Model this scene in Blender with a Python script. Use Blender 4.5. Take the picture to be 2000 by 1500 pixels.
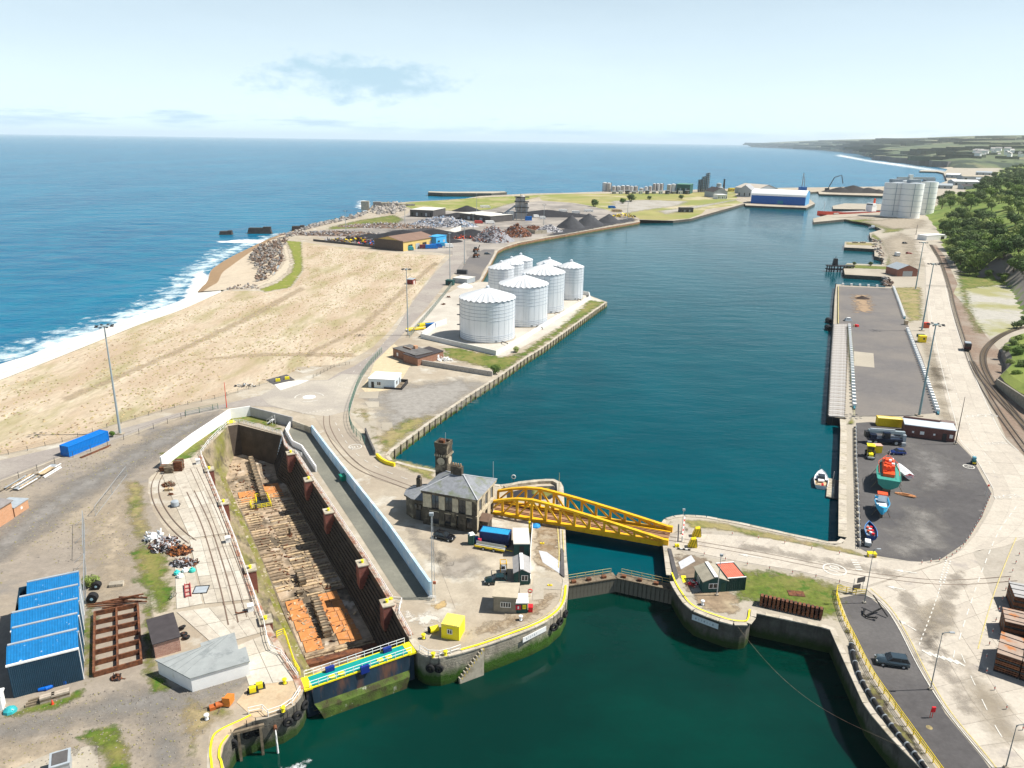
import bpy,bmesh,math,random
from mathutils import Vector,Matrix,Euler,noise as mnoise
from mathutils.geometry import tessellate_polygon
random.seed(7)
R=math.radians
SC=bpy.context.scene
for o in list(bpy.data.objects):
 bpy.data.objects.remove(o)
COL=SC.collection
# camera
CAMH,FPX,PITCH,ROLL=75.0,1500.0,R(17.6),R(0.85)
cam_d=bpy.data.cameras.new('camera')
cam_d.sensor_fit='HORIZONTAL'
cam_d.angle=2*math.atan(1000.0/FPX)
cam_d.clip_start,cam_d.clip_end=1.0,200000.0
cam=bpy.data.objects.new('camera',cam_d)
COL.objects.link(cam)
CM=Matrix.Rotation(math.pi/2-PITCH,3,'X')@Matrix.Rotation(ROLL,3,'Z')
cam.matrix_world=Matrix.Translation((0,0,CAMH))@CM.to_4x4()
SC.camera=cam
# sky, sun, exposure
SUN_EL,SUN_AZ=R(54),R(4)
w=bpy.data.worlds.new('World'); SC.world=w; w.use_nodes=True
nt=w.node_tree; nt.nodes.clear()
def wn(t,**k):
 n=nt.nodes.new(t)
 for a,b in k.items():setattr(n,a,b)
 return n
out=wn('ShaderNodeOutputWorld'); bg=wn('ShaderNodeBackground'); bg.inputs['Strength'].default_value=0.052
sky=wn('ShaderNodeTexSky',sky_type='NISHITA',sun_disc=False,sun_elevation=SUN_EL,sun_rotation=R(90)-SUN_AZ,altitude=0.0,air_density=1.0,dust_density=0.6,ozone_density=1.5)
tc=wn('ShaderNodeTexCoord'); sep=wn('ShaderNodeSeparateXYZ'); nt.links.new(tc.outputs['Generated'],sep.inputs[0])
def wmath(op,a,b=None,clamp=False):
 n=wn('ShaderNodeMath',operation=op); n.use_clamp=clamp
 for i,v in enumerate((a,b)):
  if v is None:continue
  if isinstance(v,(int,float)):n.inputs[i].default_value=v
  else:nt.links.new(v,n.inputs[i])
 return n.outputs[0]
def wnoise(scale,detail,sx,sy,sz,rough=.6,loc=(0,0,0)):
 mp=wn('ShaderNodeMapping'); mp.inputs['Scale'].default_value=(sx,sy,sz); mp.inputs['Location'].default_value=loc
 nt.links.new(tc.outputs['Generated'],mp.inputs[0])
 n=wn('ShaderNodeTexNoise'); n.inputs['Scale'].default_value=scale; n.inputs['Detail'].default_value=detail
 n.inputs['Roughness'].default_value=rough
 nt.links.new(mp.outputs[0],n.inputs['Vector']); return n.outputs['Fac']
Z=sep.outputs['Z']; X=sep.outputs['X']; Y=sep.outputs['Y']
veil=wmath('MULTIPLY',wmath('SUBTRACT',wnoise(3.2,7,1,1,5),0.40,True),1.6,True)
lowfade=wmath('SUBTRACT',1.0,wmath('ABSOLUTE',Z),True)
whiten=wmath('ADD',wmath('POWER',lowfade,3.8),wmath('MULTIPLY',veil,0.10),True)
mix1=wn('ShaderNodeMix',data_type='RGBA'); nt.links.new(whiten,mix1.inputs[0]); nt.links.new(sky.outputs[0],mix1.inputs[6])
mix1.inputs[7].default_value=(12.4,15.2,17.0,1)
az=wmath('ARCTAN2',X,Y); el=wmath('ARCSINE',Z)
def blob(a0,e0,sa,se):
 da=wmath('DIVIDE',wmath('SUBTRACT',az,a0),sa); de=wmath('DIVIDE',wmath('SUBTRACT',el,e0),se)
 return wmath('SUBTRACT',1.0,wmath('SQRT',wmath('ADD',wmath('MULTIPLY',da,da),wmath('MULTIPLY',de,de))))
cn=wnoise(26,7,1,1,2.2,.62)
c1=wmath('MULTIPLY',wmath('ADD',blob(-0.19,0.068,0.125,0.030),wmath('MULTIPLY',wmath('SUBTRACT',cn,0.52),2.6)),1.7,True)
cn2=wnoise(14,6,1,1,9,.6)
c2=wmath('MULTIPLY',wmath('ADD',blob(-0.75,0.017,0.62,0.010),wmath('MULTIPLY',wmath('SUBTRACT',cn2,0.50),4.0)),1.2,True)
c3=wmath('MULTIPLY',wmath('ADD',blob(0.05,0.010,0.45,0.007),wmath('MULTIPLY',wmath('SUBTRACT',cn2,0.52),4.0)),0.8,True)
cl=wmath('MULTIPLY',wmath('MAXIMUM',c1,wmath('MAXIMUM',c2,c3)),0.85)
mix2=wn('ShaderNodeMix',data_type='RGBA'); nt.links.new(cl,mix2.inputs[0]); nt.links.new(mix1.outputs[2],mix2.inputs[6])
mix2.inputs[7].default_value=(6.4,9.6,11.6,1)
nt.links.new(mix2.outputs[2],bg.inputs['Color']); nt.links.new(bg.outputs[0],out.inputs['Surface'])
sun_d=bpy.data.lights.new('sun','SUN'); sun_d.energy=5.0; sun_d.angle=R(0.53); sun_d.color=(1.0,0.955,0.88)
sun=bpy.data.objects.new('sun',sun_d); COL.objects.link(sun)
sd=Vector((math.cos(SUN_EL)*math.cos(SUN_AZ),math.cos(SUN_EL)*math.sin(SUN_AZ),math.sin(SUN_EL)))
sun.rotation_euler=sd.to_track_quat('Z','Y').to_euler()
SC.view_settings.view_transform='Standard'; SC.view_settings.look='None'
SC.view_settings.exposure=0.55; SC.view_settings.gamma=1.0; SC.view_settings.use_curve_mapping=False
SC.cycles.max_bounces=6; SC.cycles.transparent_max_bounces=10; SC.cycles.volume_bounces=1
# survey: picture point > point on the ground at height z
def G(px,py,z=0.0):
 d=CM@Vector(((px-1000)/FPX,(750-py)/FPX,-1.0))
 t=(z-CAMH)/d.z
 return Vector((d.x*t,d.y*t,z))
def GG(pts,z=0.0):return[G(a,b,z)for a,b in pts]
def up_to(base,py):
 """height above base at which a vertical through base reaches picture row py"""
 lo,hi=0.0,80.0
 for _ in range(40):
  m=(lo+hi)/2; v=CM.transposed()@Vector((base.x,base.y,base.z+m-CAMH))
  if 750-FPX*v.y/-v.z>py:lo=m
  else:hi=m
 return lo
 # materials
MATS={}
def mat(name,col,var=.18,scale=1.0,rough=.85,metal=0.0,col2=None,s2=.08,t2=.55,w2=.08,a2=1.0,col3=None,s3=.5,t3=.62,w3=.04,a3=1.0,bump=0.0,bscale=None,world=False,spec=.3,stretch=None,detail=4.0,edge=False,eamp=1.6,escale=.35,coat=0.0,rand=False,esoft=.5):
 if name in MATS:return MATS[name]
 m=bpy.data.materials.new(name); m.use_nodes=True; t=m.node_tree; N=t.nodes; L=t.links
 b=N['Principled BSDF']; b.inputs['Roughness'].default_value=rough; b.inputs['Metallic'].default_value=metal
 b.inputs['Specular IOR Level'].default_value=spec; b.inputs['Coat Weight'].default_value=coat
 if world:src=N.new('ShaderNodeNewGeometry').outputs['Position']
 else:src=N.new('ShaderNodeTexCoord').outputs['Object']
 if stretch:
  mp=N.new('ShaderNodeMapping'); mp.inputs['Scale'].default_value=stretch[:3]
  if len(stretch)>3:mp.inputs['Rotation'].default_value=(0,0,stretch[3])
  L.new(src,mp.inputs[0]); src=mp.outputs[0]
 def noi(s,d=detail,r=.62):
  n=N.new('ShaderNodeTexNoise'); n.inputs['Scale'].default_value=s; n.inputs['Detail'].default_value=d
  n.inputs['Roughness'].default_value=r; L.new(src,n.inputs['Vector']); return n.outputs['Fac']
 def ramp(f,lo,hi,amt=1.0):
  r=N.new('ShaderNodeMapRange'); r.inputs[1].default_value=lo; r.inputs[2].default_value=hi; r.inputs[4].default_value=amt
  L.new(f,r.inputs[0]); return r.outputs[0]
 def mix(f,a,c):
  x=N.new('ShaderNodeMix'); x.data_type='RGBA'; L.new(f,x.inputs[0])
  for i,v in((6,a),(7,c)):
   if isinstance(v,tuple):x.inputs[i].default_value=(*v[:3],1)
   else:L.new(v,x.inputs[i])
  return x.outputs[2]
 n1=noi(scale)
 c=mix(ramp(n1,.28,.72),tuple(v*(1-var)for v in col),tuple(min(1,v*(1+var))for v in col))
 if col2:c=mix(ramp(noi(s2),t2-w2,t2+w2,a2),c,col2)
 if col3:c=mix(ramp(noi(s3),t3-w3,t3+w3,a3),c,col3)
 if world and scale>.09:
  c=mix(ramp(noi(1.7,3.0,.7),.36,.70,.30),c,tuple(v*.45 for v in col))
 if rand:
  oi=N.new('ShaderNodeObjectInfo'); hv=N.new('ShaderNodeHueSaturation'); L.new(ramp(oi.outputs['Random'],0,1,1),hv.inputs['Fac']); hv.inputs['Hue'].default_value=.465; hv.inputs['Saturation'].default_value=.8; hv.inputs['Value'].default_value=1.7; L.new(c,hv.inputs['Color']); c=hv.outputs[0]
 L.new(c,b.inputs['Base Color'])
 if bump:
  bp=N.new('ShaderNodeBump'); bp.inputs['Strength'].default_value=1.0; bp.inputs['Distance'].default_value=bump
  L.new(noi(bscale or scale*3),bp.inputs['Height']); L.new(bp.outputs[0],b.inputs['Normal'])
 if edge:
  at=N.new('ShaderNodeAttribute'); at.attribute_name='edge'
  e=N.new('ShaderNodeMath'); e.operation='MULTIPLY_ADD'; L.new(noi(escale,5,.68),e.inputs[0]); e.inputs[1].default_value=eamp*2; e.inputs[2].default_value=-eamp
  s=N.new('ShaderNodeMath'); L.new(at.outputs['Fac'],s.inputs[0]); L.new(e.outputs[0],s.inputs[1])
  f=ramp(s.outputs[0],0.35-esoft/2,0.35+esoft/2)
  tr=N.new('ShaderNodeBsdfTransparent'); mx=N.new('ShaderNodeMixShader')
  L.new(f,mx.inputs[0]); L.new(tr.outputs[0],mx.inputs[1]); L.new(b.outputs[0],mx.inputs[2])
  L.new(mx.outputs[0],N['Material Output'].inputs['Surface'])
 MATS[name]=m; return m
def flat(name,col,rough=.6,metal=0,var=.10,scale=1.5,**k):return mat(name,col,var=var,scale=scale,rough=rough,metal=metal,**k)
def water_mat(name,c1,c2,c3,bump,scale,rough=.12,stretch=(1,1,1),ior=1.2):
 m=bpy.data.materials.new(name); m.use_nodes=True; t=m.node_tree; N=t.nodes; L=t.links
 b=N['Principled BSDF']; b.inputs['Roughness'].default_value=rough; b.inputs['IOR'].default_value=ior
 b.inputs['Specular IOR Level'].default_value=.5
 g=N.new('ShaderNodeNewGeometry').outputs['Position']
 def noi(s,d,r=.6,st=(1,1,1),rot=0):
  mp=N.new('ShaderNodeMapping'); mp.inputs['Scale'].default_value=st; mp.inputs['Rotation'].default_value=(0,0,rot); L.new(g,mp.inputs[0])
  n=N.new('ShaderNodeTexNoise'); n.inputs['Scale'].default_value=s; n.inputs['Detail'].default_value=d; n.inputs['Roughness'].default_value=r
  L.new(mp.outputs[0],n.inputs['Vector']); return n.outputs['Fac']
 def mix(f,a,c):
  x=N.new('ShaderNodeMix'); x.data_type='RGBA'; L.new(f,x.inputs[0])
  for i,v in((6,a),(7,c)):
   if isinstance(v,tuple):x.inputs[i].default_value=(*v,1)
   else:L.new(v,x.inputs[i])
  return x.outputs[2]
 def ramp(f,lo,hi,amt=1):
  r=N.new('ShaderNodeMapRange'); r.inputs[1].default_value=lo; r.inputs[2].default_value=hi; r.inputs[4].default_value=amt; L.new(f,r.inputs[0]); return r.outputs[0]
 c=mix(ramp(noi(.006,5,.6,(1,.45,1),.3),.38,.66),c1,c2)
 c=mix(ramp(noi(.05,6,.7,stretch),.42,.75,.8),c,c3)
 L.new(c,b.inputs['Base Color'])
 n1=noi(scale,5,.62,stretch,.25); n2=noi(scale*.13,3,.6,stretch,-.2)
 bp=N.new('ShaderNodeBump'); bp.inputs['Distance'].default_value=bump; L.new(n1,bp.inputs['Height']); L.new(ramp(noi(.014,4,.6,(1,.5,1),.5),.35,.68),bp.inputs['Strength'])
 bp2=N.new('ShaderNodeBump'); bp2.inputs['Distance'].default_value=bump*3; L.new(n2,bp2.inputs['Height']); L.new(bp.outputs[0],bp2.inputs['Normal'])
 L.new(bp2.outputs[0],b.inputs['Normal'])
 MATS[name]=m; return m
def wall_mat(name,stone,wet_z,algae=(.045,.11,.012),black=(.012,.013,.010),soft=1.2,var=.35,bw=1.2,bh=.45):
 """quay masonry: block joints, streaks, weed-green and black growth below the high-water mark"""
 m=bpy.data.materials.new(name); m.use_nodes=True; t=m.node_tree; N=t.nodes; L=t.links
 b=N['Principled BSDF']; b.inputs['Roughness'].default_value=.85; b.inputs['Specular IOR Level'].default_value=.25
 g=N.new('ShaderNodeNewGeometry').outputs['Position']; sp=N.new('ShaderNodeSeparateXYZ'); L.new(g,sp.inputs[0])
 def noi(s,d=6,r=.65,st=(1,1,1)):
  mp=N.new('ShaderNodeMapping'); mp.inputs['Scale'].default_value=st; L.new(g,mp.inputs[0])
  n=N.new('ShaderNodeTexNoise'); n.inputs['Scale'].default_value=s; n.inputs['Detail'].default_value=d; n.inputs['Roughness'].default_value=r
  L.new(mp.outputs[0],n.inputs['Vector']); return n.outputs['Fac']
 def mix(f,a,c):
  x=N.new('ShaderNodeMix'); x.data_type='RGBA'
  if isinstance(f,float):x.inputs[0].default_value=f
  else:L.new(f,x.inputs[0])
  for i,v in((6,a),(7,c)):
   if isinstance(v,tuple):x.inputs[i].default_value=(*v,1)
   else:L.new(v,x.inputs[i])
  return x.outputs[2]
 def ramp(f,lo,hi,amt=1):
  r=N.new('ShaderNodeMapRange'); r.inputs[1].default_value=lo; r.inputs[2].default_value=hi; r.inputs[4].default_value=amt; L.new(f,r.inputs[0]); return r.outputs[0]
 def math_(op,a,c):
  n=N.new('ShaderNodeMath'); n.operation=op
  for i,v in enumerate((a,c)):
   if isinstance(v,float):n.inputs[i].default_value=v
   else:L.new(v,n.inputs[i])
  return n.outputs[0]
 c=mix(ramp(noi(.5),.3,.7),tuple(v*(1-var)for v in stone),tuple(v*(1+var)for v in stone))
 c=mix(ramp(noi(.9,6,.7,(1,1,.12)),.5,.75,.7),c,tuple(v*.35 for v in stone))
 zz=math_('ADD',sp.outputs['Z'],math_('MULTIPLY',math_('SUBTRACT',noi(.6,6,.7,(1,1,.5)),.5),3.0))
 c=mix(ramp(zz,wet_z+soft*.5,wet_z-soft*.5),c,algae)
 c=mix(ramp(zz,wet_z-soft*.9,wet_z-soft*2.2),c,black)
 L.new(c,b.inputs['Base Color'])
 xy=math_('ADD',sp.outputs['X'],sp.outputs['Y']); cb=N.new('ShaderNodeCombineXYZ'); L.new(xy,cb.inputs[0]); L.new(sp.outputs['Z'],cb.inputs[1])
 br=N.new('ShaderNodeTexBrick'); br.inputs['Scale'].default_value=1.0; br.inputs['Brick Width'].default_value=bw; br.inputs['Row Height'].default_value=bh; br.inputs['Mortar Size'].default_value=.03
 L.new(cb.outputs[0],br.inputs['Vector'])
 hb=math_('ADD',math_('MULTIPLY',br.outputs['Fac'],-1.0),noi(2.5))
 bp=N.new('ShaderNodeBump'); bp.inputs['Distance'].default_value=.12; L.new(hb,bp.inputs['Height']); L.new(bp.outputs[0],b.inputs['Normal'])
 MATS[name]=m; return m
def brick_mat(name,c1,c2,mortar,bw=.45,bh=.15,rough=.9,dirt=.0):
 m=bpy.data.materials.new(name); m.use_nodes=True; t=m.node_tree; N=t.nodes; L=t.links
 b=N['Principled BSDF']; b.inputs['Roughness'].default_value=rough
 g=N.new('ShaderNodeTexCoord').outputs['Object']; sp=N.new('ShaderNodeSeparateXYZ'); L.new(g,sp.inputs[0])
 ad=N.new('ShaderNodeMath'); L.new(sp.outputs['X'],ad.inputs[0]); L.new(sp.outputs['Y'],ad.inputs[1])
 cb=N.new('ShaderNodeCombineXYZ'); L.new(ad.outputs[0],cb.inputs[0]); L.new(sp.outputs['Z'],cb.inputs[1])
 br=N.new('ShaderNodeTexBrick'); br.inputs['Scale'].default_value=1.0; br.inputs['Brick Width'].default_value=bw; br.inputs['Row Height'].default_value=bh
 br.inputs['Mortar Size'].default_value=.012; br.inputs['Color1'].default_value=(*c1,1); br.inputs['Color2'].default_value=(*c2,1); br.inputs['Mortar'].default_value=(*mortar,1)
 L.new(cb.outputs[0],br.inputs['Vector'])
 n=N.new('ShaderNodeTexNoise'); n.inputs['Scale'].default_value=.8; n.inputs['Detail'].default_value=6; L.new(g,n.inputs['Vector'])
 r=N.new('ShaderNodeMapRange'); r.inputs[1].default_value=.35; r.inputs[2].default_value=.75; r.inputs[4].default_value=dirt; L.new(n.outputs[0],r.inputs[0])
 x=N.new('ShaderNodeMix'); x.data_type='RGBA'; L.new(r.outputs[0],x.inputs[0]); L.new(br.outputs['Color'],x.inputs[6]); x.inputs[7].default_value=(*[v*.25 for v in c1],1)
 L.new(x.outputs[2],b.inputs['Base Color']); MATS[name]=m; return m
 # mesh helpers
class MB:
 def __init__(s):s.v=[]; s.f=[]; s.mi=[]; s.cur=0
 def add(s,vs,fs):
  o=len(s.v); s.v+=[tuple(v)for v in vs]
  for f in fs:s.f.append(tuple(i+o for i in f)); s.mi.append(s.cur)
  return s
 def box(s,c,d,rz=0.0,ry=0.0,rx=0.0,taper=1.0):
  hx,hy,hz=d[0]/2,d[1]/2,d[2]/2
  P=[Vector((sx*hx*(taper if sz>0 else 1),sy*hy*(taper if sz>0 else 1),sz*hz))for sz in(-1,1)for sy in(-1,1)for sx in(-1,1)]
  if rz or ry or rx:
   e=Euler((rx,ry,rz)).to_matrix(); P=[e@p for p in P]
  P=[p+Vector(c)for p in P]
  return s.add(P,[(0,2,3,1),(4,5,7,6),(0,1,5,4),(2,6,7,3),(0,4,6,2),(1,3,7,5)])
 def b0(s,x0,x1,y0,y1,z0,z1):return s.box(((x0+x1)/2,(y0+y1)/2,(z0+z1)/2),(x1-x0,y1-y0,z1-z0))
 def bar(s,a,b,w,h=None):
  a,b=Vector(a),Vector(b); h=h or w; d=b-a; L=d.length
  if L<1e-6:return s
  d.normalize(); u=Vector((0,0,1)); u=u if abs(d.z)<.99 else Vector((0,1,0))
  sx=d.cross(u).normalized(); sz=sx.cross(d)
  P=[p+sx*i*w/2+sz*j*h/2 for p in(a,b)for j in(-1,1)for i in(-1,1)]
  return s.add(P,[(0,1,3,2),(4,6,7,5),(0,4,5,1),(2,3,7,6),(0,2,6,4),(1,5,7,3)])
 def tube(s,pts,r,n=6,closed=False,r2=None,cap=True):
  pts=[Vector(p)for p in pts]; k=len(pts); rings=[]
  for i,p in enumerate(pts):
   if closed:d=pts[(i+1)%k]-pts[i-1]
   else:d=pts[min(i+1,k-1)]-pts[max(i-1,0)]
   d.normalize(); u=Vector((0,0,1))if abs(d.z)<.95 else Vector((1,0,0))
   a=d.cross(u).normalized(); b=a.cross(d)
   rr=r if r2 is None else r+(r2-r)*i/max(1,k-1)
   rings.append([p+(a*math.cos(2*math.pi*j/n)+b*math.sin(2*math.pi*j/n))*rr for j in range(n)])
  vs=[v for q in rings for v in q]; fs=[]
  for i in range(k if closed else k-1):
   for j in range(n):
    a0,a1=i*n+j,i*n+(j+1)%n; b0,b1=((i+1)%k)*n+j,((i+1)%k)*n+(j+1)%n
    fs.append((a0,a1,b1,b0))
  if not closed and cap:fs+=[tuple(range(n))[::-1],tuple(range((k-1)*n,k*n))]
  return s.add(vs,fs)
 def cyl(s,a,b,r,n=12,r2=None):return s.tube([a,b],r,n,r2=r2)
 def lathe(s,prof,n=24,c=(0,0,0),capb=True):
  c=Vector(c); vs=[]; fs=[]
  for r,z in prof:
   for j in range(n):
    a=2*math.pi*j/n; vs.append(c+Vector((r*math.cos(a),r*math.sin(a),z)))
  for i in range(len(prof)-1):
   for j in range(n):
    fs.append((i*n+j,i*n+(j+1)%n,(i+1)*n+(j+1)%n,(i+1)*n+j))
  if capb:fs.append(tuple(range(n))[::-1]); fs.append(tuple(range((len(prof)-1)*n,len(prof)*n)))
  return s.add(vs,fs)
 def prism(s,poly,z0,z1,bottom=False):
  P=[Vector((p[0],p[1],0))for p in poly]; n=len(P)
  tr=tessellate_polygon([P])
  if sum(P[i].x*P[(i+1)%n].y-P[(i+1)%n].x*P[i].y for i in range(n))<0:P.reverse(); tr=tessellate_polygon([P])
  vs=[(p.x,p.y,z0)for p in P]+[(p.x,p.y,z1)for p in P]
  def up(t):
   a,b,c=(P[i]for i in t)
   return t if(b-a).cross(c-a).z>0 else t[::-1]
  tr=[up(tuple(t))for t in tr]
  fs=[tuple(i+n for i in t)for t in tr]
  fs+=[(i,(i+1)%n,(i+1)%n+n,i+n)for i in range(n)]
  if bottom:fs+=[t[::-1]for t in tr]
  return s.add(vs,fs)
 def sheet(s,poly,z=None):
  P=[Vector((p[0],p[1],0))for p in poly]; zs=[p[2]if z is None else z for p in poly]
  tr=tessellate_polygon([P]); fs=[]
  for t in tr:
   a,b,c=(P[i]for i in t); fs.append(tuple(t)if(b-a).cross(c-a).z>0 else tuple(t)[::-1])
  return s.add([(p.x,p.y,q)for p,q in zip(P,zs)],fs)
 def strip(s,a,b):
  n=len(a); return s.add(list(a)+list(b),[(i,i+1,n+i+1,n+i)for i in range(n-1)])
 def quad(s,a,b,c,d):return s.add([a,b,c,d],[(0,1,2,3)])
 def mesh(s,name,mats,smooth=False):
  me=bpy.data.meshes.new(name); me.from_pydata(s.v,[],s.f)
  for m in(mats if isinstance(mats,(list,tuple))else[mats]):me.materials.append(m)
  if any(s.mi):me.polygons.foreach_set('material_index',s.mi)
  if smooth:me.polygons.foreach_set('use_smooth',[True]*len(me.polygons))
  me.update(); return me
 def build(s,name,m,parent=None,smooth=False,loc=None):
  o=bpy.data.objects.new(name,s.mesh(name,m,smooth)); COL.objects.link(o)
  if parent:o.parent=parent
  if loc is not None:o.location=loc
  return o
def obj(name,me,parent=None,loc=(0,0,0),rz=0.0):
 o=bpy.data.objects.new(name,me); COL.objects.link(o); o.parent=parent; o.location=loc; o.rotation_euler=(0,0,rz); return o
def tag(o,label=None,cat=None,group=None,kind=None):
 if label:o['label']=label
 if cat:o['category']=cat
 if group:o['group']=group
 if kind:o['kind']=kind
 return o
def thing(name,label,cat,loc=(0,0,0),rz=0.0,group=None):
 o=bpy.data.objects.new(name,None); COL.objects.link(o); o.location=loc; o.rotation_euler=(0,0,rz); o.empty_display_size=.1
 return tag(o,label,cat,group)
def dup(o,loc=None,rz=None,label=None,parent=None):
 c=o.copy(); COL.objects.link(c); c.parent=parent
 if loc is not None:c.location=loc
 if rz is not None:c.rotation_euler=(0,0,rz)
 if label:c['label']=label
 for ch in o.children:dup(ch,parent=c)
 return c
def struct(name,mb,m,parent=None,smooth=False):
 o=mb.build(name,m,parent,smooth)
 if not parent:o['kind']='structure'
 return o
def ang(a,b):return math.atan2(b.y-a.y,b.x-a.x)
def fract(pts,n=3,amp=.16,seed=1):
 rnd=random.Random(seed); P=[Vector(p)for p in pts]
 for _ in range(n):
  Q=[]
  for i,p in enumerate(P):
   q=P[(i+1)%len(P)]; d=q-p; m=(p+q)/2+Vector((-d.y,d.x,0))*rnd.uniform(-amp,amp); Q+=[p,m]
  P=Q; amp*=.8
 return P
def sheet(name,pts,z,m,parent=None,rag=0,amp=.1):
 P=GG(pts,z)
 if rag:P=fract(P,rag,amp,len(pts)*7+int(pts[0][0]))
 return struct(name,MB().sheet(P,z),m,parent)
def smooth_path(pts,n=6):
 P=[Vector(p)for p in pts]; out=[]
 for i in range(len(P)-1):
  p0,p1,p2,p3=P[max(i-1,0)],P[i],P[i+1],P[min(i+2,len(P)-1)]
  for k in range(n):
   t=k/n; out.append(.5*((2*p1)+(p2-p0)*t+(2*p0-5*p1+4*p2-p3)*t*t+(3*p1-p0-3*p2+p3)*t**3))
 out.append(P[-1]); return out
def resample(P,step):
 out=[P[0].copy()]; acc=0.0
 for a,b in zip(P,P[1:]):
  L=(b-a).length; t=step-acc
  while t<=L:out.append(a.lerp(b,t/L)); t+=step
  acc=(acc+L)%step
 return out
def offset_path(P,d):
 out=[]
 for i,p in enumerate(P):
  t=P[min(i+1,len(P)-1)]-P[max(i-1,0)]; t.z=0; t.normalize(); out.append(p+Vector((-t.y,t.x,0))*d)
 return out
def inside(x,y,P):
 c=False; j=len(P)-1
 for i in range(len(P)):
  if(P[i][1]>y)!=(P[j][1]>y)and x<(P[j][0]-P[i][0])*(y-P[i][1])/(P[j][1]-P[i][1])+P[i][0]:c=not c
  j=i
 return c
import numpy as np
def patch(name,pts,m,z=.03,cell=1.0,feather=3.0,label=None,cat=None):
 """soft-edged ground cover: a fine grid whose 'edge' attribute feathers into the ground below through the material's noise"""
 P=GG(pts); A=np.array([(p.x,p.y)for p in P]); x0,y0=A.min(0)-feather; x1,y1=A.max(0)+feather
 nx,ny=max(2,int((x1-x0)/cell)+1),max(2,int((y1-y0)/cell)+1)
 gx,gy=np.meshgrid(np.linspace(x0,x1,nx),np.linspace(y0,y1,ny)); q=np.stack([gx.ravel(),gy.ravel()],1)
 dist=np.full(len(q),1e9); ins=np.zeros(len(q),bool)
 for i in range(len(A)):
  a,b=A[i],A[(i+1)%len(A)]; d=b-a; t=np.clip(((q-a)@d)/max(d@d,1e-9),0,1)
  dist=np.minimum(dist,np.linalg.norm(q-a-t[:,None]*d,axis=1))
  cr=((a[1]>q[:,1])!=(b[1]>q[:,1])); xi=(b[0]-a[0])*(q[:,1]-a[1])/((b[1]-a[1])or 1e-9)+a[0]; ins^=cr&(q[:,0]<xi)
 e=np.where(ins,dist,-dist)/feather; keep=(e>-1.3).reshape(ny,nx)
 k=keep[:-1,:-1]&keep[1:,:-1]&keep[:-1,1:]&keep[1:,1:]; jj,ii=np.nonzero(k); base=jj*nx+ii
 fs=np.stack([base,base+1,base+nx+1,base+nx],1); used,inv=np.unique(fs,return_inverse=True); fs=inv.reshape(fs.shape)
 me=bpy.data.meshes.new(name); me.from_pydata([(a,b,z)for a,b in q[used]],[],fs.tolist())
 at=me.attributes.new('edge','FLOAT','POINT'); at.data.foreach_set('value',np.clip(e[used]*.9,-1.5,1.5).astype(np.float32)); me.materials.append(m)
 o=obj(name,me)
 if label:tag(o,label,cat,kind='stuff')
 else:o['kind']='structure'
 return o
 # palette
SEA_Z,DOCK_Z=-5.0,-2.4
m_sea=water_mat('sea_water',(.0,.088,.185),(.0,.128,.232),(.0,.178,.265),.8,.18,.22,(1,1.6,1),1.07)
m_dock=water_mat('dock_water',(.0,.046,.062),(.0,.080,.106),(.0,.076,.094),.11,.7,.10,(.6,1.4,1),1.11)
m_basin=water_mat('basin_water',(.0,.020,.014),(.0,.034,.024),(.0,.040,.027),.06,.6,.06,(.7,1.2,1),1.3)
m_conc=mat('old_concrete',(.43,.375,.29),.22,.25,.9,col2=(.33,.27,.20),s2=.035,t2=.54,w2=.12,col3=(.52,.49,.42),s3=.11,t3=.62,w3=.06,bump=.02,bscale=2,world=True)
m_conc_l=mat('pale_concrete',(.42,.375,.30),.14,.2,.9,col2=(.35,.31,.245),s2=.05,t2=.55,w2=.1,col3=(.34,.31,.27),s3=.22,t3=.70,w3=.05,a3=.6,world=True)
m_slab=[mat('slab_concrete_a',(.50,.45,.37),.14,.5,.9,col3=(.36,.31,.25),s3=.35,t3=.64,w3=.06,world=True),mat('slab_concrete_b',(.46,.41,.33),.14,.5,.9,col3=(.33,.29,.24),s3=.3,t3=.62,w3=.06,world=True),mat('slab_concrete_c',(.54,.50,.42),.12,.5,.9,col3=(.40,.35,.28),s3=.4,t3=.66,w3=.06,world=True)]
m_joint=flat('joint_dirt',(.27,.235,.19),.95,world=True)
m_dirt=mat('yard_dirt',(.29,.25,.205),.20,.35,.95,col2=(.36,.30,.22),s2=.045,t2=.52,w2=.13,col3=(.22,.20,.18),s3=.09,t3=.60,w3=.08,bump=.03,bscale=3,world=True,stretch=(1,1,1))
m_field=mat('dry_field',(.52,.435,.32),.28,.6,.95,col2=(.41,.305,.205),s2=.045,t2=.51,w2=.10,a2=.8,col3=(.27,.245,.095),s3=.06,t3=.585,w3=.08,a3=.7,world=True,stretch=(1.3,.38,1,R(-35)),bump=.05,bscale=2)
m_tarmac=mat('worn_tarmac',(.31,.275,.245),.10,.4,.9,col2=(.37,.335,.29),s2=.05,t2=.52,w2=.1,col3=(.24,.21,.19),s3=.12,t3=.64,w3=.04,a3=.6,world=True)
m_asph=mat('dark_asphalt',(.085,.080,.080),.18,.5,.9,col2=(.125,.118,.114),s2=.045,t2=.52,w2=.1,col3=(.33,.31,.28),s3=.15,t3=.72,w3=.05,a3=.7,world=True)
m_asph2=mat('slip_asphalt',(.21,.205,.165),.15,.5,.9,col2=(.15,.15,.125),s2=.06,t2=.52,w2=.1,col3=(.42,.40,.35),s3=.12,t3=.74,w3=.03,a3=.8,world=True)
m_asph3=mat('jetty_asphalt',(.150,.140,.135),.12,.5,.9,col2=(.20,.18,.16),s2=.035,t2=.52,w2=.1,col3=(.36,.34,.32),s3=.2,t3=.72,w3=.04,a3=.6,world=True)
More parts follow.
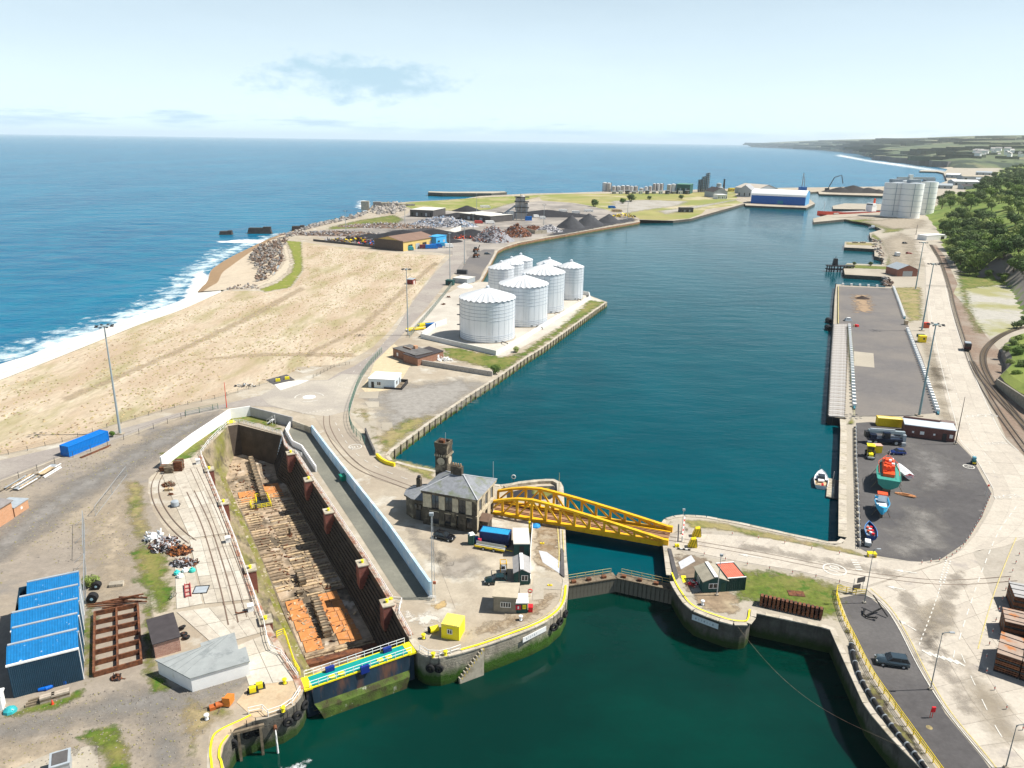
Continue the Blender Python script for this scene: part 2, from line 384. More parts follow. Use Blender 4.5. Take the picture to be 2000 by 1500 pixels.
m_sand=mat('beach_sand',(.56,.47,.35),.12,.3,.95,col3=(.50,.41,.30),s3=.15,t3=.6,w3=.08,world=True)
m_wetsand=mat('wet_sand',(.36,.22,.10),.12,.3,.5,world=True)
m_prom=mat('promenade_concrete',(.74,.71,.65),.05,.2,.85,col3=(.62,.58,.50),s3=.25,t3=.64,w3=.08,world=True)
m_grass=mat('grass_patch',(.115,.150,.022),.40,.9,.95,esoft=.8,col2=(.24,.21,.07),s2=.10,t2=.53,w2=.10,col3=(.06,.13,.012),s3=.35,t3=.60,w3=.06,world=True,edge=True,bump=.08,bscale=3)
m_grassdry=mat('dry_grass_patch',(.26,.23,.085),.30,.9,.95,esoft=1.0,col2=(.33,.26,.14),s2=.10,t2=.52,w2=.10,col3=(.13,.16,.035),s3=.22,t3=.58,w3=.07,world=True,edge=True,bump=.06,bscale=3)
m_grasspale=mat('pale_grass_patch',(.30,.27,.12),.22,.7,.95,col2=(.20,.205,.05),s2=.04,t2=.52,w2=.10,col3=(.40,.34,.20),s3=.12,t3=.6,w3=.06,world=True,edge=True)
m_earth=mat('bare_earth_patch',(.27,.20,.13),.3,.6,.95,col2=(.40,.33,.22),s2=.15,t2=.55,w2=.1,world=True,edge=True)
m_scuff=mat('pale_scuff_patch',(.56,.52,.45),.2,.6,.95,world=True,edge=True,eamp=2.4,escale=.5)
m_tarpatch=mat('grey_wear_patch',(.30,.28,.25),.2,.6,.95,world=True,edge=True,eamp=1.6,escale=.25,esoft=1.5)
m_gravel=mat('grey_gravel',(.40,.375,.33),.25,1.5,.95,col2=(.30,.27,.21),s2=.05,world=True,edge=True)
m_white=flat('white_paint',(.80,.80,.78),.6)
m_wornwhite=mat('worn_white_line',(.66,.64,.58),.15,3,.8,col3=(.48,.44,.37),s3=2.5,t3=.60,w3=.05,world=True)
m_wornyel=mat('worn_yellow_line',(.58,.48,.18),.15,3,.8,col3=(.48,.42,.30),s3=2.0,t3=.58,w3=.06,world=True)
m_yel=mat('yellow_paint',(.85,.62,.015),.08,1.5,.5,col3=(.50,.30,.05),s3=1.2,t3=.70,w3=.04)
m_brightyel=mat('bright_yellow_paint',(.88,.74,.02),.06,1.5,.5)
m_bridge=mat('bridge_yellow_paint',(.78,.43,.008),.10,.8,.5,col2=(.60,.30,.01),s2=.5,t2=.6,w2=.1,col3=(.28,.12,.03),s3=1.6,t3=.68,w3=.05)
m_rust=mat('rusty_steel',(.17,.066,.03),.45,2.2,.85,col2=(.07,.03,.02),s2=.9,t2=.56,w2=.1)
m_orange=mat('orange_rust_mat',(.55,.23,.075),.25,.5,.9,col2=(.30,.13,.06),s2=.35,t2=.60,w2=.08,col3=(.60,.40,.25),s3=.6,t3=.66,w3=.08)
m_dark=flat('dark_metal',(.03,.03,.033),.5)
m_black=flat('black_rubber',(.015,.015,.016),.8)
m_galv=flat('galvanised_steel',(.42,.45,.47),.45,.3)
m_mast=flat('mast_grey',(.34,.40,.42),.5,.2)
m_glass=flat('dark_glass',(.02,.025,.03),.12,spec=.6)
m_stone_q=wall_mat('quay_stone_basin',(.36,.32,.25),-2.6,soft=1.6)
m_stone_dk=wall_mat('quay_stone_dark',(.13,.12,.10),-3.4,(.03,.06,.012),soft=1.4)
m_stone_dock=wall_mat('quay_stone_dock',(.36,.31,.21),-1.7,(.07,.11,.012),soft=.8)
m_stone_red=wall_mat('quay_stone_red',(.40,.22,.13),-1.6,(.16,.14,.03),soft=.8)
m_cope=mat('coping_stone',(.46,.41,.32),.25,.7,.9,col3=(.30,.26,.19),s3=.5,t3=.58,w3=.06,world=True)
# land outlines (quay level z = 0)
BASIN_W=[(450,1700),(439,1500),(432,1480),(437,1457),(447,1441),(457,1425),(497,1408),(520,1403),(550,1393),(575,1378),(588,1362),(594,1346)]
DRY_L=[(594,1346),(585,1322),(548,1258),(531,1272),(512,1207),(495,1150),(460,1035),(430,975),(407,905),(394,885)]
DRY_L=[(594,1346),(585,1322),(530,1230),(495,1150),(460,1050),(430,975),(407,920),(394,885)]
DRY_H=[(394,885),(445,832),(465,829),(550,851)]
DRY_R=[(550,851),(556,873),(575,887),(600,927),(642,990),(710,1092),(747,1152),(800,1250)]
PIER_W=[(800,1250),(816,1275),(828,1282),(842,1286),(860,1286),(900,1276),(944,1263),(1000,1243),(1040,1228),(1072,1212),(1096,1192),(1107,1170),(1110,1140),(1105,1080),(1103,1032)]
HEAD_W=[(1103,1032),(1100,952),(1094,941),(1080,936),(1050,937),(1010,942),(982,948),(930,942),(846,918),(810,911),(766,899)]
QUAY_W=[(766,899),(757,888),(840,826),(920,771),(972,738),(1030,698),(1060,680),(1186,590)]
QUAY_N0=[(1186,590),(1135,571),(1000,557),(938,551)]
QUAY_N1=[(938,551),(945,540),(972,490),(985,483),(1014,474),(1080,462),(1190,443),(1245,434),(1250,432),(1247,429)]
QUAY_N2=[(1247,429),(1232,426),(1244,429),(1315,431),(1350,427),(1455,397.5),(1456,401)]
QUAY_N3=[(1456,401),(1575,406),(1592,397.5),(1578,386),(1562,377),(1598,374),(1600,379),(1736,383)]
NORTH=[(1736,383),(1740,364),(1580,366),(1440,368),(1300,372),(1177,374),(1111,376.5),(1036,378),(937,383),(907,388),(860,391),(795,394),(760,397),(735,402)]
COAST=[(735,402),(724,413),(700,425),(640,438),(600,448),(566,464),(556,475),(547,492),(552,508),(538,533),(515,551),(480,561),(440,566)]
PROM=[(440,566),(411,579),(350,606),(275,632),(200,662),(100,702),(0,741),(-200,820),(-600,990)]
A_OUT=BASIN_W+DRY_L[1:]+DRY_H[1:]+DRY_R[1:]+PIER_W[1:]+HEAD_W[1:]+QUAY_W[1:]+QUAY_N0[1:]+QUAY_N1[1:]+QUAY_N2[1:]+QUAY_N3[1:]+NORTH[1:]+COAST[1:]+PROM[1:]+[(-900,1200),(-500,1700)]
E_HEAD=[(1310,1124),(1303,1068),(1296,1030),(1300,1018),(1312,1012),(1340,1009),(1375,1011),(1450,1025),(1525,1042),(1600,1058),(1630,1064),(1646,1061),(1653,1050)]
E_QUAY=[(1653,1050),(1652,960),(1653,840),(1651,817)]
JETTY=[(1651,817),(1618,814),(1624,700),(1630,580),(1633,555),(1743,560)]
E_FAR=[(1743,560),(1737,541),(1650,536),(1647,520),(1655,514),(1722,517),(1727,505),(1708,500),(1708,490),(1722,487),(1649,483),(1650,472),(1715,473),(1700,464),(1698,455),(1722,448),(1690,433),(1650,428),(1589,434),(1588,427),(1622,418),(1690,413),(1690,409),(1627,408),(1626,402),(1650,397),(1745,399)]
E_N=[(1745,399),(1790,375),(1815,366),(1850,353),(1843,338),(1853,328)]
E_BASIN=[(1980,1700),(1870,1570),(1810,1500),(1760,1452),(1700,1382),(1664,1304),(1656,1287),(1628,1225),(1466,1191),(1467,1205),(1459,1216),(1447,1218),(1425,1215),(1400,1207),(1360,1192),(1340,1175),(1325,1152),(1310,1124)]
B_OUT=E_HEAD+E_QUAY[1:]+JETTY[1:]+E_FAR[1:]+E_N[1:]+[(2700,318),(2700,1700)]+E_BASIN[:-1]
struct('ground',MB().sheet(GG(A_OUT)),m_conc)
struct('ground',MB().sheet(GG(B_OUT)),m_conc_l)
def quay_wall(pts,m,label,z1=-9.0,batter=0.0,cope=None,cat='quay wall'):
 P=GG(pts); o=thing('quay_wall',label,cat,P[0]); rel=[p-P[0]for p in P]
 bot=[Vector((p.x,p.y,z1))for p in rel]
 mb=MB(); mb.strip(bot,[Vector((p.x,p.y,-.002))for p in rel]); mb.build('masonry',m,o)
 if cope:
  wdt,mm,step=cope
  C=resample(rel,step); k=0
  for a,b in zip(C,C[1:]):
   d=(b-a); L=d.length; d.normalize(); n=Vector((-d.y,d.x,0))*COPE_SIDE
   c=(a+b)/2+n*(wdt/2-.10); q=MB().box((0,0,.0),(L-.04,wdt,.16+.03*((k*7)%3))).build('coping_block',mm[k%len(mm)]if isinstance(mm,list)else mm,o)
   q.location=c; q.rotation_euler=(0,0,math.atan2(d.y,d.x)); k+=1
 return o
COPE_SIDE=1
CB=[m_cope,m_slab[1],m_slab[0]]
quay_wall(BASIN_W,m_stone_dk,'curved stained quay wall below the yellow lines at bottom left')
quay_wall(PIER_W,m_stone_q,'weed-green quay wall round the yellow cabin pier',cope=(1.1,CB,2.2))
quay_wall(HEAD_W,m_stone_dock,'rounded quay wall behind the stone dock office',cope=(1.0,CB,2.2))
quay_wall(QUAY_W,m_stone_dock,'long quay wall with timber posts below the white storage tanks',cope=(1.0,CB,3.0))
quay_wall(QUAY_N0,m_stone_dock,'short quay wall hidden behind the white storage tanks')
quay_wall(QUAY_N1,m_stone_red,'reddish quay wall below the three coal cones',cope=(1.5,CB,6.0))
quay_wall(QUAY_N2,m_stone_dk,'dark quay wall below the far flat grassland')
quay_wall(QUAY_N3,m_stone_dk,'dark piled wharf below the blue far shed')
quay_wall(E_HEAD,m_stone_dock,'quay wall round the grass bank at the bridge end',cope=(.9,CB,2.2))
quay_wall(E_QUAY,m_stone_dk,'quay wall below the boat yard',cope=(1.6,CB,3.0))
quay_wall(E_FAR,m_stone_dk,'broken quay walls of the small far jetties')
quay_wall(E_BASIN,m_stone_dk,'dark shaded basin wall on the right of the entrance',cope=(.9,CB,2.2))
# water
FAR=60000
SEA_IN=GG([(-900,1200),(-300,920),(100,740),(420,590),(500,562),(545,500),(590,462),(740,412),(900,394),(1036,384),(1300,377),(1600,372),(1736,376),(1790,385),(1860,352),(1858,330),(1900,312),(2600,302)],SEA_Z)
struct('sea',MB().sheet(SEA_IN+[Vector((FAR,FAR,SEA_Z)),Vector((0,FAR*1.3,SEA_Z)),Vector((-FAR,FAR,SEA_Z)),Vector((-FAR,60,SEA_Z))],SEA_Z),m_sea)
struct('dock_water',MB().sheet(GG([(1108,1141),(1205,1127),(1314,1150),(1320,1080),(1680,1075),(1690,800),(1760,560),(1780,420),(1780,388),(1700,372),(1450,375),(1300,400),(1200,432),(900,490),(900,560),(1100,600),(720,870),(800,930),(1080,970),(1090,1080)],DOCK_Z),DOCK_Z),m_dock)
struct('basin',MB().sheet([Vector((-32,10,SEA_Z)),Vector((90,10,SEA_Z)),*GG([(1720,1300),(1640,1200),(1480,1160),(1320,1110),(1212,1118),(1104,1130),(1090,1165),(1000,1225),(800,1240),(760,1290),(560,1340),(400,1420)],SEA_Z)],SEA_Z),m_basin)
# beach, promenade, surf
W_PROM=[(-600,930),(-200,775),(0,708),(60,690),(125,662),(200,640),(250,620),(310,600),(350,586),(383,571),(410,562),(430,556)]
a=resample(smooth_path(GG([(-600,990),(-200,820),(0,741),(100,702),(200,662),(275,632),(350,606),(411,579),(440,566)],.25)),6)
b=[G(0,0)]*0
bw=smooth_path(GG(W_PROM,-5.6))
def param(P,n):
 tot=sum((q-p).length for p,q in zip(P,P[1:])); s=tot/(n-1)*.99999; return resample(P,s)[:n]
pa,pb=param(a,60),param(bw,60); k=min(len(pa),len(pb))
top2=[p+Vector((0,0,0))for p in offset_path(pa[:k],-1.2)]
pr=tag(MB().strip(pa[:k],pb[:k]).build('promenade',m_prom),kind='structure')
kerb=MB()
for p,q in zip(pa,pa[1:]):kerb.bar(p+Vector((0,0,.15)),q+Vector((0,0,.15)),.6,.5)
kerb.build('kerb',m_prom,pr)
BEACH_IN=[(440,566),(470,563),(500,558),(515,551),(530,540),(545,512),(545,492),(553,477),(566,464),(600,448),(640,438),(700,425),(726,413),(735,402)]
BEACH_W=[(381,571),(392,558),(399,549),(408,527),(429,511),(455,497),(486,483),(525,465),(556,455),(590,446),(630,437),(690,424),(716,412),(728,400)]
ba,bb=smooth_path(GG(BEACH_IN,.05)),smooth_path(GG(BEACH_W,-5.3))
mid=[p.lerp(q,.72)for p,q in zip(ba,bb)]
for p in mid:p.z=-3.6
bo=struct('beach',MB().strip(ba,mid),m_sand,smooth=True)
struct('wet_sand',MB().strip(mid,bb),m_wetsand,bo,True)
m_foam=mat('sea_foam',(.82,.86,.87),.06,.8,.8,edge=True,eamp=1.5,escale=.14,esoft=.9)
m_foam2=mat('thin_sea_foam',(.60,.74,.79),.06,.8,.8,edge=True,eamp=3.0,escale=.14,esoft=1.6)
patch('surf_foam',[(-40,735),(0,712),(125,665),(250,622),(350,588),(383,572),(400,552),(409,529),(430,513),(487,485),(556,457),(552,455),(484,481),(430,505),(401,522),(380,552),(336,585),(240,620),(120,660),(0,702)],m_foam,SEA_Z+.06,1.0,3.2,'white surf breaking along the beach','surf')
patch('surf_foam',[(330,590),(370,578),(398,552),(410,525),(395,512),(375,520),(362,548),(352,572)],m_foam,SEA_Z+.09,.9,3,'broad wash of white foam where the promenade meets the beach','surf')
patch('surf_foam',[(-40,700),(120,652),(330,580),(380,530),(440,486),(540,450),(536,446),(430,476),(370,515),(300,570),(100,635),(-40,680)],m_foam2,SEA_Z+.04,2,10,'thin streaks of foam off the beach','surf')
patch('surf_foam',[(724,425),(727,410),(720,384),(700,384),(696,396),(712,404),(690,412),(660,432)],m_foam,SEA_Z+.06,2.5,10,'white surf round the ruined sea wall','surf')
patch('surf_foam',[(418,461),(495,463),(530,462),(528,457),(480,455),(420,459)],m_foam,SEA_Z+.07,1.5,5,'white wash between the wrecked blocks off the beach','surf')
# ground covers on the west side
sheet('field',[(-400,905),(-200,822),(0,744),(100,704.5),(200,664),(275,634),(350,608),(411,581),(441,568),(504,568),(518,572),(569,562),(594,527),(592,472),(640,480),(700,487),(760,493),(815,497),(872,499),(850,528),(806,584),(770,634),(728,678),(690,699),(660,712),(580,717),(560,736),(500,752),(430,774),(350,791),(215,831),(120,863),(0,888),(-400,1000)],.02,m_field,rag=2,amp=.02)
patch('grass',[(557,470),(590,472),(594,527),(570,561),(518,571),(505,566),(543,551),(566,532),(573,514),(566,490)],mat('verge_green',(.20,.225,.035),.25,.6,.95,col3=(.33,.28,.10),s3=.2,t3=.6,world=True,edge=True),.05,1,2.5,'curved green grass verge beside the sandy path','grass')
patch('path',[(550,480),(562,478),(570,514),(563,532),(540,549),(500,563),(488,560),(520,548),(545,524),(556,508)],mat('sandy_path',(.52,.45,.34),.12,.5,.95,world=True,edge=True),.045,1,2.0)
patch('grass',[(640,444),(700,430),(770,419),(790,428),(780,436),(700,446),(640,449)],m_grass,.06,2,6,'green bank behind the rocky shore','grass')
patch('grass',[(775,398),(800,395),(880,390),(930,386),(1040,381),(1060,384),(1000,398),(960,410),(880,412),(800,408)],mat('meadow_green',(.23,.255,.06),.25,.12,.95,col3=(.36,.32,.15),s3=.03,t3=.55,world=True,edge=True),.05,3,8,'wide green meadow between the far yard and the sea','grass')
sheet('grassland',[(1040,381),(1177,378),(1300,377),(1430,372),(1440,385),(1452,396),(1345,427),(1300,430),(1250,428),(1230,420),(1180,408),(1120,396),(1060,392)],.03,mat('far_grassland',(.30,.27,.10),.2,.03,.95,col2=(.22,.24,.06),s2=.012,t2=.5,w2=.08,col3=(.44,.38,.25),s3=.009,t3=.56,w3=.04,world=True),rag=2,amp=.06)
patch('gravel',[(1190,392),(1260,390),(1350,393),(1330,402),(1270,410),(1235,416),(1205,420),(1190,408)],m_gravel,.06,4,12)
patch('gravel',[(1280,412),(1320,407),(1400,395),(1440,388),(1448,390),(1380,404),(1300,420)],m_gravel,.065,4,10)
sheet('yard',[(600,455),(680,440),(780,425),(800,412),(900,404),(960,400),(1060,392),(1120,397),(1180,408),(1230,424),(1240,433),(1080,459),(1000,474),(965,490),(930,548),(905,545),(880,530),(900,500),(860,494),(800,490),(740,482),(640,470)],.035,mat('far_yard',(.26,.235,.21),.25,.1,.95,col2=(.40,.36,.31),s2=.022,t2=.52,w2=.1,col3=(.16,.15,.14),s3=.03,t3=.6,w3=.08,world=True),rag=2,amp=.05)
sheet('yard',[(905,520),(918,500),(945,487),(966,487),(950,520),(938,545),(925,552),(880,552)],.05,m_asph3,rag=1,amp=.03)
patch('dark_ground',[(700,478),(760,450),(850,444),(870,458),(800,490)],mat('coal_stained_ground',(.045,.045,.05),.3,.3,.9,world=True,edge=True),.06,2,6)
patch('dark_ground',[(1060,462),(1100,445),(1240,424),(1245,431),(1100,459)],MATS['coal_stained_ground'],.06,3,6)
sheet('road',[(-400,1010),(0,899),(120,872),(250,834),(350,806),(430,791),(510,772),(545,752),(578,744),(640,742),(662,728),(690,716),(730,690),(772,645),(806,590),(850,532),(885,497),(880,470),(905,466),(912,500),(880,542),(832,602),(780,660),(722,716),(700,748),(686,778),(682,800),(650,812),(600,808),(535,795),(490,793),(440,797),(330,819),(240,853),(110,895),(0,938),(-400,1090)],.04,m_tarmac)
sheet('road',[(508,773),(545,752),(580,745),(642,743),(668,730),(712,732),(694,770),(686,800),(640,813),(600,809),(560,800),(525,790)],.06,mat('junction_concrete',(.46,.415,.345),.10,.3,.9,col2=(.36,.325,.28),s2=.07,t2=.5,w2=.1,world=True))
sheet('road',[(536,751),(560,745),(605,742),(580,752),(548,762)],.075,m_prom,rag=1,amp=.04)
sheet('road',[(612,810),(684,800),(690,838),(706,868),(740,902),(800,925),(870,945),(985,985),(985,1018),(900,1000),(820,962),(735,935),(672,880),(636,845)],.045,mat('wharf_road',(.40,.345,.27),.10,.3,.9,col2=(.33,.28,.22),s2=.06,t2=.52,w2=.1,world=True))
sheet('yard',[(-300,1120),(0,940),(110,897),(240,856),(330,822),(430,800),(448,803),(420,822),(312,890),(309,918),(290,935),(288,960),(300,1000),(330,1040),(300,1060),(285,1130),(300,1200),(300,1300),(380,1330),(495,1315),(482,1345),(460,1372),(420,1395),(410,1430),(404,1500),(400,1600),(-500,1700)],.03,m_dirt,rag=2,amp=.03)
patch('grass',[(242,938),(275,940),(285,985),(295,1035),(270,1060),(250,1010)],m_grassdry,.06,.6,2,'patchy weeds between the yard and the curved dock track','grass')
patch('grass',[(262,1060),(330,1070),(338,1130),(342,1190),(300,1200),(270,1150),(255,1090)],m_grass,.06,.5,2.5,'weedy grass strip beside the scrap heaps','grass')
patch('grass',[(165,1170),(185,1180),(190,1330),(165,1340),(158,1250)],m_grass,.065,.4,1.6,'grass between the blue shed and the rusty frame','grass')
patch('grass',[(278,1180),(300,1190),(310,1320),(345,1345),(300,1355),(278,1320)],m_grass,.062,.4,1.5,'grass beside the black roofed hut','grass')
patch('grass',[(150,1440),(200,1415),(250,1420),(262,1500),(250,1560),(190,1560),(200,1480)],m_grass,.06,.4,1.6,'bright green grass patch in the foreground track','grass')
patch('grass',[(352,1392),(372,1368),(440,1378),(470,1390),(420,1405),(390,1440),(380,1470),(360,1430)],m_grassdry,.06,.4,2,'thin grass beside the curved yellow lines','grass')
patch('grass',[(0,1400),(40,1385),(110,1365),(165,1345),(165,1362),(110,1385),(30,1402),(-20,1412)],m_grass,.062,.4,1.2,'weeds in front of the blue shed','grass')
patch('grass',[(305,880),(330,885),(430,822),(465,812),(490,805),(535,812),(552,845),(500,828),(450,826),(392,880),(340,915)],m_grass,.06,.6,2,'green turf behind the head of the dry dock','grass')
m_lane=mat('worn_lane',(.235,.22,.20),.2,.5,.95,world=True,edge=True,eamp=1.3,escale=.2,esoft=1.6); m_tan=mat('tan_dust',(.40,.33,.24),.2,.5,.95,world=True,edge=True,eamp=1.6,escale=.3,esoft=1.6)
patch('dirt_track',[(-40,1060),(60,985),(200,905),(330,832),(430,806),(400,836),(300,895),(190,960),(60,1060),(-40,1130)],m_lane,.045,1,4)
patch('dirt_track',[(-40,1420),(90,1392),(250,1345),(380,1345),(490,1322),(470,1345),(390,1375),(330,1390),(370,1500),(300,1500),(270,1400),(100,1420),(-40,1460)],m_lane,.045,.8,3)
patch('dirt_track',[(170,1020),(260,950),(262,1060),(255,1170),(190,1160),(175,1080)],m_tan,.046,.8,4)
patch('dirt_track',[(-40,1460),(120,1440),(150,1500),(100,1560),(-60,1560)],m_tan,.046,.8,3)
sheet('slab',[(30,1500),(110,1466),(190,1455),(196,1570),(0,1570)],.06,m_conc_l)
def slabs(name,quad,nu,nv,z,parent=None,gap=.06,jit=.0,seed=3,mats=None,skip=(),th=.05):
 base=struct(name,MB().sheet(GG(quad),z),m_joint)if parent is None else parent
 Q=GG(quad); rnd=random.Random(seed); mats=mats or m_slab
 def P(u,v):return Q[0].lerp(Q[1],u).lerp(Q[3].lerp(Q[2],u),v)
 for i in range(nu):
  sh=rnd.uniform(-.3,.3)*jit/nv
  for j in range(nv):
   if(i,j)in skip:continue
   us=(i/nu,(i+1)/nu); vs=(max(0,j/nv+(sh if j else 0)),min(1,(j+1)/nv+(sh if j<nv-1 else 0)))
   c=P((us[0]+us[1])/2,(vs[0]+vs[1])/2); pts=[]
   for u,v in((us[0],vs[0]),(us[1],vs[0]),(us[1],vs[1]),(us[0],vs[1])):
    p=P(u,v); d=c-p; pts.append(p+d.normalized()*gap)
   h=z+th+rnd.uniform(0,.012)
   MB().prism([p-c for p in pts],-th,h-z).build('slab',rnd.choice(mats),base,loc=(c.x,c.y,z))
 return base
slabs('apron',[(308,910),(392,890),(455,1040),(372,1052)],4,6,.03,jit=.5)
slabs('apron',[(370,1056),(457,1044),(500,1170),(400,1180)],4,5,.03,jit=.5,seed=5)
slabs('apron',[(340,1070),(366,1060),(396,1180),(345,1190)],2,4,.03,jit=.5,seed=6)
slabs('apron',[(345,1196),(500,1174),(524,1232),(420,1262)],5,2,.03,jit=.4,seed=8)
slabs('apron',[(462,1262),(526,1236),(580,1330),(486,1340)],2,3,.03,jit=.4,seed=9)
struct('apron',MB().sheet(GG([(486,1341),(560,1330),(582,1326),(592,1347),(585,1360),(572,1375),(548,1390),(520,1399),(495,1402),(462,1372)]),.05),mat('gate_apron',(.52,.40,.26),.15,.4,.9,col3=(.42,.28,.16),s3=.3,t3=.6,w3=.08,world=True))
sheet('slipway',[(562,836),(610,838),(640,876),(690,942),(760,1040),(846,1163),(842,1172),(790,1172),(770,1150),(690,1025),(620,920),(578,872)],.03,m_asph2)
patch('dark_ground',[(1040,1010),(1098,1010),(1100,1080),(1098,1120),(1040,1110)],mat('pier_stain',(.24,.17,.10),.35,.5,.95,col3=(.40,.34,.25),s3=.35,t3=.56,w3=.1,world=True,edge=True),.035,.6,2)
patch('dark_ground',[(905,1235),(1000,1195),(1075,1150),(1095,1165),(1060,1205),(960,1245)],MATS['pier_stain'],.035,.6,3)
patch('scuff',[(775,1200),(830,1195),(870,1205),(850,1225),(800,1225)],m_scuff,.04,.5,2)
patch('earth',[(845,1180),(870,1172),(880,1185),(850,1195)],mat('sand_spill',(.45,.32,.15),.2,.6,.95,world=True,edge=True),.045,.4,1)
patch('wear',[(712,780),(760,755),(900,740),(955,748),(900,790),(820,830),(770,850),(740,835),(740,800)],m_tarpatch,.03,.8,5)
patch('grass',[(690,800),(715,800),(730,850),(745,888),(760,884),(840,822),(860,812),(800,815),(740,850)],m_grassdry,.05,.7,3,'dry grass along the quay of the white office','grass')
patch('grass',[(864,680),(890,678),(980,696),(1010,692),(1090,640),(1150,585),(1184,590),(1060,678),(1030,694),(985,728),(960,722),(870,700)],m_grass,.05,.8,3,'green grass strip on the quay below the storage tanks','grass')
patch('grass',[(766,896),(800,902),(850,915),(845,942),(800,920),(752,900)],m_grassdry,.05,.6,1.5,'grass verge beside the low yellow wall','grass')
sheet('yard',[(800,640),(860,580),(900,560),(935,550),(1000,553),(1130,568),(1178,590),(1090,640),(980,700),(830,660)],.03,mat('tank_yard_concrete',(.53,.49,.42),.08,.3,.9,col2=(.44,.40,.34),s2=.05,t2=.55,w2=.1,world=True))
sheet('yard',[(705,758),(735,700),(770,672),(800,690),(826,712),(800,716),(768,760),(715,768)],.033,mat('sandy_yard',(.56,.46,.30),.12,.5,.95,world=True),rag=2,amp=.03)
# ground covers on the east side
def slab_road(pathL,pathR,n,lanes,z,parent,seed):
 L,Rr=param(smooth_path(GG(pathL),8),n+1),param(smooth_path(GG(pathR),8),n+1); rnd=random.Random(seed); k=min(len(L),len(Rr))-1
 for i in range(k):
  for j in range(lanes):
   u0,u1=j/lanes,(j+1)/lanes
   pts=[L[i].lerp(Rr[i],u0),L[i].lerp(Rr[i],u1),L[i+1].lerp(Rr[i+1],u1),L[i+1].lerp(Rr[i+1],u0)]
   c=sum(pts,Vector())/4; pts=[p+(c-p).normalized()*.03 for p in pts]
   MB().prism([p-c for p in pts],-.02,.03+rnd.uniform(0,.012)).build('slab',rnd.choice(m_road),parent,loc=(c.x,c.y,z))
m_road=[mat('road_slab_a',(.50,.45,.375),.08,.4,.9,col3=(.40,.36,.31),s3=.3,t3=.64,w3=.06,world=True),mat('road_slab_b',(.475,.425,.355),.08,.4,.9,col3=(.37,.33,.29),s3=.3,t3=.62,w3=.06,world=True),mat('road_slab_c',(.515,.465,.39),.08,.4,.9,col3=(.42,.38,.32),s3=.3,t3=.66,w3=.06,world=True)]
rd=struct('road',MB().sheet(GG([(2300,1700),(2300,1500),(2300,1000),(2060,960),(2010,900),(1962,862),(1903,720),(1873,640),(1853,562),(1833,505),(1808,478),(1822,455),(1790,452),(1786,478),(1806,515),(1806,560),(1812,640),(1836,740),(1866,855),(1900,892),(1940,962),(1922,1012),(1888,1064),(1840,1096),(1700,1088),(1600,1068),(1500,1050),(1330,1030),(1308,1045),(1306,1064),(1340,1082),(1440,1098),(1560,1118),(1690,1150),(1735,1190),(1766,1236),(1806,1314),(1850,1390),(1925,1480),(2010,1600)]),.012),mat('road_base',(.40,.36,.30),.12,.4,.9,col3=(.30,.26,.21),s3=.2,t3=.6,w3=.08,world=True))
slab_road([(1322,1040),(1500,1053),(1700,1090),(1838,1099)],[(1318,1070),(1440,1096),(1560,1116),(1688,1146)],24,2,.02,rd,1)
slab_road([(1690,1150),(1735,1190),(1766,1236),(1806,1314),(1850,1390),(1925,1480),(2010,1600)],[(1900,1080),(1925,1130),(1950,1190),(2010,1270),(2080,1370),(2180,1460),(2300,1600)],13,4,.02,rd,2)
slab_road([(1842,1098),(1888,1066),(1924,1013),(1942,963),(1902,892),(1868,855),(1838,740),(1814,640),(1808,560)],[(1900,1078),(1985,1060),(2040,1010),(2030,940),(1990,880),(1958,853),(1905,735),(1871,640),(1851,562)],44,3,.02,rd,3)
slab_road([(1808,556),(1806,515),(1786,478),(1790,452)],[(1850,558),(1832,505),(1808,478),(1820,455)],20,2,.02,rd,4)
sheet('boat_yard',[(1672,826),(1700,824),(1765,832),(1864,858),(1897,892),(1936,962),(1918,1010),(1885,1060),(1838,1092),(1790,1098),(1705,1084),(1674,1068)],.03,m_asph)
patch('wear',[(1740,1075),(1780,990),(1830,1000),(1840,1060),(1815,1085),(1770,1095)],mat('asphalt_pale_wear',(.25,.235,.215),.3,.6,.95,world=True,edge=True,eamp=1.6,escale=.18,esoft=1.6),.05,.5,5)
patch('wear',[(1760,860),(1850,890),(1880,950),(1800,960)],mat('asphalt_wear',(.20,.19,.18),.2,.6,.95,world=True,edge=True,eamp=1.6,escale=.25,esoft=1.6),.048,.6,5)
sheet('jetty_deck',[(1636,559),(1743,563),(1770,627),(1802,700),(1836,806),(1765,812),(1671,812),(1665,700),(1659,636),(1636,634)],.03,m_asph3)
sheet('jetty_deck',[(1668,686),(1706,690),(1708,718),(1668,714)],.05,m_conc_l)
patch('earth',[(1660,575),(1700,575),(1712,610),(1668,612)],mat('brown_spill',(.34,.24,.15),.15,.5,.95,world=True,edge=True),.05,.8,5)
sheet('asphalt_strip',[(1640,1168),(1688,1158),(1735,1195),(1764,1240),(1803,1316),(1846,1393),(1920,1482),(2000,1600),(1900,1600),(1838,1500),(1770,1412),(1700,1300),(1668,1240)],.03,m_asph)
patch('grass',[(1335,1015),(1375,1015),(1450,1029),(1525,1045),(1600,1061),(1640,1068),(1680,1080),(1690,1090),(1600,1072),(1500,1053),(1400,1035),(1345,1032)],m_grassdry,.05,.6,1.2,'dry grass bank beside the dock road','grass')
patch('grass',[(1445,1110),(1560,1120),(1650,1145),(1648,1200),(1630,1215),(1500,1185),(1440,1175),(1420,1150)],m_grass,.05,.6,2.5,'green grass lawn behind the rusty sheet piles','grass')
patch('earth',[(1350,1155),(1430,1140),(1450,1195),(1425,1208),(1370,1190)],m_earth,.055,.5,2)
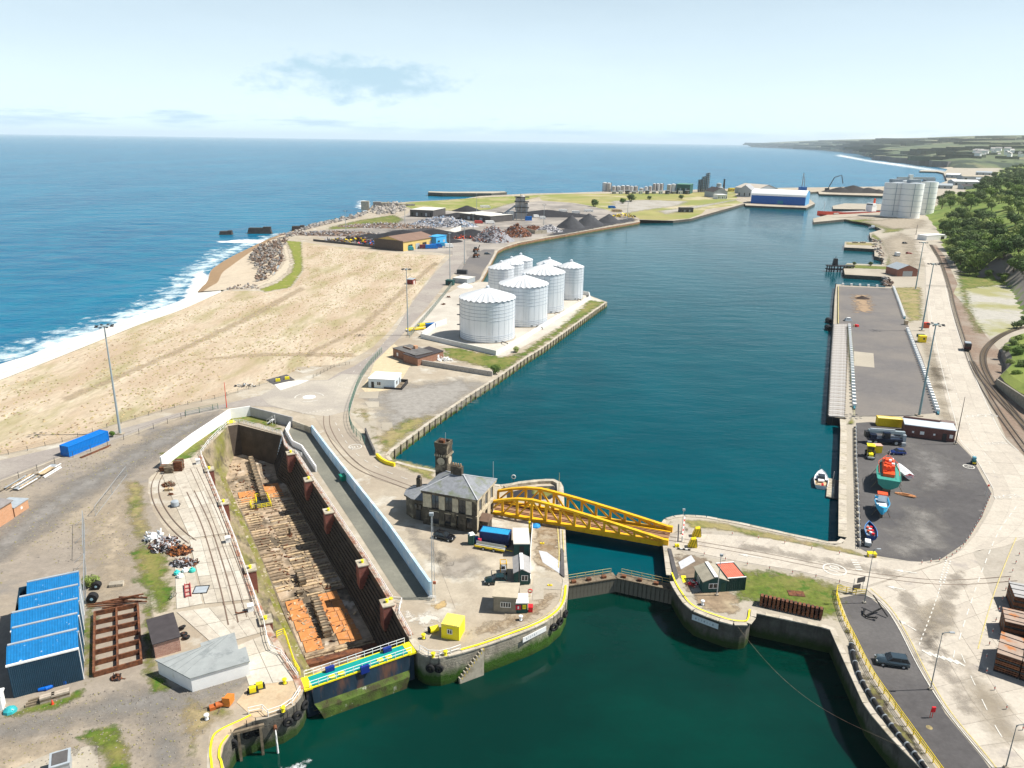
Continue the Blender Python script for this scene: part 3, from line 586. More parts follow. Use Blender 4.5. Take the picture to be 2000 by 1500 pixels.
patch('dark_ground',[(1310,1085),(1350,1080),(1400,1095),(1375,1140),(1340,1160),(1318,1120)],mat('dark_pier_ground',(.20,.155,.11),.3,.6,.95,world=True,edge=True),.045,.5,2)
patch('grass',[(1742,562),(1800,560),(1803,625),(1775,630),(1760,600)],m_grassdry,.05,.8,2.5,'grass between the jetty and the road','grass')
patch('grass',[(1650,430),(1690,436),(1725,448),(1722,456),(1760,452),(1780,440),(1740,432),(1690,428)],m_grass,.05,2,6,'grass on the point below the far silos','grass')
patch('grass',[(1712,470),(1725,480),(1735,500),(1728,518),(1745,530),(1738,500),(1725,470),(1705,455),(1700,462)],m_grass,.06,1,3,'grass edge by the small far jetties','grass')
patch('grass',[(1652,516),(1738,521),(1738,527),(1650,523)],m_grass,.05,.8,2,'grass on top of the near small jetty','grass')
patch('grass',[(1652,473),(1712,475),(1714,480),(1652,478)],m_grassdry,.05,.8,2,'dry grass on top of the far small jetty','grass')
sheet('track_bed',[(1818,478),(1835,500),(1856,560),(1876,640),(1906,718),(1965,855),(2030,920),(2120,900),(2060,790),(1985,720),(1925,655),(1890,600),(1866,545),(1845,500),(1828,478)],.02,mat('track_ballast',(.235,.17,.125),.3,1.0,.95,col2=(.30,.25,.20),s2=.05,world=True))
sheet('yard',[(1868,540),(1905,545),(1990,550),(2010,620),(1985,645),(1935,660),(1905,620)],.03,mat('gravel_yard',(.42,.40,.35),.15,.4,.95,col2=(.30,.29,.12),s2=.03,t2=.52,w2=.08,world=True),rag=2,amp=.06)
patch('grass',[(1866,530),(1950,540),(2010,545),(2020,560),(1950,558),(1890,565),(1905,620),(1930,655),(1905,650),(1880,600)],m_grass,.06,1.2,4,'green grass round the gravel yard by the railway','grass')
def tufts(name,label,pts,n,s0,s1,mats,seed,z=.03,cat='tufts'):
 P=GG(pts); rnd=random.Random(seed); xs=[p.x for p in P]; ys=[p.y for p in P]; g=MB(); mi=[]; k=0
 while k<n:
  x,y=rnd.uniform(min(xs),max(xs)),rnd.uniform(min(ys),max(ys))
  if not inside(x,y,P)or mnoise.noise(Vector((x*.05,y*.05,seed)))<rnd.uniform(-.5,.25):continue
  s=rnd.uniform(s0,s1); h=s*rnd.uniform(.3,.7); g.cur=rnd.randrange(len(mats)); a=rnd.uniform(0,3); k+=1
  g.add([(x+s*math.cos(a+j*1.57)*rnd.uniform(.6,1),y+s*math.sin(a+j*1.57)*rnd.uniform(.6,1),z)for j in range(4)]+[(x+rnd.uniform(-.3,.3)*s,y+rnd.uniform(-.3,.3)*s,z+h)],[(0,1,4),(1,2,4),(2,3,4),(3,0,4)])
 tag(g.build(name,mats),label,cat,kind='stuff')
TM=[flat('tuft_olive',(.26,.235,.10),.9),flat('tuft_straw',(.40,.31,.17),.9),flat('tuft_brown',(.30,.22,.14),.9)]
FIELD=[(-200,830),(0,752),(200,672),(411,590),(510,576),(575,562),(596,520),(600,480),(760,498),(865,504),(800,584),(728,674),(660,708),(560,730),(430,770),(215,828),(0,884),(-200,950)]
tufts('grass_tufts','small dry tufts scattered over the tan field',FIELD,7000,.2,.65,TM,2)
tufts('ground_stones','loose stones and weeds scattered over the dirt yard',[(-60,1060),(0,945),(240,862),(420,806),(300,900),(262,960),(262,1100),(170,1100),(30,1100),(0,1150)],1500,.06,.28,[flat('stone_grey',(.25,.225,.19)),flat('stone_dark',(.16,.14,.12)),TM[0]],3,.05)
tufts('ground_stones','loose stones and weeds scattered over the foreground track',[(-40,1400),(200,1350),(380,1345),(470,1330),(400,1400),(390,1520),(-60,1540)],900,.05,.2,[MATS['stone_grey'],MATS['stone_dark'],TM[0]],4,.07)
m_rut=mat('wheel_rut',(.38,.30,.20),.2,.6,.95,edge=True,eamp=1.6,escale=.2,esoft=1.8)
for pts in([(690,690),(640,690),(520,690),(400,700),(402,703),(520,695),(640,696),(690,697)],[(848,512),(780,570),(700,640),(600,690),(602,695),(706,644),(786,574),(854,515)],[(590,560),(480,620),(330,690),(120,780),(124,786),(336,695),(486,625),(594,565)]):patch('wheel_track',pts,m_rut,.035,1.0,2.0)
m_wornb=mat('worn_brown_ground',(.31,.265,.20),.25,.4,.95,edge=True,eamp=1.6,escale=.12,esoft=1.6)
for pts,c,f in(([(1715,470),(1760,455),(1790,470),(1796,520),(1750,535),(1735,505)],1.5,8),([(1680,432),(1760,425),(1810,430),(1800,446),(1740,448)],2.5,8),([(1630,425),(1700,421),(1740,424),(1700,428)],2.5,6),([(1800,660),(1815,660),(1850,800),(1862,850),(1845,830)],.8,3),([(1815,715),(1838,720),(1848,760),(1828,755)],.6,3),([(1880,1290),(1960,1380),(2000,1450),(1960,1450),(1900,1370)],.5,3),([(1780,1190),(1840,1180),(1860,1230),(1800,1240)],.5,3)):patch('worn_ground',pts,m_wornb,.075,c,f)
m_oil=mat('tyre_grime',(.30,.265,.22),.2,.5,.9,edge=True,eamp=2.2,escale=.35,esoft=1.8)
for pts in([(1745,1150),(1775,1160),(1830,1260),(1900,1390),(1890,1396),(1815,1270),(1765,1180)],[(1860,1120),(1880,1120),(1850,1200),(1800,1290),(1790,1280),(1835,1190)],[(860,1090),(930,1085),(950,1110),(900,1130),(860,1120)],[(800,1030),(850,1070),(870,1100),(840,1095),(800,1055)],[(1450,1062),(1600,1090),(1740,1118),(1735,1124),(1600,1098),(1450,1070)]):patch('tyre_marks',pts,m_oil,.078,.4,1.6)
# generic builders
def posts_and_rails(name,label,cat,path,h,spacing,rails,m,r=.045,post_r=None,group=None,panel=None,rail_h=None,sub=None,lean=0):
 P=resample([Vector(p)for p in path],spacing); P.append(Vector(path[-1])); o=thing(name,label,cat,P[0],0,group); rel=[p-P[0]for p in P]
 pr=post_r or r*1.25; pm=MB().cyl((0,0,-.05),(lean,0,h),pr,6).mesh('post',m)
 for p in rel:obj('post',pm,o,p)
 for k in(rail_h or[h*(i+1)/rails for i in range(rails)]):
  MB().tube([p+Vector((0,0,k))for p in rel],r,5).build('rail',m,o)
 if panel:
  mb=MB(); mb.strip([p+Vector((0,0,.08))for p in rel],[p+Vector((0,0,h))for p in rel]); mb.build('mesh_panel',panel,o)
 return o
def wall_path(name,label,pts,h,th,m,cat='wall',hs=None,capm=None,panel=None):
 P=GG(pts)if not isinstance(pts[0],Vector)else pts
 o=thing(name,label,cat,P[0]); rel=[p-P[0]for p in P]; hs=hs or[h]*len(P)
 L,Rr=offset_path(rel,th/2),offset_path(rel,-th/2); n=len(P); mb=MB()
 for i in range(n-1):
  a,b,c,d=L[i],L[i+1],Rr[i+1],Rr[i]; ups=(hs[i],hs[i+1],hs[i+1],hs[i])
  vs=[(q.x,q.y,q.z-.05)for q in(a,b,c,d)]+[(q.x,q.y,q.z+u)for q,u in zip((a,b,c,d),ups)]
  mb.add(vs,[(4,7,6,5),(0,1,5,4),(2,3,7,6)]+([(0,4,7,3)]if i==0 else[])+([(1,2,6,5)]if i==n-2 else[]))
 mb.build('wall_body',m,o)
 if capm:
  c=MB()
  for i in range(n-1):
   c.bar(rel[i]+Vector((0,0,hs[i]+.06)),rel[i+1]+Vector((0,0,hs[i+1]+.06)),th+.16,.12)
  c.build('wall_cap',capm,o)
 if panel:
  D=resample(rel,panel); pm=MB().box((0,0,0),(.16,th+.12,h+.05)).mesh('buttress',m)
  for i,p in enumerate(D[1:-1]):
   q=D[i+2]; obj('buttress',pm,o,p+Vector((0,0,h/2)),math.atan2(q.y-p.y,q.x-p.x))
 return o
def corr(mb,p0,du,dv,n,depth,nrm):
 """corrugated sheet spanned by du (along) and dv (rib direction)"""
 p0,du,dv,nrm=Vector(p0),Vector(du),Vector(dv),Vector(nrm); a,b=[],[]
 for i in range(n):
  for f,d in((.0,0),(.42,0),(.5,1),(.92,1)):
   q=p0+du*((i+f)/n)+nrm*depth*d; a.append(q); b.append(q+dv)
 a.append(p0+du); b.append(p0+du+dv); mb.strip(a,b); return mb
def container(label,A,B,W=2.44,Hh=2.6,m=None,roofm=None,group=None,lift=.0,cat='container',name='shipping_container'):
 """A->B: ground line of the visible long side (left to right as seen); depth goes away from the camera"""
 Lg=(B-A).length; o=thing(name,label,cat,A+Vector((0,0,lift)),ang(A,B),group); roofm=roofm or m
 fr=MB()
 for x in(.08,Lg-.08):
  for y in(.08,W-.08):fr.b0(x-.08,x+.08,y-.08,y+.08,0,Hh)
 for z in(.08,Hh-.08):
  for y in(.07,W-.07):fr.b0(.16,Lg-.16,y-.07,y+.07,z-.08,z+.08)
  for x in(.07,Lg-.07):fr.b0(x-.07,x+.07,.16,W-.16,z-.08,z+.08)
 fr.build('frame',m,o)
 n=max(6,int(Lg/.42))
 for y,s in((.05,1),(W-.05,-1)):corr(MB(),(.1,y,.1),(Lg-.2,0,0),(0,0,Hh-.2),n,.05,(0,s,0)).build('side_panel',m,o)
 corr(MB(),(.1,.1,Hh-.05),(Lg-.2,0,0),(0,W-.2,0),n,.03,(0,0,-1)).build('roof_panel',roofm,o)
 corr(MB(),(.05,.1,.1),(0,W-.2,0),(0,0,Hh-.2),6,.05,(1,0,0)).build('end_panel',m,o)
 for k in(0,1):
  d=MB().b0(Lg-.06,Lg-.01,.12+k*(W/2-.1),W/2-.01+k*(W/2-.1),.16,Hh-.16).build('door',m,o)
  MB().cyl((Lg+.02,.5+k*1.2,.2),(Lg+.02,.5+k*1.2,Hh-.2),.03,5).build('lock_rod',m_galv,d)
 return o
def tyre_mesh(R_=.55,r=.2,n=16,k=8):
 mb=MB(); vs,fs=[],[]
 for i in range(n):
  a=2*math.pi*i/n
  for j in range(k):
   b=2*math.pi*j/k; q=R_-r+r*math.cos(b); vs.append((q*math.cos(a),.75*r*math.sin(b)*1.3,q*math.sin(a)))
 for i in range(n):
  for j in range(k):fs.append((i*k+j,i*k+(j+1)%k,((i+1)%n)*k+(j+1)%k,((i+1)%n)*k+j))
 return mb.add(vs,fs).mesh('tyre',m_black,True)
TYRE=None
def wheels(o,xs,half,r,wdt=.24,rim=None):
 tm=MB().tube([(0,-wdt/2,0),(0,wdt/2,0)],r,16).mesh('wheel',m_black); rm=MB().tube([(0,-wdt/2-.01,0),(0,wdt/2+.01,0)],r*.58,12).mesh('rim',rim or m_galv)
 for x in xs:
  for s in(-1,1):
   wv=obj('wheel',tm,o,(x,s*half,r)); obj('rim',rm,wv)
def car(label,pos,rz,paint,L=4.4,W=1.8,Hh=1.5,kind='hatch',name='parked_car',group=None):
 o=thing(name,label,'car',pos,rz,group); z0=.28
 if kind=='suv':prof=[(-.50,.62),(-.495,.66),(-.44,1.0),(-.36,1.0),(.16,.66),(.24,.64),(.44,.56),(.50,.45)]
 else:prof=[(-.50,.58),(-.47,.66),(-.40,1.0),(-.30,1.0),(.10,.66),(.20,.64),(.42,.52),(.50,.40)]
 belt=[(-.5,.60),(-.3,.62),(0,.63),(.2,.62),(.42,.53),(.5,.42)]
 def loft(mb,sec,wtop):
  vs,fs=[],[]; n=len(sec)
  for x,zt,zb,wt in sec:
   e=1-.12*(abs(x)/.5)**4
   for y,z in((-W/2*e,zb),(-W/2*e*1.0,(zb+zt)/2),(-W/2*e*wt,zt),(W/2*e*wt,zt),(W/2*e,(zb+zt)/2),(W/2*e,zb)):vs.append((x*L,y,z))
  for i in range(n-1):
   for j in range(6):fs.append((i*6+j,i*6+(j+1)%6,(i+1)*6+(j+1)%6,(i+1)*6+j))
  fs+=[tuple(range(6))[::-1],tuple(range((n-1)*6,n*6))]; mb.add(vs,fs)
 b=MB(); loft(b,[(x,z*Hh,z0,.96)for x,z in belt],.95); b.build('body',paint,o,True)
 roof=.98*Hh; hb=.62*Hh
 c=MB(); xa,xb,xc,xd=(-.49,-.40,.04,.20)if kind=='suv' else(-.47,-.34,.0,.18)
 ring=lambda x,y,z:(x*L,y*W/2,z)
 v=[ring(xa,-.90,hb),ring(xd,-.90,hb),ring(xc,-.74,roof),ring(xb,-.74,roof),ring(xa,.90,hb),ring(xd,.90,hb),ring(xc,.74,roof),ring(xb,.74,roof)]
 c.add(v,[(0,1,2,3),(5,4,7,6),(1,5,6,2),(4,0,3,7)]); c.build('windows',m_glass,o)
 rf=MB(); rf.add([ring(xb-.01,-.76,roof-.02),ring(xc+.01,-.76,roof-.02),ring(xc+.01,.76,roof-.02),ring(xb-.01,.76,roof-.02),ring(xb,-.66,roof+.05),ring(xc,-.66,roof+.05),ring(xc,.66,roof+.05),ring(xb,.66,roof+.05)],[(0,1,5,4),(1,2,6,5),(2,3,7,6),(3,0,4,7),(4,5,6,7)])
 for s in(-1,1):
  for x0,x1 in((xa,xb),(xd,xc),((xa+xd)/2-.06,(xb+xc)/2-.03)):rf.bar(ring(x0,s*.91,hb),ring(x1,s*.755,roof),.09)
 rf.build('roof',paint,o)
 for s in(-1,1):
  MB().box((L*.485,s*W*.34,Hh*.43),(.12,.34,.14)).build('headlight',m_galv,o)
  MB().box((-L*.488,s*W*.37,Hh*.5),(.1,.22,.22)).build('tail_light',flat('red_lamp',(.5,.02,.02),.3),o)
  MB().box((L*.14,s*(W/2+.08),hb+.06),(.16,.2,.14)).build('mirror',paint,o)
 wheels(o,(-L*.31,L*.31),W/2-.1,.33); return o
def drum(o,name,m,a,b,r,n=14):
 mb=MB(); mb.tube([a,b],r,n)
 A,B=Vector(a),Vector(b)
 for t in(.03,.35,.65,.97):mb.tube([A.lerp(B,t-.02),A.lerp(B,t+.02)],r*1.05,n)
 return mb.build(name,m,o)
def hut(name,label,A,B,depth,h,roof='flat',wm=None,rm=None,rh=.8,over=.15,cat='hut',openings=(),trim=None,ridge='x'):
 """A->B front wall on the ground seen left to right; x along the front, y away; openings: (face, pos 0-1, z, w, h, kind)"""
 L=(B-A).length; o=thing(name,label,cat,A,ang(A,B)); t=.14
 MB().b0(0,L,0,t,0,h).build('wall',wm,o); MB().b0(0,L,depth-t,depth,0,h).build('wall',wm,o)
 MB().b0(0,t,t,depth-t,0,h).build('wall',wm,o); MB().b0(L-t,L,t,depth-t,0,h).build('wall',wm,o)
 if roof=='flat':MB().b0(-over,L+over,-over,depth+over,h+.002,h+.2).build('roof',rm,o)
 elif roof=='mono':
  MB().add([(-over,-over,h),(L+over,-over,h),(L+over,depth+over,h+rh),(-over,depth+over,h+rh),(-over,-over,h+.16),(L+over,-over,h+.16),(L+over,depth+over,h+rh+.16),(-over,depth+over,h+rh+.16)],[(4,5,6,7),(0,1,5,4),(1,2,6,5),(2,3,7,6),(3,0,4,7),(3,2,1,0)]).build('roof',rm,o)
  MB().add([(0,depth-.01,h),(L,depth-.01,h),(L,depth-.01,h+rh),(0,depth-.01,h+rh),(L-.01,.1,h),(.01,.1,h)],[(0,3,2,1),(4,1,2),(5,3,0)]).build('gable',wm,o)
 else:
  g=MB()
  if ridge=='x':
   for s in(0,1):
    y0,ye=(depth/2,-over)if s==0 else(depth/2,depth+over)
    sl=rh/(depth/2); ze=h-sl*over
    MB().add([(-over,ye,ze),(L+over,ye,ze),(L+over,y0,h+rh),(-over,y0,h+rh),(-over,ye,ze+.12),(L+over,ye,ze+.12),(L+over,y0,h+rh+.12),(-over,y0,h+rh+.12)],[(4,5,6,7)if s==0 else(7,6,5,4),(0,1,5,4),(1,2,6,5),(3,0,4,7),(3,2,1,0)]).build('roof_slope',rm,o)
   for x in(.01,L-.01):g.add([(x,0,h),(x,depth,h),(x,depth/2,h+rh)],[(0,1,2)])
  else:
   for s in(0,1):
    xe=-over if s==0 else L+over; sl=rh/(L/2); ze=h-sl*over
    MB().add([(xe,-over,ze),(xe,depth+over,ze),(L/2,depth+over,h+rh),(L/2,-over,h+rh),(xe,-over,ze+.12),(xe,depth+over,ze+.12),(L/2,depth+over,h+rh+.12),(L/2,-over,h+rh+.12)],[(4,5,6,7)if s else(7,6,5,4),(0,4,5,1),(1,5,6,2),(0,3,7,4),(0,1,2,3)]).build('roof_slope',rm,o)
   for y in(.01,depth-.01):g.add([(0,y,h),(L,y,h),(L/2,y,h+rh)],[(0,1,2)])
  g.build('gable',wm,o)
  if trim:
   (MB().b0(-over,L+over,depth/2-.12,depth/2+.12,h+rh+.1,h+rh+.2)if ridge=='x' else MB().b0(L/2-.3,L/2+.3,-over,depth+over,h+rh+.06,h+rh+.16)).build('ridge_cap',trim,o)
 for f,u,z,ww,hh,kd in openings:
  mm={'w':m_glass,'d':m_dark,'W':m_white,'g':m_galv,'D':flat('green_door',(.02,.07,.05))}[kd]; nm='window' if kd in 'wW' else 'door'
  if f=='f':q=MB().b0(u*L-ww/2,u*L+ww/2,-.05,.02,z,z+hh).build(nm,mm,o); fr=(('x',u*L,-.07),)
  elif f=='r':q=MB().b0(L-.02,L+.05,u*depth-ww/2,u*depth+ww/2,z,z+hh).build(nm,mm,o)
  else:q=MB().b0(-.05,.02,u*depth-ww/2,u*depth+ww/2,z,z+hh).build(nm,mm,o)
  if kd=='w':
   fr=MB()
   if f=='f':
    for x in(u*L-ww/2,u*L,u*L+ww/2):fr.b0(x-.05,x+.05,-.1,-.045,z-.05,z+hh+.05)
    for zz in(z-.02,z+hh):fr.b0(u*L-ww/2-.05,u*L+ww/2+.05,-.105,-.05,zz-.05,zz+.05)
   else:
    x0=L+.045 if f=='r' else-.1
    for y in(u*depth-ww/2,u*depth,u*depth+ww/2):fr.b0(x0,x0+.055,y-.05,y+.05,z-.05,z+hh+.05)
   fr.build('window_frame',m_white,q)
 return o
def mast(label,base,h,r=.22,head='cluster',m=None,name='light_mast',group=None,arm=1.4):
 o=thing(name,label,'light mast',base,0,group); m=m or m_mast
 MB().tube([(0,0,0),(0,0,h)],r,10,r2=r*.45).build('pole',m,o); MB().box((0,0,.15),(r*5,r*5,.3)).build('base',m_conc,o)
 if head=='cluster':
  hd=MB().lathe([(.15,h-.3),(.55,h),(.55,h+.15),(.1,h+.3)],10).build('head_frame',m,o)
  lm=MB().box((0,0,0),(.75,.45,.22)).mesh('lamp',m_dark)
  for k in range(8):obj('lamp',lm,hd,(1.2*arm*math.cos(k*math.pi/4),1.2*arm*math.sin(k*math.pi/4),h+.02),k*math.pi/4)
  bm_=MB()
  for k in range(4):bm_.bar((-1.2*arm*math.cos(k*math.pi/4),-1.2*arm*math.sin(k*math.pi/4),h+.05),(1.2*arm*math.cos(k*math.pi/4),1.2*arm*math.sin(k*math.pi/4),h+.05),.07)
  bm_.build('cross_arm',m,hd)
 elif head=='arm':
  MB().tube([(0,0,h-.3),(.2,0,h),(arm,0,h+.1)],.06,6).build('arm',m,o); MB().box((arm+.25,0,h+.08),(.7,.28,.14)).build('lamp',m_galv,o)
 elif head=='flood':MB().box((0,-.2,h),(.5,.35,.4)).build('lamp',m_galv,o)
 return o
def scrap(name,label,c,rx,ry,h,n,cols,seed,size=(.3,1.4),cat='scrap heap',core=None,m_core=None):
 """a heap: a lumpy core with hundreds of bent bars, plates and blocks tumbling over it"""
 o=thing(name,label,cat,c); rnd=random.Random(seed)
 if core is not False:
  mb=MB(); vs=[]; fs=[]; K,Mr=18,6
  for i in range(Mr+1):
   for j in range(K):
    f=i/Mr; a=2*math.pi*j/K; q=1+.25*mnoise.noise(Vector((math.cos(a)*1.3,math.sin(a)*1.3,f*2+seed)))
    vs.append((rx*f*q*math.cos(a),ry*f*q*math.sin(a),h*.88*(1-f**1.3)*q-.05))
  for i in range(Mr):
   for j in range(K):fs.append((i*K+j,(i+1)*K+j,(i+1)*K+(j+1)%K,i*K+(j+1)%K))
  mb.add(vs,fs); mb.build('heap_core',m_core or cols[0],o)
 groups=[MB()for _ in cols]
 for k in range(n):
  a=rnd.uniform(0,6.283); f=math.sqrt(rnd.random())*.98; p=Vector((rx*f*math.cos(a),ry*f*math.sin(a),h*(1-f**1.3)*rnd.uniform(.75,1.05)+.1))
  s=rnd.uniform(*size); t=rnd.random(); g=groups[rnd.randrange(len(cols))]
  d=(s*1.8,s*.14,s*.14)if t<.35 else(s,s*.7,s*.06)if t<.7 else(s*.6,s*.5,s*.45)
  g.box(p,d,rnd.uniform(0,6.28),rnd.uniform(-.9,.9),rnd.uniform(-.9,.9))
 for g,m in zip(groups,cols):
  if g.v:q=g.build('scrap_pieces',m,o); q['kind']='stuff'
 return o
def cone_heap(name,label,c,r,h,m,cat='heap',sx=1.0,seed=0,top=.06):
 mb=MB(); K,Mr=28,10; vs,fs=[],[]
 for i in range(Mr+1):
  f=i/Mr
  for j in range(K):
   a=2*math.pi*j/K; q=1+.10*mnoise.noise(Vector((math.cos(a)*1.5+seed,math.sin(a)*1.5,f*3)))
   vs.append((r*sx*f*q*math.cos(a),r*f*q*math.sin(a),h*(1-max(0,f-top)/(1-top))*(1+.04*mnoise.noise(Vector((a,f*5,seed))))-.1))
 for i in range(Mr):
  for j in range(K):fs.append((i*K+j,(i+1)*K+j,(i+1)*K+(j+1)%K,i*K+(j+1)%K))
 o=mb.add(vs,fs).build(name,m,None,True,c); return tag(o,label,cat)
 # the dry dock
DZ=-8.0
m_dfloor=mat('dock_floor_stone',(.42,.32,.22),.35,.5,.9,col2=(.10,.08,.055),s2=.16,t2=.54,w2=.08,col3=(.58,.50,.40),s3=.22,t3=.62,w3=.05,world=True)
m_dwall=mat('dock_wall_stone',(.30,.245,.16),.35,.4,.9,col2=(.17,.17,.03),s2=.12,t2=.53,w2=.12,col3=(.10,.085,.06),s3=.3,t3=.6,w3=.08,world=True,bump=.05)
m_dwallr=mat('dock_wall_shaded_stone',(.085,.065,.05),.3,.4,.9,world=True,bump=.05)  # wall stone with the shade of the sunless right and head walls coloured in
m_altar=mat('altar_stone_weed',(.26,.215,.10),.35,.6,.95,col2=(.17,.18,.025),s2=.3,t2=.50,w2=.10,col3=(.50,.44,.34),s3=.9,t3=.62,w3=.05,world=True)
m_brickred=brick_mat('red_engineering_brick',(.30,.075,.05),(.24,.06,.045),(.30,.22,.18),dirt=.4)
m_timber=mat('weathered_timber',(.20,.16,.11),.35,1.5,.95,col2=(.11,.085,.06),s2=.9)
m_plank=[mat('dock_plank_a',(.56,.42,.25),.3,.9,.95,col2=(.16,.12,.08),s2=.7,t2=.55,w2=.1),mat('dock_plank_b',(.40,.30,.19),.35,.9,.95,col2=(.14,.10,.07),s2=.7,t2=.52,w2=.1),mat('dock_plank_c',(.20,.15,.10),.4,.9,.95,col2=(.40,.28,.17),s2=.7,t2=.62,w2=.08)]
O=Vector((0,0,0))
dd=thing('dry_dock','long stone dry dock pit with shadowed right wall and timbered floor','dry dock',O)
RL,RH,RR=GG(DRY_L),GG(DRY_H),GG(DRY_R)
axis=(G(445,832)-G(594,1346)); axis.z=0; axis.normalize(); side=Vector((axis.y,-axis.x,0))
def stepped(P,sgn,steps,m,name):
 """wall going down from rim path P in (offset, z) steps towards the pit"""
 mb=MB(); rows=[]
 for off,z in steps:rows.append([Vector((p.x,p.y,z))+side*sgn*off for p in P])
 for a,b in zip(rows,rows[1:]):(mb.strip(b,a)if sgn<0 else mb.strip(a,b))
 return mb.build(name,m,dd)
wl=[G(594,1346)]+RL[1:]
stepped(wl,1,[(0,0),(.0,-3.4)],m_dwall,'side_wall')
ls=[]
for k in range(6):ls+=[(.3+k*.75,-3.4-k*.76),(.3+(k+1)*.75,-3.4-k*.76)]if k else[(0,-3.4),(1.05,-3.4)]
ls.append((4.8,DZ))
stepped(wl,1,ls[:8],m_dwall,'altar_steps'); stepped(wl,1,ls[7:],m_altar,'altar_steps')
rs=[(0,0),(0,-1.6)]
for k in range(9):rs+=[(.28*k+.28,-1.6-k*.7),(.28*k+.28,-1.6-(k+1)*.7)]
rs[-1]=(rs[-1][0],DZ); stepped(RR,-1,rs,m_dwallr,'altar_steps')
FL=[p+side*4.7 for p in wl]; FR=[p-side*2.4 for p in RR]
hb0,hb1=RH[0]+side*4.7,RR[0]-side*2.4
h1,h2=RH[1],RH[2]; f1=h1+Vector((1.5,-2.0,DZ)); f2=h2+Vector((1.2,-2.0,DZ))
MB().add([RH[0],h1,f1,Vector((FL[-1].x,FL[-1].y,DZ)),Vector((RH[0].x,RH[0].y,-3.4)),RH[0]+side*2.4+Vector((0,0,-5.3))],[(0,4,5,1),(5,3,2,1)]).build('head_shoulder',m_dwall,dd)
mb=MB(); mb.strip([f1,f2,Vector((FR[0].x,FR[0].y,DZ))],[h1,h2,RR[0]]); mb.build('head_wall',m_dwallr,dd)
fl=MB().sheet([Vector((p.x,p.y,DZ))for p in FL]+[f1,f2]+[Vector((p.x,p.y,DZ))for p in FR],DZ+.001).build('floor',m_dfloor,dd)
m_cop2=mat('dock_coping',(.46,.38,.30),.3,.8,.9,col3=(.34,.16,.10),s3=.5,t3=.52,w3=.08,world=True)
for P,sg in((wl,-1),(RR,1)):
 C=resample(P,2.4)
 for a,b in zip(C,C[1:]):
  d=b-a; q=MB().box((0,0,0),(d.length-.05,1.0,.18)).build('coping_block',m_cop2,dd); q.location=(a+b)/2+side*sg*.45+Vector((0,0,.05)); q.rotation_euler=(0,0,ang(a,b))
e0=G(606,1312,DZ); rnd=random.Random(4); q0=(FL[0]+FR[-1])/2
def dockpt(s,t):return Vector((fl0.x,fl0.y,DZ))+axis*s+side*(t-.063*s)
fl0=G(600,1308,DZ)
for k in range(58):
 s=1.5+k*1.18
 if 4<s<21:continue
 for t0,t1 in((.4,3.6+rnd.uniform(-.3,.3)),(5.2,8.6+rnd.uniform(-.5,.5)),(8.8,12.2)):
  if rnd.random()<.12:continue
  a,b=dockpt(s+rnd.uniform(-.05,.05),t0),dockpt(s,t1)
  q=MB().box((0,0,0),((b-a).length,rnd.uniform(.42,.62),.22)).build('plank',rnd.choice(m_plank),dd); q.location=(a+b)/2+Vector((0,0,.1)); q.rotation_euler=(0,0,ang(a,b)+rnd.uniform(-.01,.01))
for(s0,s1,t0,t1,ns,ntt)in((4.2,21,.9,4.0,5,1),(4.2,21,6.6,10.6,5,2),(66,73,1.0,5.0,2,1),(67,75,7.2,11,2,1)):
 for i in range(ns):
  for j in range(ntt):
   a,b=dockpt(s0+(s1-s0)*i/ns+.12,t0+(t1-t0)*j/ntt+.08),dockpt(s0+(s1-s0)*(i+1)/ns,t0+(t1-t0)*(j+1)/ntt)
   c=(a+b)/2; q=MB().box((0,0,0),((s1-s0)/ns-.15,(t1-t0)/ntt-.1,.12)).build('floor_plate',m_orange,dd); q.location=c+Vector((0,0,.08+.02*((i+j)%2))); q.rotation_euler=(0,0,ang(O,axis))
MB().bar(dockpt(3.2,.4)+Vector((0,0,.2)),dockpt(3.2,12)+Vector((0,0,.2)),.8,.4).build('sill',m_plank[1],dd)
MB().bar(dockpt(1.0,.2)+Vector((0,0,.3)),dockpt(1.0,13)+Vector((0,0,.3)),1.4,.6).build('sill',m_rust,dd)
for t in(.2,):MB().bar(dockpt(2,t)+Vector((0,0,.12)),dockpt(64,t)+Vector((0,0,.1)),.3,.2).build('gutter_kerb',m_timber,dd)
deb=[MB(),MB(),MB()]; rnd=random.Random(77)
for k in range(420):
 p=dockpt(rnd.uniform(1,92),rnd.triangular(.2,12.4,3)); s=rnd.uniform(.12,.5); deb[k%3].box(p+Vector((0,0,.16)),(s*1.8,s*.7,.14),rnd.uniform(0,6),rnd.uniform(-.2,.2))
for g,m in zip(deb,(m_rust,m_plank[0],m_plank[1])):g.build('floor_debris',m,dd)['kind']='stuff'
def keel_row(label,s0,s1,t,wd,hh,n):
 p0=dockpt(s0,t); o=thing('keel_block_row',label,'keel blocks',p0,ang(O,axis)); L=s1-s0; rnd=random.Random(n)
 bm_=MB().box((0,0,0),(L/n*.72,wd,.34)).mesh('block',m_timber); bm2=MB().box((0,0,0),(L/n*.6,wd*.8,.34)).mesh('block',m_plank[1])
 for i in range(n):
  for k in range(max(1,int(hh/.36))):obj('block',bm_ if(i+k)%2 else bm2,o,((i+.5)*L/n,rnd.uniform(-.08,.08),.3+k*.36),rnd.uniform(-.03,.03))
 return o
keel_row('long row of cribbed keel blocks on the orange mats nearest the gate',7,19,5.3,1.5,1.5,14)
keel_row('short row of keel blocks in the middle of the dry dock',25,30,5.4,1.4,1.5,6)
keel_row('tiny group of keel blocks just beyond the orange mats',22,23.6,4.2,1.2,.8,2)
keel_row('long row of keel blocks leading to the head of the dry dock',66,92,6.0,1.3,1.5,26)
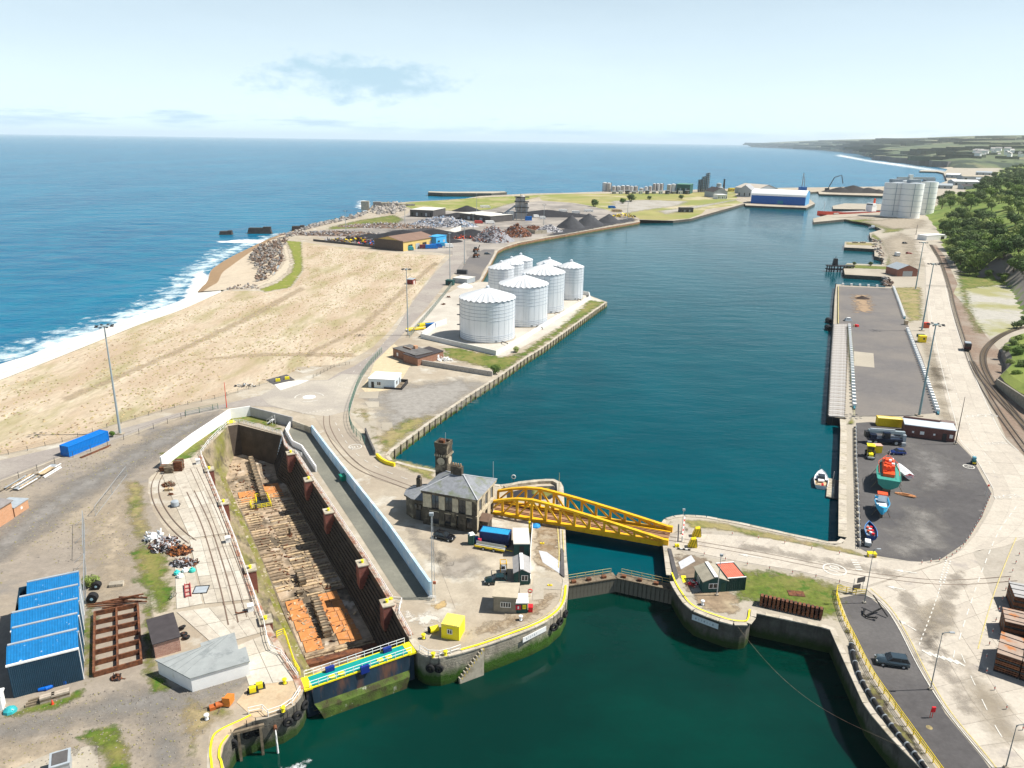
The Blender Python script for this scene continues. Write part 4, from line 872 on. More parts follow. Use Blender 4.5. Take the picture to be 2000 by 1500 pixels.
for k,(s,t,hh)in enumerate(((46.5,7.6,1.9),(62,3.4,1.4),(22.5,9.5,.9))):
 p=dockpt(s,t); o=thing('shore_post',['leaning timber shore post in the middle of the dock floor','small timber shore post near the yellow railed pit','low timber block beside the orange mats'][k],'post',p)
 MB().bar((0,0,0),(.1,.1,hh),.45).build('timber',m_timber,o); MB().box((0,0,.15),(1.0,.9,.3)).build('foot',m_rust,o); MB().bar((.5,0,.2),(.1,0,hh*.7),.15).build('brace',m_rust,o)
p0=dockpt(62.5,2.6); corners=[dockpt(62.5,2.6),dockpt(62.5,7.0),dockpt(68.5,7.2),dockpt(68.5,4.4),dockpt(65.5,4.4),dockpt(65.5,2.6),dockpt(62.5,2.6)]
posts_and_rails('pit_railing','yellow railing round the square sump in the dock floor','railing',corners,1.1,1.1,3,m_brightyel,.06)
pit=MB().sheet([corners[0]+side*.4+axis*.3,corners[1]-side*.3+axis*.3,corners[2]-side*.3-axis*.3,corners[3]-axis*.3+side*.1],DZ+.26).build('sump_water',m_glass,dd)
def brick_pier(label,px,py,sgn,dz=4.2):
 p=G(px,py); o=thing('brick_pier',label,'brick pier',p,ang(O,axis),'red brick piers on the dry dock rim')
 MB().box((0,0,-dz/2+.2),(2.3,1.9,dz+.4)).build('pier_body',m_brickred,o); MB().box((0,0,.5),(2.5,2.1,.2)).build('cap',m_cope,o)
 MB().lathe([(.28,0),(.22,.3),(.34,.5),(.1,.62)],10,(0,0,.6)).build('bollard',m_brightyel,o); return o
for i,(px,py)in enumerate(((568,888),(603,940),(642,1002),(708,1104),(756,1182))):
 brick_pier(['red brick pier on the right rim nearest the dock head','second red brick pier from the head on the right rim','middle red brick pier on the right rim','fourth red brick pier from the head on the right rim','large red brick pier on the right rim nearest the gate'][i],px,py,-1)
for i,(px,py)in enumerate(((409,920),(437,985),(489,1115),(519,1215))):
 brick_pier(['red brick pier on the sunlit left rim nearest the dock head','second red brick pier from the head on the left rim','third red brick pier from the head on the left rim','red brick pier on the left rim nearest the gate'][i],px,py,1)
inw=lambda pts,d:offset_path(GG(pts),d)
posts_and_rails('dock_railing','white railing along the left rim of the dry dock','railing',GG([(582,1326),(548,1278),(526,1270),(516,1222),(492,1150),(457,1050),(427,975),(404,920),(392,888),(408,866)]),1.1,2.2,2,m_white,.05)
posts_and_rails('dock_railing','white railing round the head of the dry dock','railing',GG([(410,864),(443,830),(447,828)]),1.1,2.0,2,m_white,.05)
posts_and_rails('dock_railing','white railing along the back wall of the dry dock','railing',GG([(456,827),(470,826),(510,837),(551,849),(556,871),(573,886),(590,892)]),1.1,1.6,3,m_white,.05)
posts_and_rails('dock_railing','white railing along the right rim of the dry dock','railing',GG([(577,886),(604,926),(646,988),(714,1090),(752,1150),(770,1180),(790,1178),(776,1195),(804,1247)]),1.1,2.0,2,m_white,.05)
st=thing('dock_stair','bright yellow stair down the head wall of the dry dock','stair',G(450,826)); tp=Vector((0,0,.2)); bt=G(465,888,DZ)-st.location
dv=bt-tp; sx=Vector((dv.y,-dv.x,0)).normalized()*.75
for s in(-1,1):
 MB().bar(tp+sx*s,bt+sx*s,.14,.4).build('stringer',m_brightyel,st); MB().tube([tp+sx*s+Vector((0,0,1)),bt+sx*s+Vector((0,0,1))],.05,5).build('handrail',m_brightyel,st)
tm=MB().box((0,0,0),(1.5,.32,.06)).mesh('tread',m_brightyel); nst=30
for k in range(nst):obj('tread',tm,st,tp.lerp(bt,(k+.5)/nst),math.atan2(sx.y,sx.x))
MB().box((0,.6,.1),(1.9,1.8,.12),math.atan2(sx.y,sx.x)).build('platform',m_brightyel,st)
gA,gB=G(589,1338),G(806,1264)
gt=thing('caisson_gate','floating caisson gate with teal deck and yellow edges closing the dry dock','dock gate',gA,ang(gA,gB)); GL=(gB-gA).length
m_teal=mat('teal_deck',(.0,.27,.24),.12,1.2,.6); m_hullb=mat('gate_hull_navy',(.012,.03,.05),.5,.6,.7,col2=(.12,.06,.04),s2=.5,t2=.6,w2=.08,stretch=(1,1,.25))
m_hulla=mat('gate_hull_weed',(.085,.14,.022),.6,1.4,.9,col2=(.045,.042,.018),s2=.7,t2=.50,w2=.1,col3=(.34,.35,.28),s3=.8,t3=.68,w3=.06,bump=.1)
MB().b0(.0,GL,-1.2,1.2,-.15,.05).build('deck',m_teal,gt)
for y in(-1.28,1.28):MB().b0(0,GL,y-.075,y+.075,-.12,.1).build('deck_edge',m_brightyel,gt)
for x in(.6,GL-.6):MB().b0(x-.6,x+.6,-1.4,1.4,-.2,.12).build('deck_end',m_brightyel,gt)
mb=MB(); prof=[(-1.25,-.2),(-1.3,-1.2),(-1.5,-2.6)]; n=12
mb.strip([Vector((1.2+(GL-2.4)*i/n,-1.5,-2.7))for i in range(n+1)],[Vector((1.0+(GL-2)*i/n,-1.25,-.15))for i in range(n+1)]); mb.build('hull_side',m_hullb,gt)
mb=MB(); mb.strip([Vector((2.6+(GL-5.2)*i/n,-2.6,-6))for i in range(n+1)],[Vector((1.6+(GL-3.2)*i/n,-2.3,-3.3))for i in range(n+1)]); mb.strip([Vector((1.6+(GL-3.2)*i/n,-2.3,-3.3))for i in range(n+1)],[Vector((1.2+(GL-2.4)*i/n,-1.5,-2.7))for i in range(n+1)]); mb.build('hull_bilge',m_hulla,gt)
MB().b0(.3,GL-.3,-1.1,1.1,-9,-.16).build('hull_core',m_hullb,gt)
for y in(-1.3,1.3):
 pm=MB().cyl((0,0,0),(0,0,1.1),.05,6).mesh('post',m_white)
 for k in range(13):obj('post',pm,gt,(.8+(GL-1.6)*k/12,y,.1))
 for z in(.65,1.15):MB().tube([(.8,y,z),(GL-.8,y,z)],.045,5).build('rail',m_white,gt)
for x in(GL*.26,GL*.52,GL*.78):MB().box((x,-1.45 if x==GL*.52 else .9,.2),(1.3,.5,1.2)).build('valve_box',flat('navy_blue_paint',(.01,.03,.22),.5),gt)
for x in(GL*.25,GL*.33,GL*.68,GL*.76):MB().lathe([(.5,0),(.5,.14),(.1,.2)],10,(x,-.5,.05)).build('hatch',m_brightyel,gt)
# walls round the dry dock
m_wwall=mat('whitewash',(.80,.80,.78),.05,.6,.85,col3=(.55,.52,.46),s3=.4,t3=.70,w3=.05)
wall_path('boundary_wall','tall sunlit white wall left of the dry dock',[(316,915),(377,868),(450,818),(490,812)],2.9,.4,m_wwall,panel=9)
wall_path('boundary_wall','grey rendered wall behind the dry dock head with white steps against it',[(490,812),(530,822),(572,833)],2.7,.4,mat('grey_render',(.36,.35,.34),.15,.5,.9))
wall_path('boundary_wall','short grey stone wall at the top of the slipway',[(573,833),(608,846)],1.8,.5,m_cope)
wall_path('boundary_wall','long white wall along the slipway, coloured pale blue for its shade',[(610,846),(640,888),(690,955),(760,1048),(841,1166)],2.5,.45,mat('whitewash_shade_blue',(.42,.60,.74),.12,.6,.85,col3=(.66,.72,.76),s3=.35,t3=.56,w3=.08),hs=[2.2,2.4,2.7,3.0,3.0])  # white wall with its blue sky shade painted into the colour
wall_path('boundary_wall','low zigzag white wall between dry dock and slipway',[(568,832),(559,848),(572,871),(590,880),(618,922)],1.5,.3,m_wwall)
ws=thing('white_steps','white painted steps and handrail against the grey wall at the dock head','steps',G(523,828),ang(G(523,828),G(545,833)))
for k in range(4):MB().box((k*.5,.4,.2+k*.4),(.5,1.0,.12)).build('tread',m_white,ws)
for y in(-.1,.9):MB().tube([(-.2,y,0),(-.2,y,1.1),(1.9,y,2.7),(1.9,y,.0)],.05,5).build('handrail',m_white,ws)
# stone dock office with tower
m_soot=mat('sooty_stone',(.075,.062,.045),.5,.9,.9,col2=(.30,.25,.17),s2=.5,t2=.62,w2=.08,bump=.05,bscale=4)
m_ash=mat('pale_ashlar',(.48,.41,.29),.25,1.2,.9,col2=(.20,.16,.11),s2=.7,t2=.62,w2=.08,bump=.03,bscale=5)
m_slate=mat('roof_slate',(.215,.225,.24),.22,1.6,.7,col2=(.15,.17,.11),s2=.35,t2=.60,w2=.08,bump=.03,bscale=6)
m_lead=flat('lead_ridge',(.42,.43,.44),.6)
HC,HL,HR=G(931,1043),G(827,1023),G(979,1003)
hs=thing('dock_office','two storey sooty stone dock office with hipped slate roof and square clock tower','building',HL,ang(HL,HC))
W,D,E_=(HC-HL).length,10.0,7.6
MB().b0(.01,W-.32,.32,D-.3,0,E_).build('core_wall',m_soot,hs)
def blk(x0,x1,y0,y1,z0,z1,m,nm):return MB().b0(x0,x1,y0,y1,z0,z1).build(nm,m,hs)
MB().b0(-.05,W+.05,-.02,.3,0,.5).build('plinth',m_soot,hs)
fx=[.0,.16,.30,.41,.55,.66,.80,.91,1.0]
for i in range(0,8,2):blk(fx[i]*W,fx[i+1]*W,.0,.31,3.9,7.0,m_ash,'pier')
for i in range(1,8,2):
 if i<7:w_=blk(fx[i]*W+.1,fx[i+1]*W-.1,.18,.31,3.95,6.9,m_glass,'window'); MB().b0((fx[i]+fx[i+1])/2*W-.04,(fx[i]+fx[i+1])/2*W+.04,.13,.17,3.95,6.9).build('mullion',m_dark,w_); MB().b0(fx[i]*W+.1,fx[i+1]*W-.1,.12,.17,5.4,5.48).build('transom',m_dark,w_)
blk(.91*W,W,-.01,.31,3.9,7.0,m_soot,'corner_pier')
blk(-.1,W+.1,-.12,.31,3.45,3.85,m_soot,'string_course'); blk(-.25,W+.25,-.3,.31,7.05,E_-.01,m_soot,'cornice')
for x0,x1 in((0,.12),(.30,.40),(.52,.62),(.66,.80),(.92,1)):blk(x0*W,x1*W,.02,.31,.5,3.44,m_soot,'pier')
for x0,x1,kd in((.13,.29,'door'),(.41,.51,'window'),(.63,.66,'window'),(.81,.91,'window')):
 blk(x0*W,x1*W,.2,.31,.3 if kd=='door' else 1.0,3.2,m_glass,kd); blk(x0*W-.15,x1*W+.15,.05,.31,3.2,3.43,m_ash,'lintel')
for a_,b_ in((0,.1),(.24,.42),(.56,.72),(.86,1.0)):blk(W-.31,W,a_*D+.31,b_*D+(.31 if b_<1 else-.3),.5,7.0,m_ash,'pier')
for a_,b_ in((.1,.24),(.42,.56),(.72,.86)):
 w_=blk(W-.31,W-.15,a_*D+.35,b_*D+.3,4.2,6.7,m_glass,'window'); MB().b0(W-.149,W-.1,(a_+b_)/2*D+.28,(a_+b_)/2*D+.36,4.2,6.7).build('mullion',m_white,w_)
 blk(W-.31,W-.02,a_*D+.31,b_*D+.31,3.0,4.1,m_ash,'spandrel'); blk(W-.31,W-.02,a_*D+.31,b_*D+.31,6.72,7.0,m_ash,'lintel'); blk(W-.31,W-.14,a_*D+.35,b_*D+.3,.9,2.9,m_glass,'window')
blk(W-.31,W+.12,-.1,D,3.5,3.86,m_ash,'string_course'); blk(W-.31,W+.28,-.28,D+.2,7.04,E_-.02,m_ash,'cornice')
rf=MB(); e=.35; rx0,rx1,ry=W*.40,W*.58,D/2; rz_=E_+2.3
c4=[(-e,-e,E_),(W+e,-e,E_),(W+e,D+e,E_),(-e,D+e,E_)]; r2=[(rx0,ry,rz_),(rx1,ry,rz_)]
for nm,q in(('front',[c4[0],c4[1],r2[1],r2[0]]),('right',[c4[1],c4[2],r2[1]]),('back',[c4[2],c4[3],r2[0],r2[1]]),('left',[c4[3],c4[0],r2[0]])):MB().add(q,[tuple(range(len(q)))]).build('roof_slope',m_slate,hs)
for c,r in((0,0),(1,1),(2,1),(3,0)):MB().bar(Vector(c4[c])+Vector((0,0,.06)),Vector(r2[r])+Vector((0,0,.06)),.22,.12).build('hip_ridge',m_lead,hs)
MB().bar(Vector(r2[0])+Vector((0,0,.06)),Vector(r2[1])+Vector((0,0,.06)),.24,.14).build('ridge',m_lead,hs)
ch=MB().box((W*.45,ry+.2,rz_+.5),(2.4,1.0,2.4)).build('chimney',m_soot,hs)
for k in range(4):MB().lathe([(.2,0),(.16,.6)],8,(W*.45-.8+k*.54,ry+.2,rz_+1.7)).build('chimney_pot',mat('clay_pot',(.40,.26,.15)),ch)
TW=2.7; tx,ty,TH=.0,D+.2,13.9
tw=MB().box((tx,ty,TH/2),(TW,TW,TH)).build('clock_tower',m_soot,hs)
for z,ww,hh in((TH*.62,.2,.3),(TH-1.9,.16,.3),(TH-.3,.2,.5)):MB().box((tx,ty,z),(TW+ww,TW+ww,hh)).build('tower_band',m_soot,tw)
for sx_,sy_ in((0,-1),(1,0)):
 f=MB().lathe([(.85,0),(.85,.08)],20); q=f.build('clock_face',m_ash,tw); q.location=(tx+sx_*(TW/2+.02),ty+sy_*(TW/2+.02),TH-3.6); q.rotation_euler=(R(90),0,0)if sy_ else(0,R(90),0)
 for k in range(6):MB().box((tx+sx_*(TW/2+.2)+(0 if sx_ else-1.3+k*.52),ty+sy_*(TW/2+.2)+(0 if sy_ else-1.3+k*.52),TH-2.25),(.22,.22,.4)).build('corbel',m_ash,tw)
for sx_ in(-1,1):
 MB().b0(tx+sx_*(TW/2)-.15,tx+sx_*(TW/2)+.1,ty-TW/2-.1,ty+TW/2+.1,TH,TH+.55).build('parapet',m_soot,tw); MB().b0(tx-TW/2-.1,tx+TW/2+.1,ty+sx_*(TW/2)-.15,ty+sx_*(TW/2)+.1,TH,TH+.5).build('parapet',m_soot,tw)
MB().box((tx-.3,ty+.2,TH+.4),(1.0,1.2,.7)).build('roof_hatch',m_rust,tw); MB().cyl((tx+.2,ty+.6,TH),(tx+.2,ty+.6,TH+2.2),.06,6).build('mast',m_galv,tw)
MB().tube([(W-.4,D,E_),(W-.4,D,E_+4)],.06,6).build('aerial',m_galv,hs)
wz=4.3; wing=MB().prism([(-.01,1.0),(-.01,8.6),(-3.4,8.4),(-5.4,7.0),(-5.9,4.8),(-5.2,2.6),(-3.0,1.2)],0,wz).build('wing',m_soot,hs)
MB().prism([(0,.7),(0,8.9),(-3.5,8.7),(-5.8,7.1),(-6.3,4.8),(-5.5,2.3),(-3.1,.9)],wz,wz+.3).build('wing_cornice',m_soot,wing)
MB().add([(-.1,.9,wz+.32),(-3.1,.9,wz+.32),(-5.6,2.4,wz+.32),(-6.2,4.8,wz+.32),(-5.6,7,wz+.32),(-3.4,8.6,wz+.32),(-.1,8.8,wz+.32),(-2.2,4.8,wz+1.5),(-.1,4.8,wz+1.5)],[(1,0,8,7),(2,1,7),(3,2,7),(4,3,7),(5,4,7),(6,5,7,8)]).build('wing_roof',m_slate,wing)
MB().box((-3.6,5.6,wz+1.6),(.9,.9,2.8)).build('wing_chimney',m_soot,wing); MB().lathe([(.3,0),(.42,.3),(.3,.5)],8,(-3.6,5.6,wz+3)).build('chimney_cap',m_dark,wing)
MB().box((-1.6,1.05,1.2),(1.0,.12,2.2)).build('door',m_dark,wing)
for x in(-2.1,-1.1):MB().box((x,.95,3.2),(.5,.3,.9)).build('window',m_glass,wing)
po=MB().b0(W+.02,W+1.7,1.6,4.0,0,2.3).build('porch',m_soot,hs)
MB().add([(W,1.3,2.3),(W+2,1.3,2.3),(W+2,2.8,3.5),(W,2.8,3.5),(W,4.3,2.3),(W+2,4.3,2.3)],[(0,1,2,3),(3,2,5,4),(1,5,2)]).build('porch_roof',mat('brown_tile',(.20,.13,.09)),po)
# swing bridge
bN0,bN1=G(1038,1017),G(1299,1063.5)
bd=(bN1-bN0).normalized(); bn=Vector((-bd.y,bd.x,0)); BW=5.7
br=thing('swing_bridge','yellow steel swing bridge with two arched lattice trusses over the lock','bridge',bN0,ang(bN0,bN1)); BL=(bN1-bN0).length; TAIL=9.5
SP=BL/9
nodes=[(-TAIL,2.6),(-TAIL+3.1,3.6),(-3.2,4.4),(0,4.7)]+[(SP*k,4.7-3.8*(k/9)**1.25)for k in range(1,10)]
m_bdeck=mat('bridge_deck',(.33,.19,.10),.2,1.0,.9,col2=(.24,.14,.08),s2=.5)
for side_,y in(('near',0),('far',BW)):
 mb=MB()
 tr=bpy.data.objects.new('truss',None); COL.objects.link(tr); tr.parent=br; tr.location=(0,y,0); tr.empty_display_size=.1
 for(x0,h0),(x1,h1_)in zip(nodes,nodes[1:]):mb.bar((x0-.02,0,h0),(x1+.02,0,h1_),.75,.46)
 mb.build('top_chord',m_bridge,tr)
 MB().bar((-TAIL,0,.15),(BL,0,.15),.55,.9).build('bottom_chord',m_bridge,tr); MB().bar((-TAIL,0,-.35),(BL-1,0,-.35),.7,.12).build('bottom_flange',m_bridge,tr)
 for i,(x,h)in enumerate(nodes):MB().bar((x,0,.4),(x,0,h-.1),.46,.42).build('vertical',m_bridge,tr)
 for i,((x0,h0),(x1,h1_))in enumerate(zip(nodes,nodes[1:])):
  if x0>=0:MB().bar((x0+.15,0,h0-.3),(x1-.1,0,.5),.26,.34).build('diagonal',m_bridge,tr)
  else:MB().bar((x0+.1,0,.5),(x1-.15,0,h1_-.3),.26,.34).build('diagonal',m_bridge,tr)
 MB().box((BL+.1,0,.55),(1.0,.8,1.3)).build('end_post',m_bridge,tr)
MB().b0(-TAIL,BL+.3,.35,BW-.35,.0,.25).build('deck',m_bdeck,br)
for y in(1.6,2.2,3.6,4.2):MB().b0(-TAIL,BL+.3,y-.07,y+.07,.25,.36).build('deck_rail',m_rust,br)
for y in(.75,BW-.75):MB().b0(-TAIL,BL+.3,y-.25,y+.25,.25,.40).build('footway_kerb',m_bridge,br)
for k in range(12):MB().bar((-TAIL+2+k*(BL+TAIL-3)/11,.3,-.25),(-TAIL+2+k*(BL+TAIL-3)/11,BW-.3,-.25),.3,.4).build('cross_girder',m_bridge,br)
MB().lathe([(2.6,-1.8),(2.6,-.5),(2.0,-.4)],20,(1.2,BW/2,0)).build('pivot_drum',m_bridge,br); MB().box((1.4,-.35,-.4),(2.2,.5,1.7)).build('pivot_bracket',m_bridge,br)
wall_path('bridge_pit_wall','curved weathered parapet behind the swing bridge tail',[(985,955),(1010,949),(1050,944),(1080,943),(1091,949),(1094,985)],.7,.9,m_cope)
sheet('bridge_pit',[(990,962),(1050,950),(1082,949),(1087,965),(1075,975),(990,978)],.04,m_dark,rag=0)
patch('grass',[(1040,955),(1075,951),(1083,965),(1070,972),(1040,966)],m_grass,.08,.4,.8,'bright weeds in the pit behind the swing bridge','grass')
# lock gates (two mitred leaves)
m_gate=mat('lock_gate_timber',(.21,.19,.15),.35,1.2,.95,col2=(.07,.06,.04),s2=.6,stretch=(1,1,.3))
def gate_leaf(label,a,b):
 o=thing('lock_gate',label,'lock gate',a,ang(a,b)); L=(b-a).length; n=13
 pm=MB().b0(-.36,.36,-.28,.0,-5.4,-2.25).mesh('fender_pile',m_gate)
 MB().b0(0,L,.0,1.0,-6,-2.2).build('gate_body',m_stone_dk,o); MB().b0(-.2,L,-.35,1.7,-2.19,-2.0).build('walkway',m_timber,o)
 for k in range(n):obj('fender_pile',pm,o,((k+.5)*L/n,0,0))
 for y in(1.4,):
  q=MB().cyl((0,0,0),(0,0,1.1),.05,5).mesh('post',m_wornyel)
  for k in range(6):obj('post',q,o,(.5+k*(L-1)/5,y,-2.0))
  for z in(-1.45,-.9):MB().tube([(.5,y,z),(L-.5,y,z)],.045,5).build('rail',m_wornyel,o)
 for k in range(3):MB().box((1.2+k*3,.4,-1.8),(.8,.6,.5)).build('winch',m_rust,o)
 return o
gz=Vector((0,0,2.0)); gm=G(1204,1127,-2.0)+gz
gate_leaf('left leaf of the lock gate with a row of timber piles',G(1110,1142,-2.0)+gz,gm)
gate_leaf('right leaf of the lock gate in shadow below the bridge end',gm+Vector((.1,0,0)),G(1316,1151,-2.0)+gz)
# west side: foreground yard
m_blue=mat('blue_roof_sheet',(.008,.155,.38),.16,1.5,.5,col3=(.55,.65,.70),s3=1.6,t3=.70,w3=.02)
m_bluew=mat('dark_blue_cladding',(.02,.06,.10),.15,1.0,.6); m_greysheet=mat('grey_sheet',(.34,.38,.41),.15,1.0,.7)
bA,bB=G(27,1364),G(163,1328); SL=(bB-bA).length
sh=thing('blue_shed','dark clad shed with five stepped bright blue ribbed roofs','shed',bA,ang(bA,bB)); BD=4.35; HH=5.6
for k in range(5):
 y0=k*BD; q0=.0 if k<1 else(.25,-.1,.6,1.4)[k-1]
 wl_=MB(); corr(wl_,(SL,y0,0),(0,BD,0),(0,0,HH-.3),14,.05,(1,0,0)); wl_.build('side_wall',m_greysheet if k>2 else m_bluew,sh)
 r=MB(); corr(r,(q0-.1,y0+.15,HH-.25),(SL+.2-q0,0,0),(0,BD*.74,1.15),24,.05,(0,0,1)); r.build('roof_panel',m_blue,sh)
 r2_=MB(); corr(r2_,(q0,y0+BD*.78,HH+.9),(SL-q0,0,0),(0,BD*.24,-.95),24,.05,(0,0,1)); r2_.build('back_roof_panel',m_greysheet,sh)
 MB().b0(q0-.15,SL+.15,y0-.12,y0+.16,HH-.42,HH-.18).build('gutter',m_white if k in(0,2)else m_greysheet,sh); MB().b0(q0,SL+.05,y0+BD*.72,y0+BD*.80,HH+.85,HH+1.0).build('ridge_flashing',m_greysheet,sh)
 MB().add([(SL-.01,y0,HH-.3),(SL-.01,y0+BD,HH-.3),(SL-.01,y0+BD*.76,HH+.88)],[(0,1,2)]).build('gable_end',m_greysheet,sh); MB().cyl((SL+.08,y0+.1,.1),(SL+.08,y0+.1,HH-.3),.07,6).build('downpipe',m_white,sh)
fw=MB(); corr(fw,(0,.0,0),(SL,0,0),(0,0,HH-.35),38,.06,(0,-1,0)); fw.build('front_wall',m_bluew,sh)
lw=MB(); corr(lw,(0,0,0),(0,BD*5,0),(0,0,HH-.4),50,.06,(-1,0,0)); lw.build('left_wall',m_bluew,sh); MB().b0(0,SL,BD*5-.1,BD*5,0,HH-.3).build('back_wall',m_bluew,sh)
f4=[G(184,1323),G(277,1297),G(270,1186),G(186,1203)]; fo=thing('steel_grid','large rusty steel grid frame lying on the ground','steel frame',f4[0]); F=[p-f4[0]+Vector((0,0,.45))for p in f4]
for i in(0,1):MB().bar(F[i*1],F[3-i],.28,.9).build('side_beam',m_rust,fo)
MB().bar(F[0].lerp(F[1],.5),F[3].lerp(F[2],.5),.24,.9).build('centre_beam',m_rust,fo)
for k in range(7):MB().bar(F[0].lerp(F[3],k/6),F[1].lerp(F[2],k/6),.22,.8).build('cross_beam',m_rust,fo)
pl=thing('beam_pile','loose pile of rusty beams behind the steel grid frame','beam pile',G(228,1178)); rnd=random.Random(3)
for k in range(14):MB().box((rnd.uniform(-3,3),rnd.uniform(-1.4,1.4),.15+.12*(k%4)),(rnd.uniform(2.5,6),.18,.2),rnd.uniform(-.1,.45)).build('beam',m_rust,pl)
eg=scrap('engine_scrap','rusty engine block scrap in front of the steel frame',G(229,1326),.8,.6,.8,40,[m_rust,m_dark],5,(.2,.6),'scrap')
def big_tyre(label,px,py,rz,Rr=.85,hub=None,tilt=0):
 o=thing('loader_tyres',label,'wheel',G(px,py),rz); t=MB(); t.tube([(0,-.5,Rr),(0,.5,Rr)],Rr,20); t.build('tyre',m_black,o); MB().tube([(0,-.52,Rr),(0,.52,Rr)],Rr*.55,14).build('rim',m_black,o); MB().tube([(0,-.56,Rr),(0,.56,Rr)],Rr*.3,10).build('hub',hub or flat('pale_blue_hub',(.35,.55,.65)),o); return o
big_tyre('big black machine wheel with pale blue hub beside the blue shed, nearer one',182,1176,.2); big_tyre('big black machine wheel beside the blue shed, farther one by the bush',190,1150,.2,.7)
def pallets(label,px,py,n,rz,w_=1.2,sl=5,m=None,name='pallet_stack'):
 o=thing(name,label,'pallets',G(px,py),rz); m=m or m_plank[0]
 for k in range(n):
  for j in range(sl):MB().box((0,-.5+j/(sl-1),.12+k*.16),(w_,.12,.03)).build('slat',m,o)
  for x in(-.5,0,.5):MB().box((x*w_,0,.05+k*.16),(.1,1.0,.1)).build('bearer',m,o)
 return o
pallets('pale wooden pallet crate standing on the track near the blue shed',228,1144,4,.25,2.2,6,mat('grey_pallet',(.45,.40,.32)))
ts=thing('timber_stack','stack of grey squared timbers in front of the blue shed','timber stack',G(120,1358),ang(bA,bB))
for k in range(4):
 for j in range(3):MB().box((.0 if k>1 else-1.6,-.7+k%2*.45,.2+j*.32),(2.2 if k>1 else 1.8,.4,.28),.04*(j-1)).build('timber',m_timber if j%2 else mat('pale_timber',(.42,.36,.29),.2,2),ts)
tl=thing('timber_stack','weathered logs lying along the ground at the shed corner','timber stack',G(75,1370),ang(bA,bB))
for k in range(5):MB().box((-.3+k*.1,-.6+k*.3,.15+(k%2)*.2),(2.4,.26,.26),.05*k).build('timber',m_timber,tl)
for k,(px,py)in enumerate(((83,1349),(96,1346),(107,1339),(128,1334))):
 o=thing('barrel',['leftmost blue plastic barrel in front of the shed','second blue plastic barrel from the left','blue plastic barrel lying across behind the timbers','rightmost blue plastic barrel in front of the shed'][k],'barrel',G(px,py),.3+.5*k,'blue barrels by the shed')
 drum(o,'barrel_body',flat('barrel_blue',(.0,.12,.55),.4),(-.45,0,.32),(.45,0,.32),.3); MB().tube([(.45,.12,.42),(.49,.12,.42)],.05,8).build('bung',m_black,o)
def cone(label,p):
 o=thing('traffic_cone',label,'traffic cone',p); MB().lathe([(.22,.04),(.05,.75)],12).build('cone_body',flat('cone_red',(.75,.06,.02),.5),o); MB().b0(-.26,.26,-.26,.26,0,.05).build('base',m_black,o); MB().lathe([(.155,.3),(.11,.5)],12).build('white_band',m_white,o)
cone('small orange traffic cone beside the timber stack',G(103,1376))
sc=thing('tarpaulin_bundle','turquoise tarpaulin bundle at the left edge by the shed','tarpaulin',G(20,1390)); MB().lathe([(.9,0),(.8,.4),(.4,.7),(.05,.8)],9).build('tarpaulin',flat('turquoise_tarp',(.03,.35,.38)),sc); MB().tube([(-.8,.2,.5),(.7,-.3,.6)],.05,5).build('rope',m_white,sc)
vn=hut('white_panel_store','white panel leaning store at the left edge beside the shed',G(-14,1392),G(6,1388),1.6,2.2,'flat',m_white,m_white,openings=(('f',.5,.2,.5,1.4,'d'),))
fc=thing('frame_cabin','grey mesh cabin frame on the concrete pad at the bottom left','cabin',G(122,1506),ang(G(105,1510),G(145,1498)))
for x in(-1,1):
 for y in(-1.2,1.2):MB().cyl((x,y,0),(x,y,2.0),.06,6).build('frame_post',m_galv,fc)
MB().box((0,0,2.0),(2.3,2.7,.1)).build('roof',m_greysheet,fc); MB().box((0,0,2.08),(1.7,2.1,.06)).build('roof_mesh',m_asph,fc); MB().box((0,-1.2,1),(1.9,.05,1.7)).build('mesh_side',m_galv,fc); MB().box((1,0,1),(.05,2.3,1.7)).build('mesh_side',m_galv,fc)
m_felt=mat('black_roof_felt',(.055,.048,.05),.2,1,.9); m_brick=brick_mat('brown_brick',(.30,.13,.075),(.24,.10,.06),(.34,.28,.22),dirt=.3)
m_pink=brick_mat('mixed_brick',(.45,.25,.18),(.30,.13,.09),(.5,.45,.4),dirt=.2)
hut('brick_hut','small brick hut with sloping black felt roof beside the white store',G(304,1286),G(354,1271),6.0,2.5,'mono',m_pink,m_felt,.5,.2,'hut',(('r',.35,0,.9,1.9,'d'),('r',.8,1,.6,.8,'w')))
wsA=[G(306,1312),G(372,1338),G(487,1312),G(484,1280),G(470,1262),G(450,1258),G(392,1278),G(310,1300)]
wso=thing('white_store','low white store with big grey sheet roof of odd angled plan','shed',wsA[0]); rel=[p-wsA[0]for p in wsA]
rr=[G(a_,b_,2.5)-wsA[0]for a_,b_ in((303,1289),(371,1325),(488,1291),(480,1263),(466,1268),(458,1235),(391,1256),(393,1264))]
rc_=sum(rr,Vector())/8; MB().prism([((p.x-rc_.x)*.97+rc_.x,(p.y-rc_.y)*.97+rc_.y)for p in rr],0,2.315).build('walls',m_wwall,wso); MB().prism([(p.x,p.y)for p in rr],2.32,2.5,True).build('roof',mat('grey_roof_sheet',(.30,.32,.315),.12,.6,.8,col3=(.22,.24,.24),s3=.5,t3=.6,w3=.06),wso)
for k in range(1,5):
 a_,b_=rr[0].lerp(rr[1],k/5),rr[7].lerp(rr[5],k/5); MB().bar((a_.x,a_.y,2.53),(b_.x,b_.y,2.53),.06,.05).build('roof_seam',mat('seam_grey',(.25,.27,.27)),wso)
MB().box(rel[1].lerp(rel[2],.9)+Vector((0,-.05,.7)),(.12,.12,1.4)).build('downpipe',m_rust,wso)
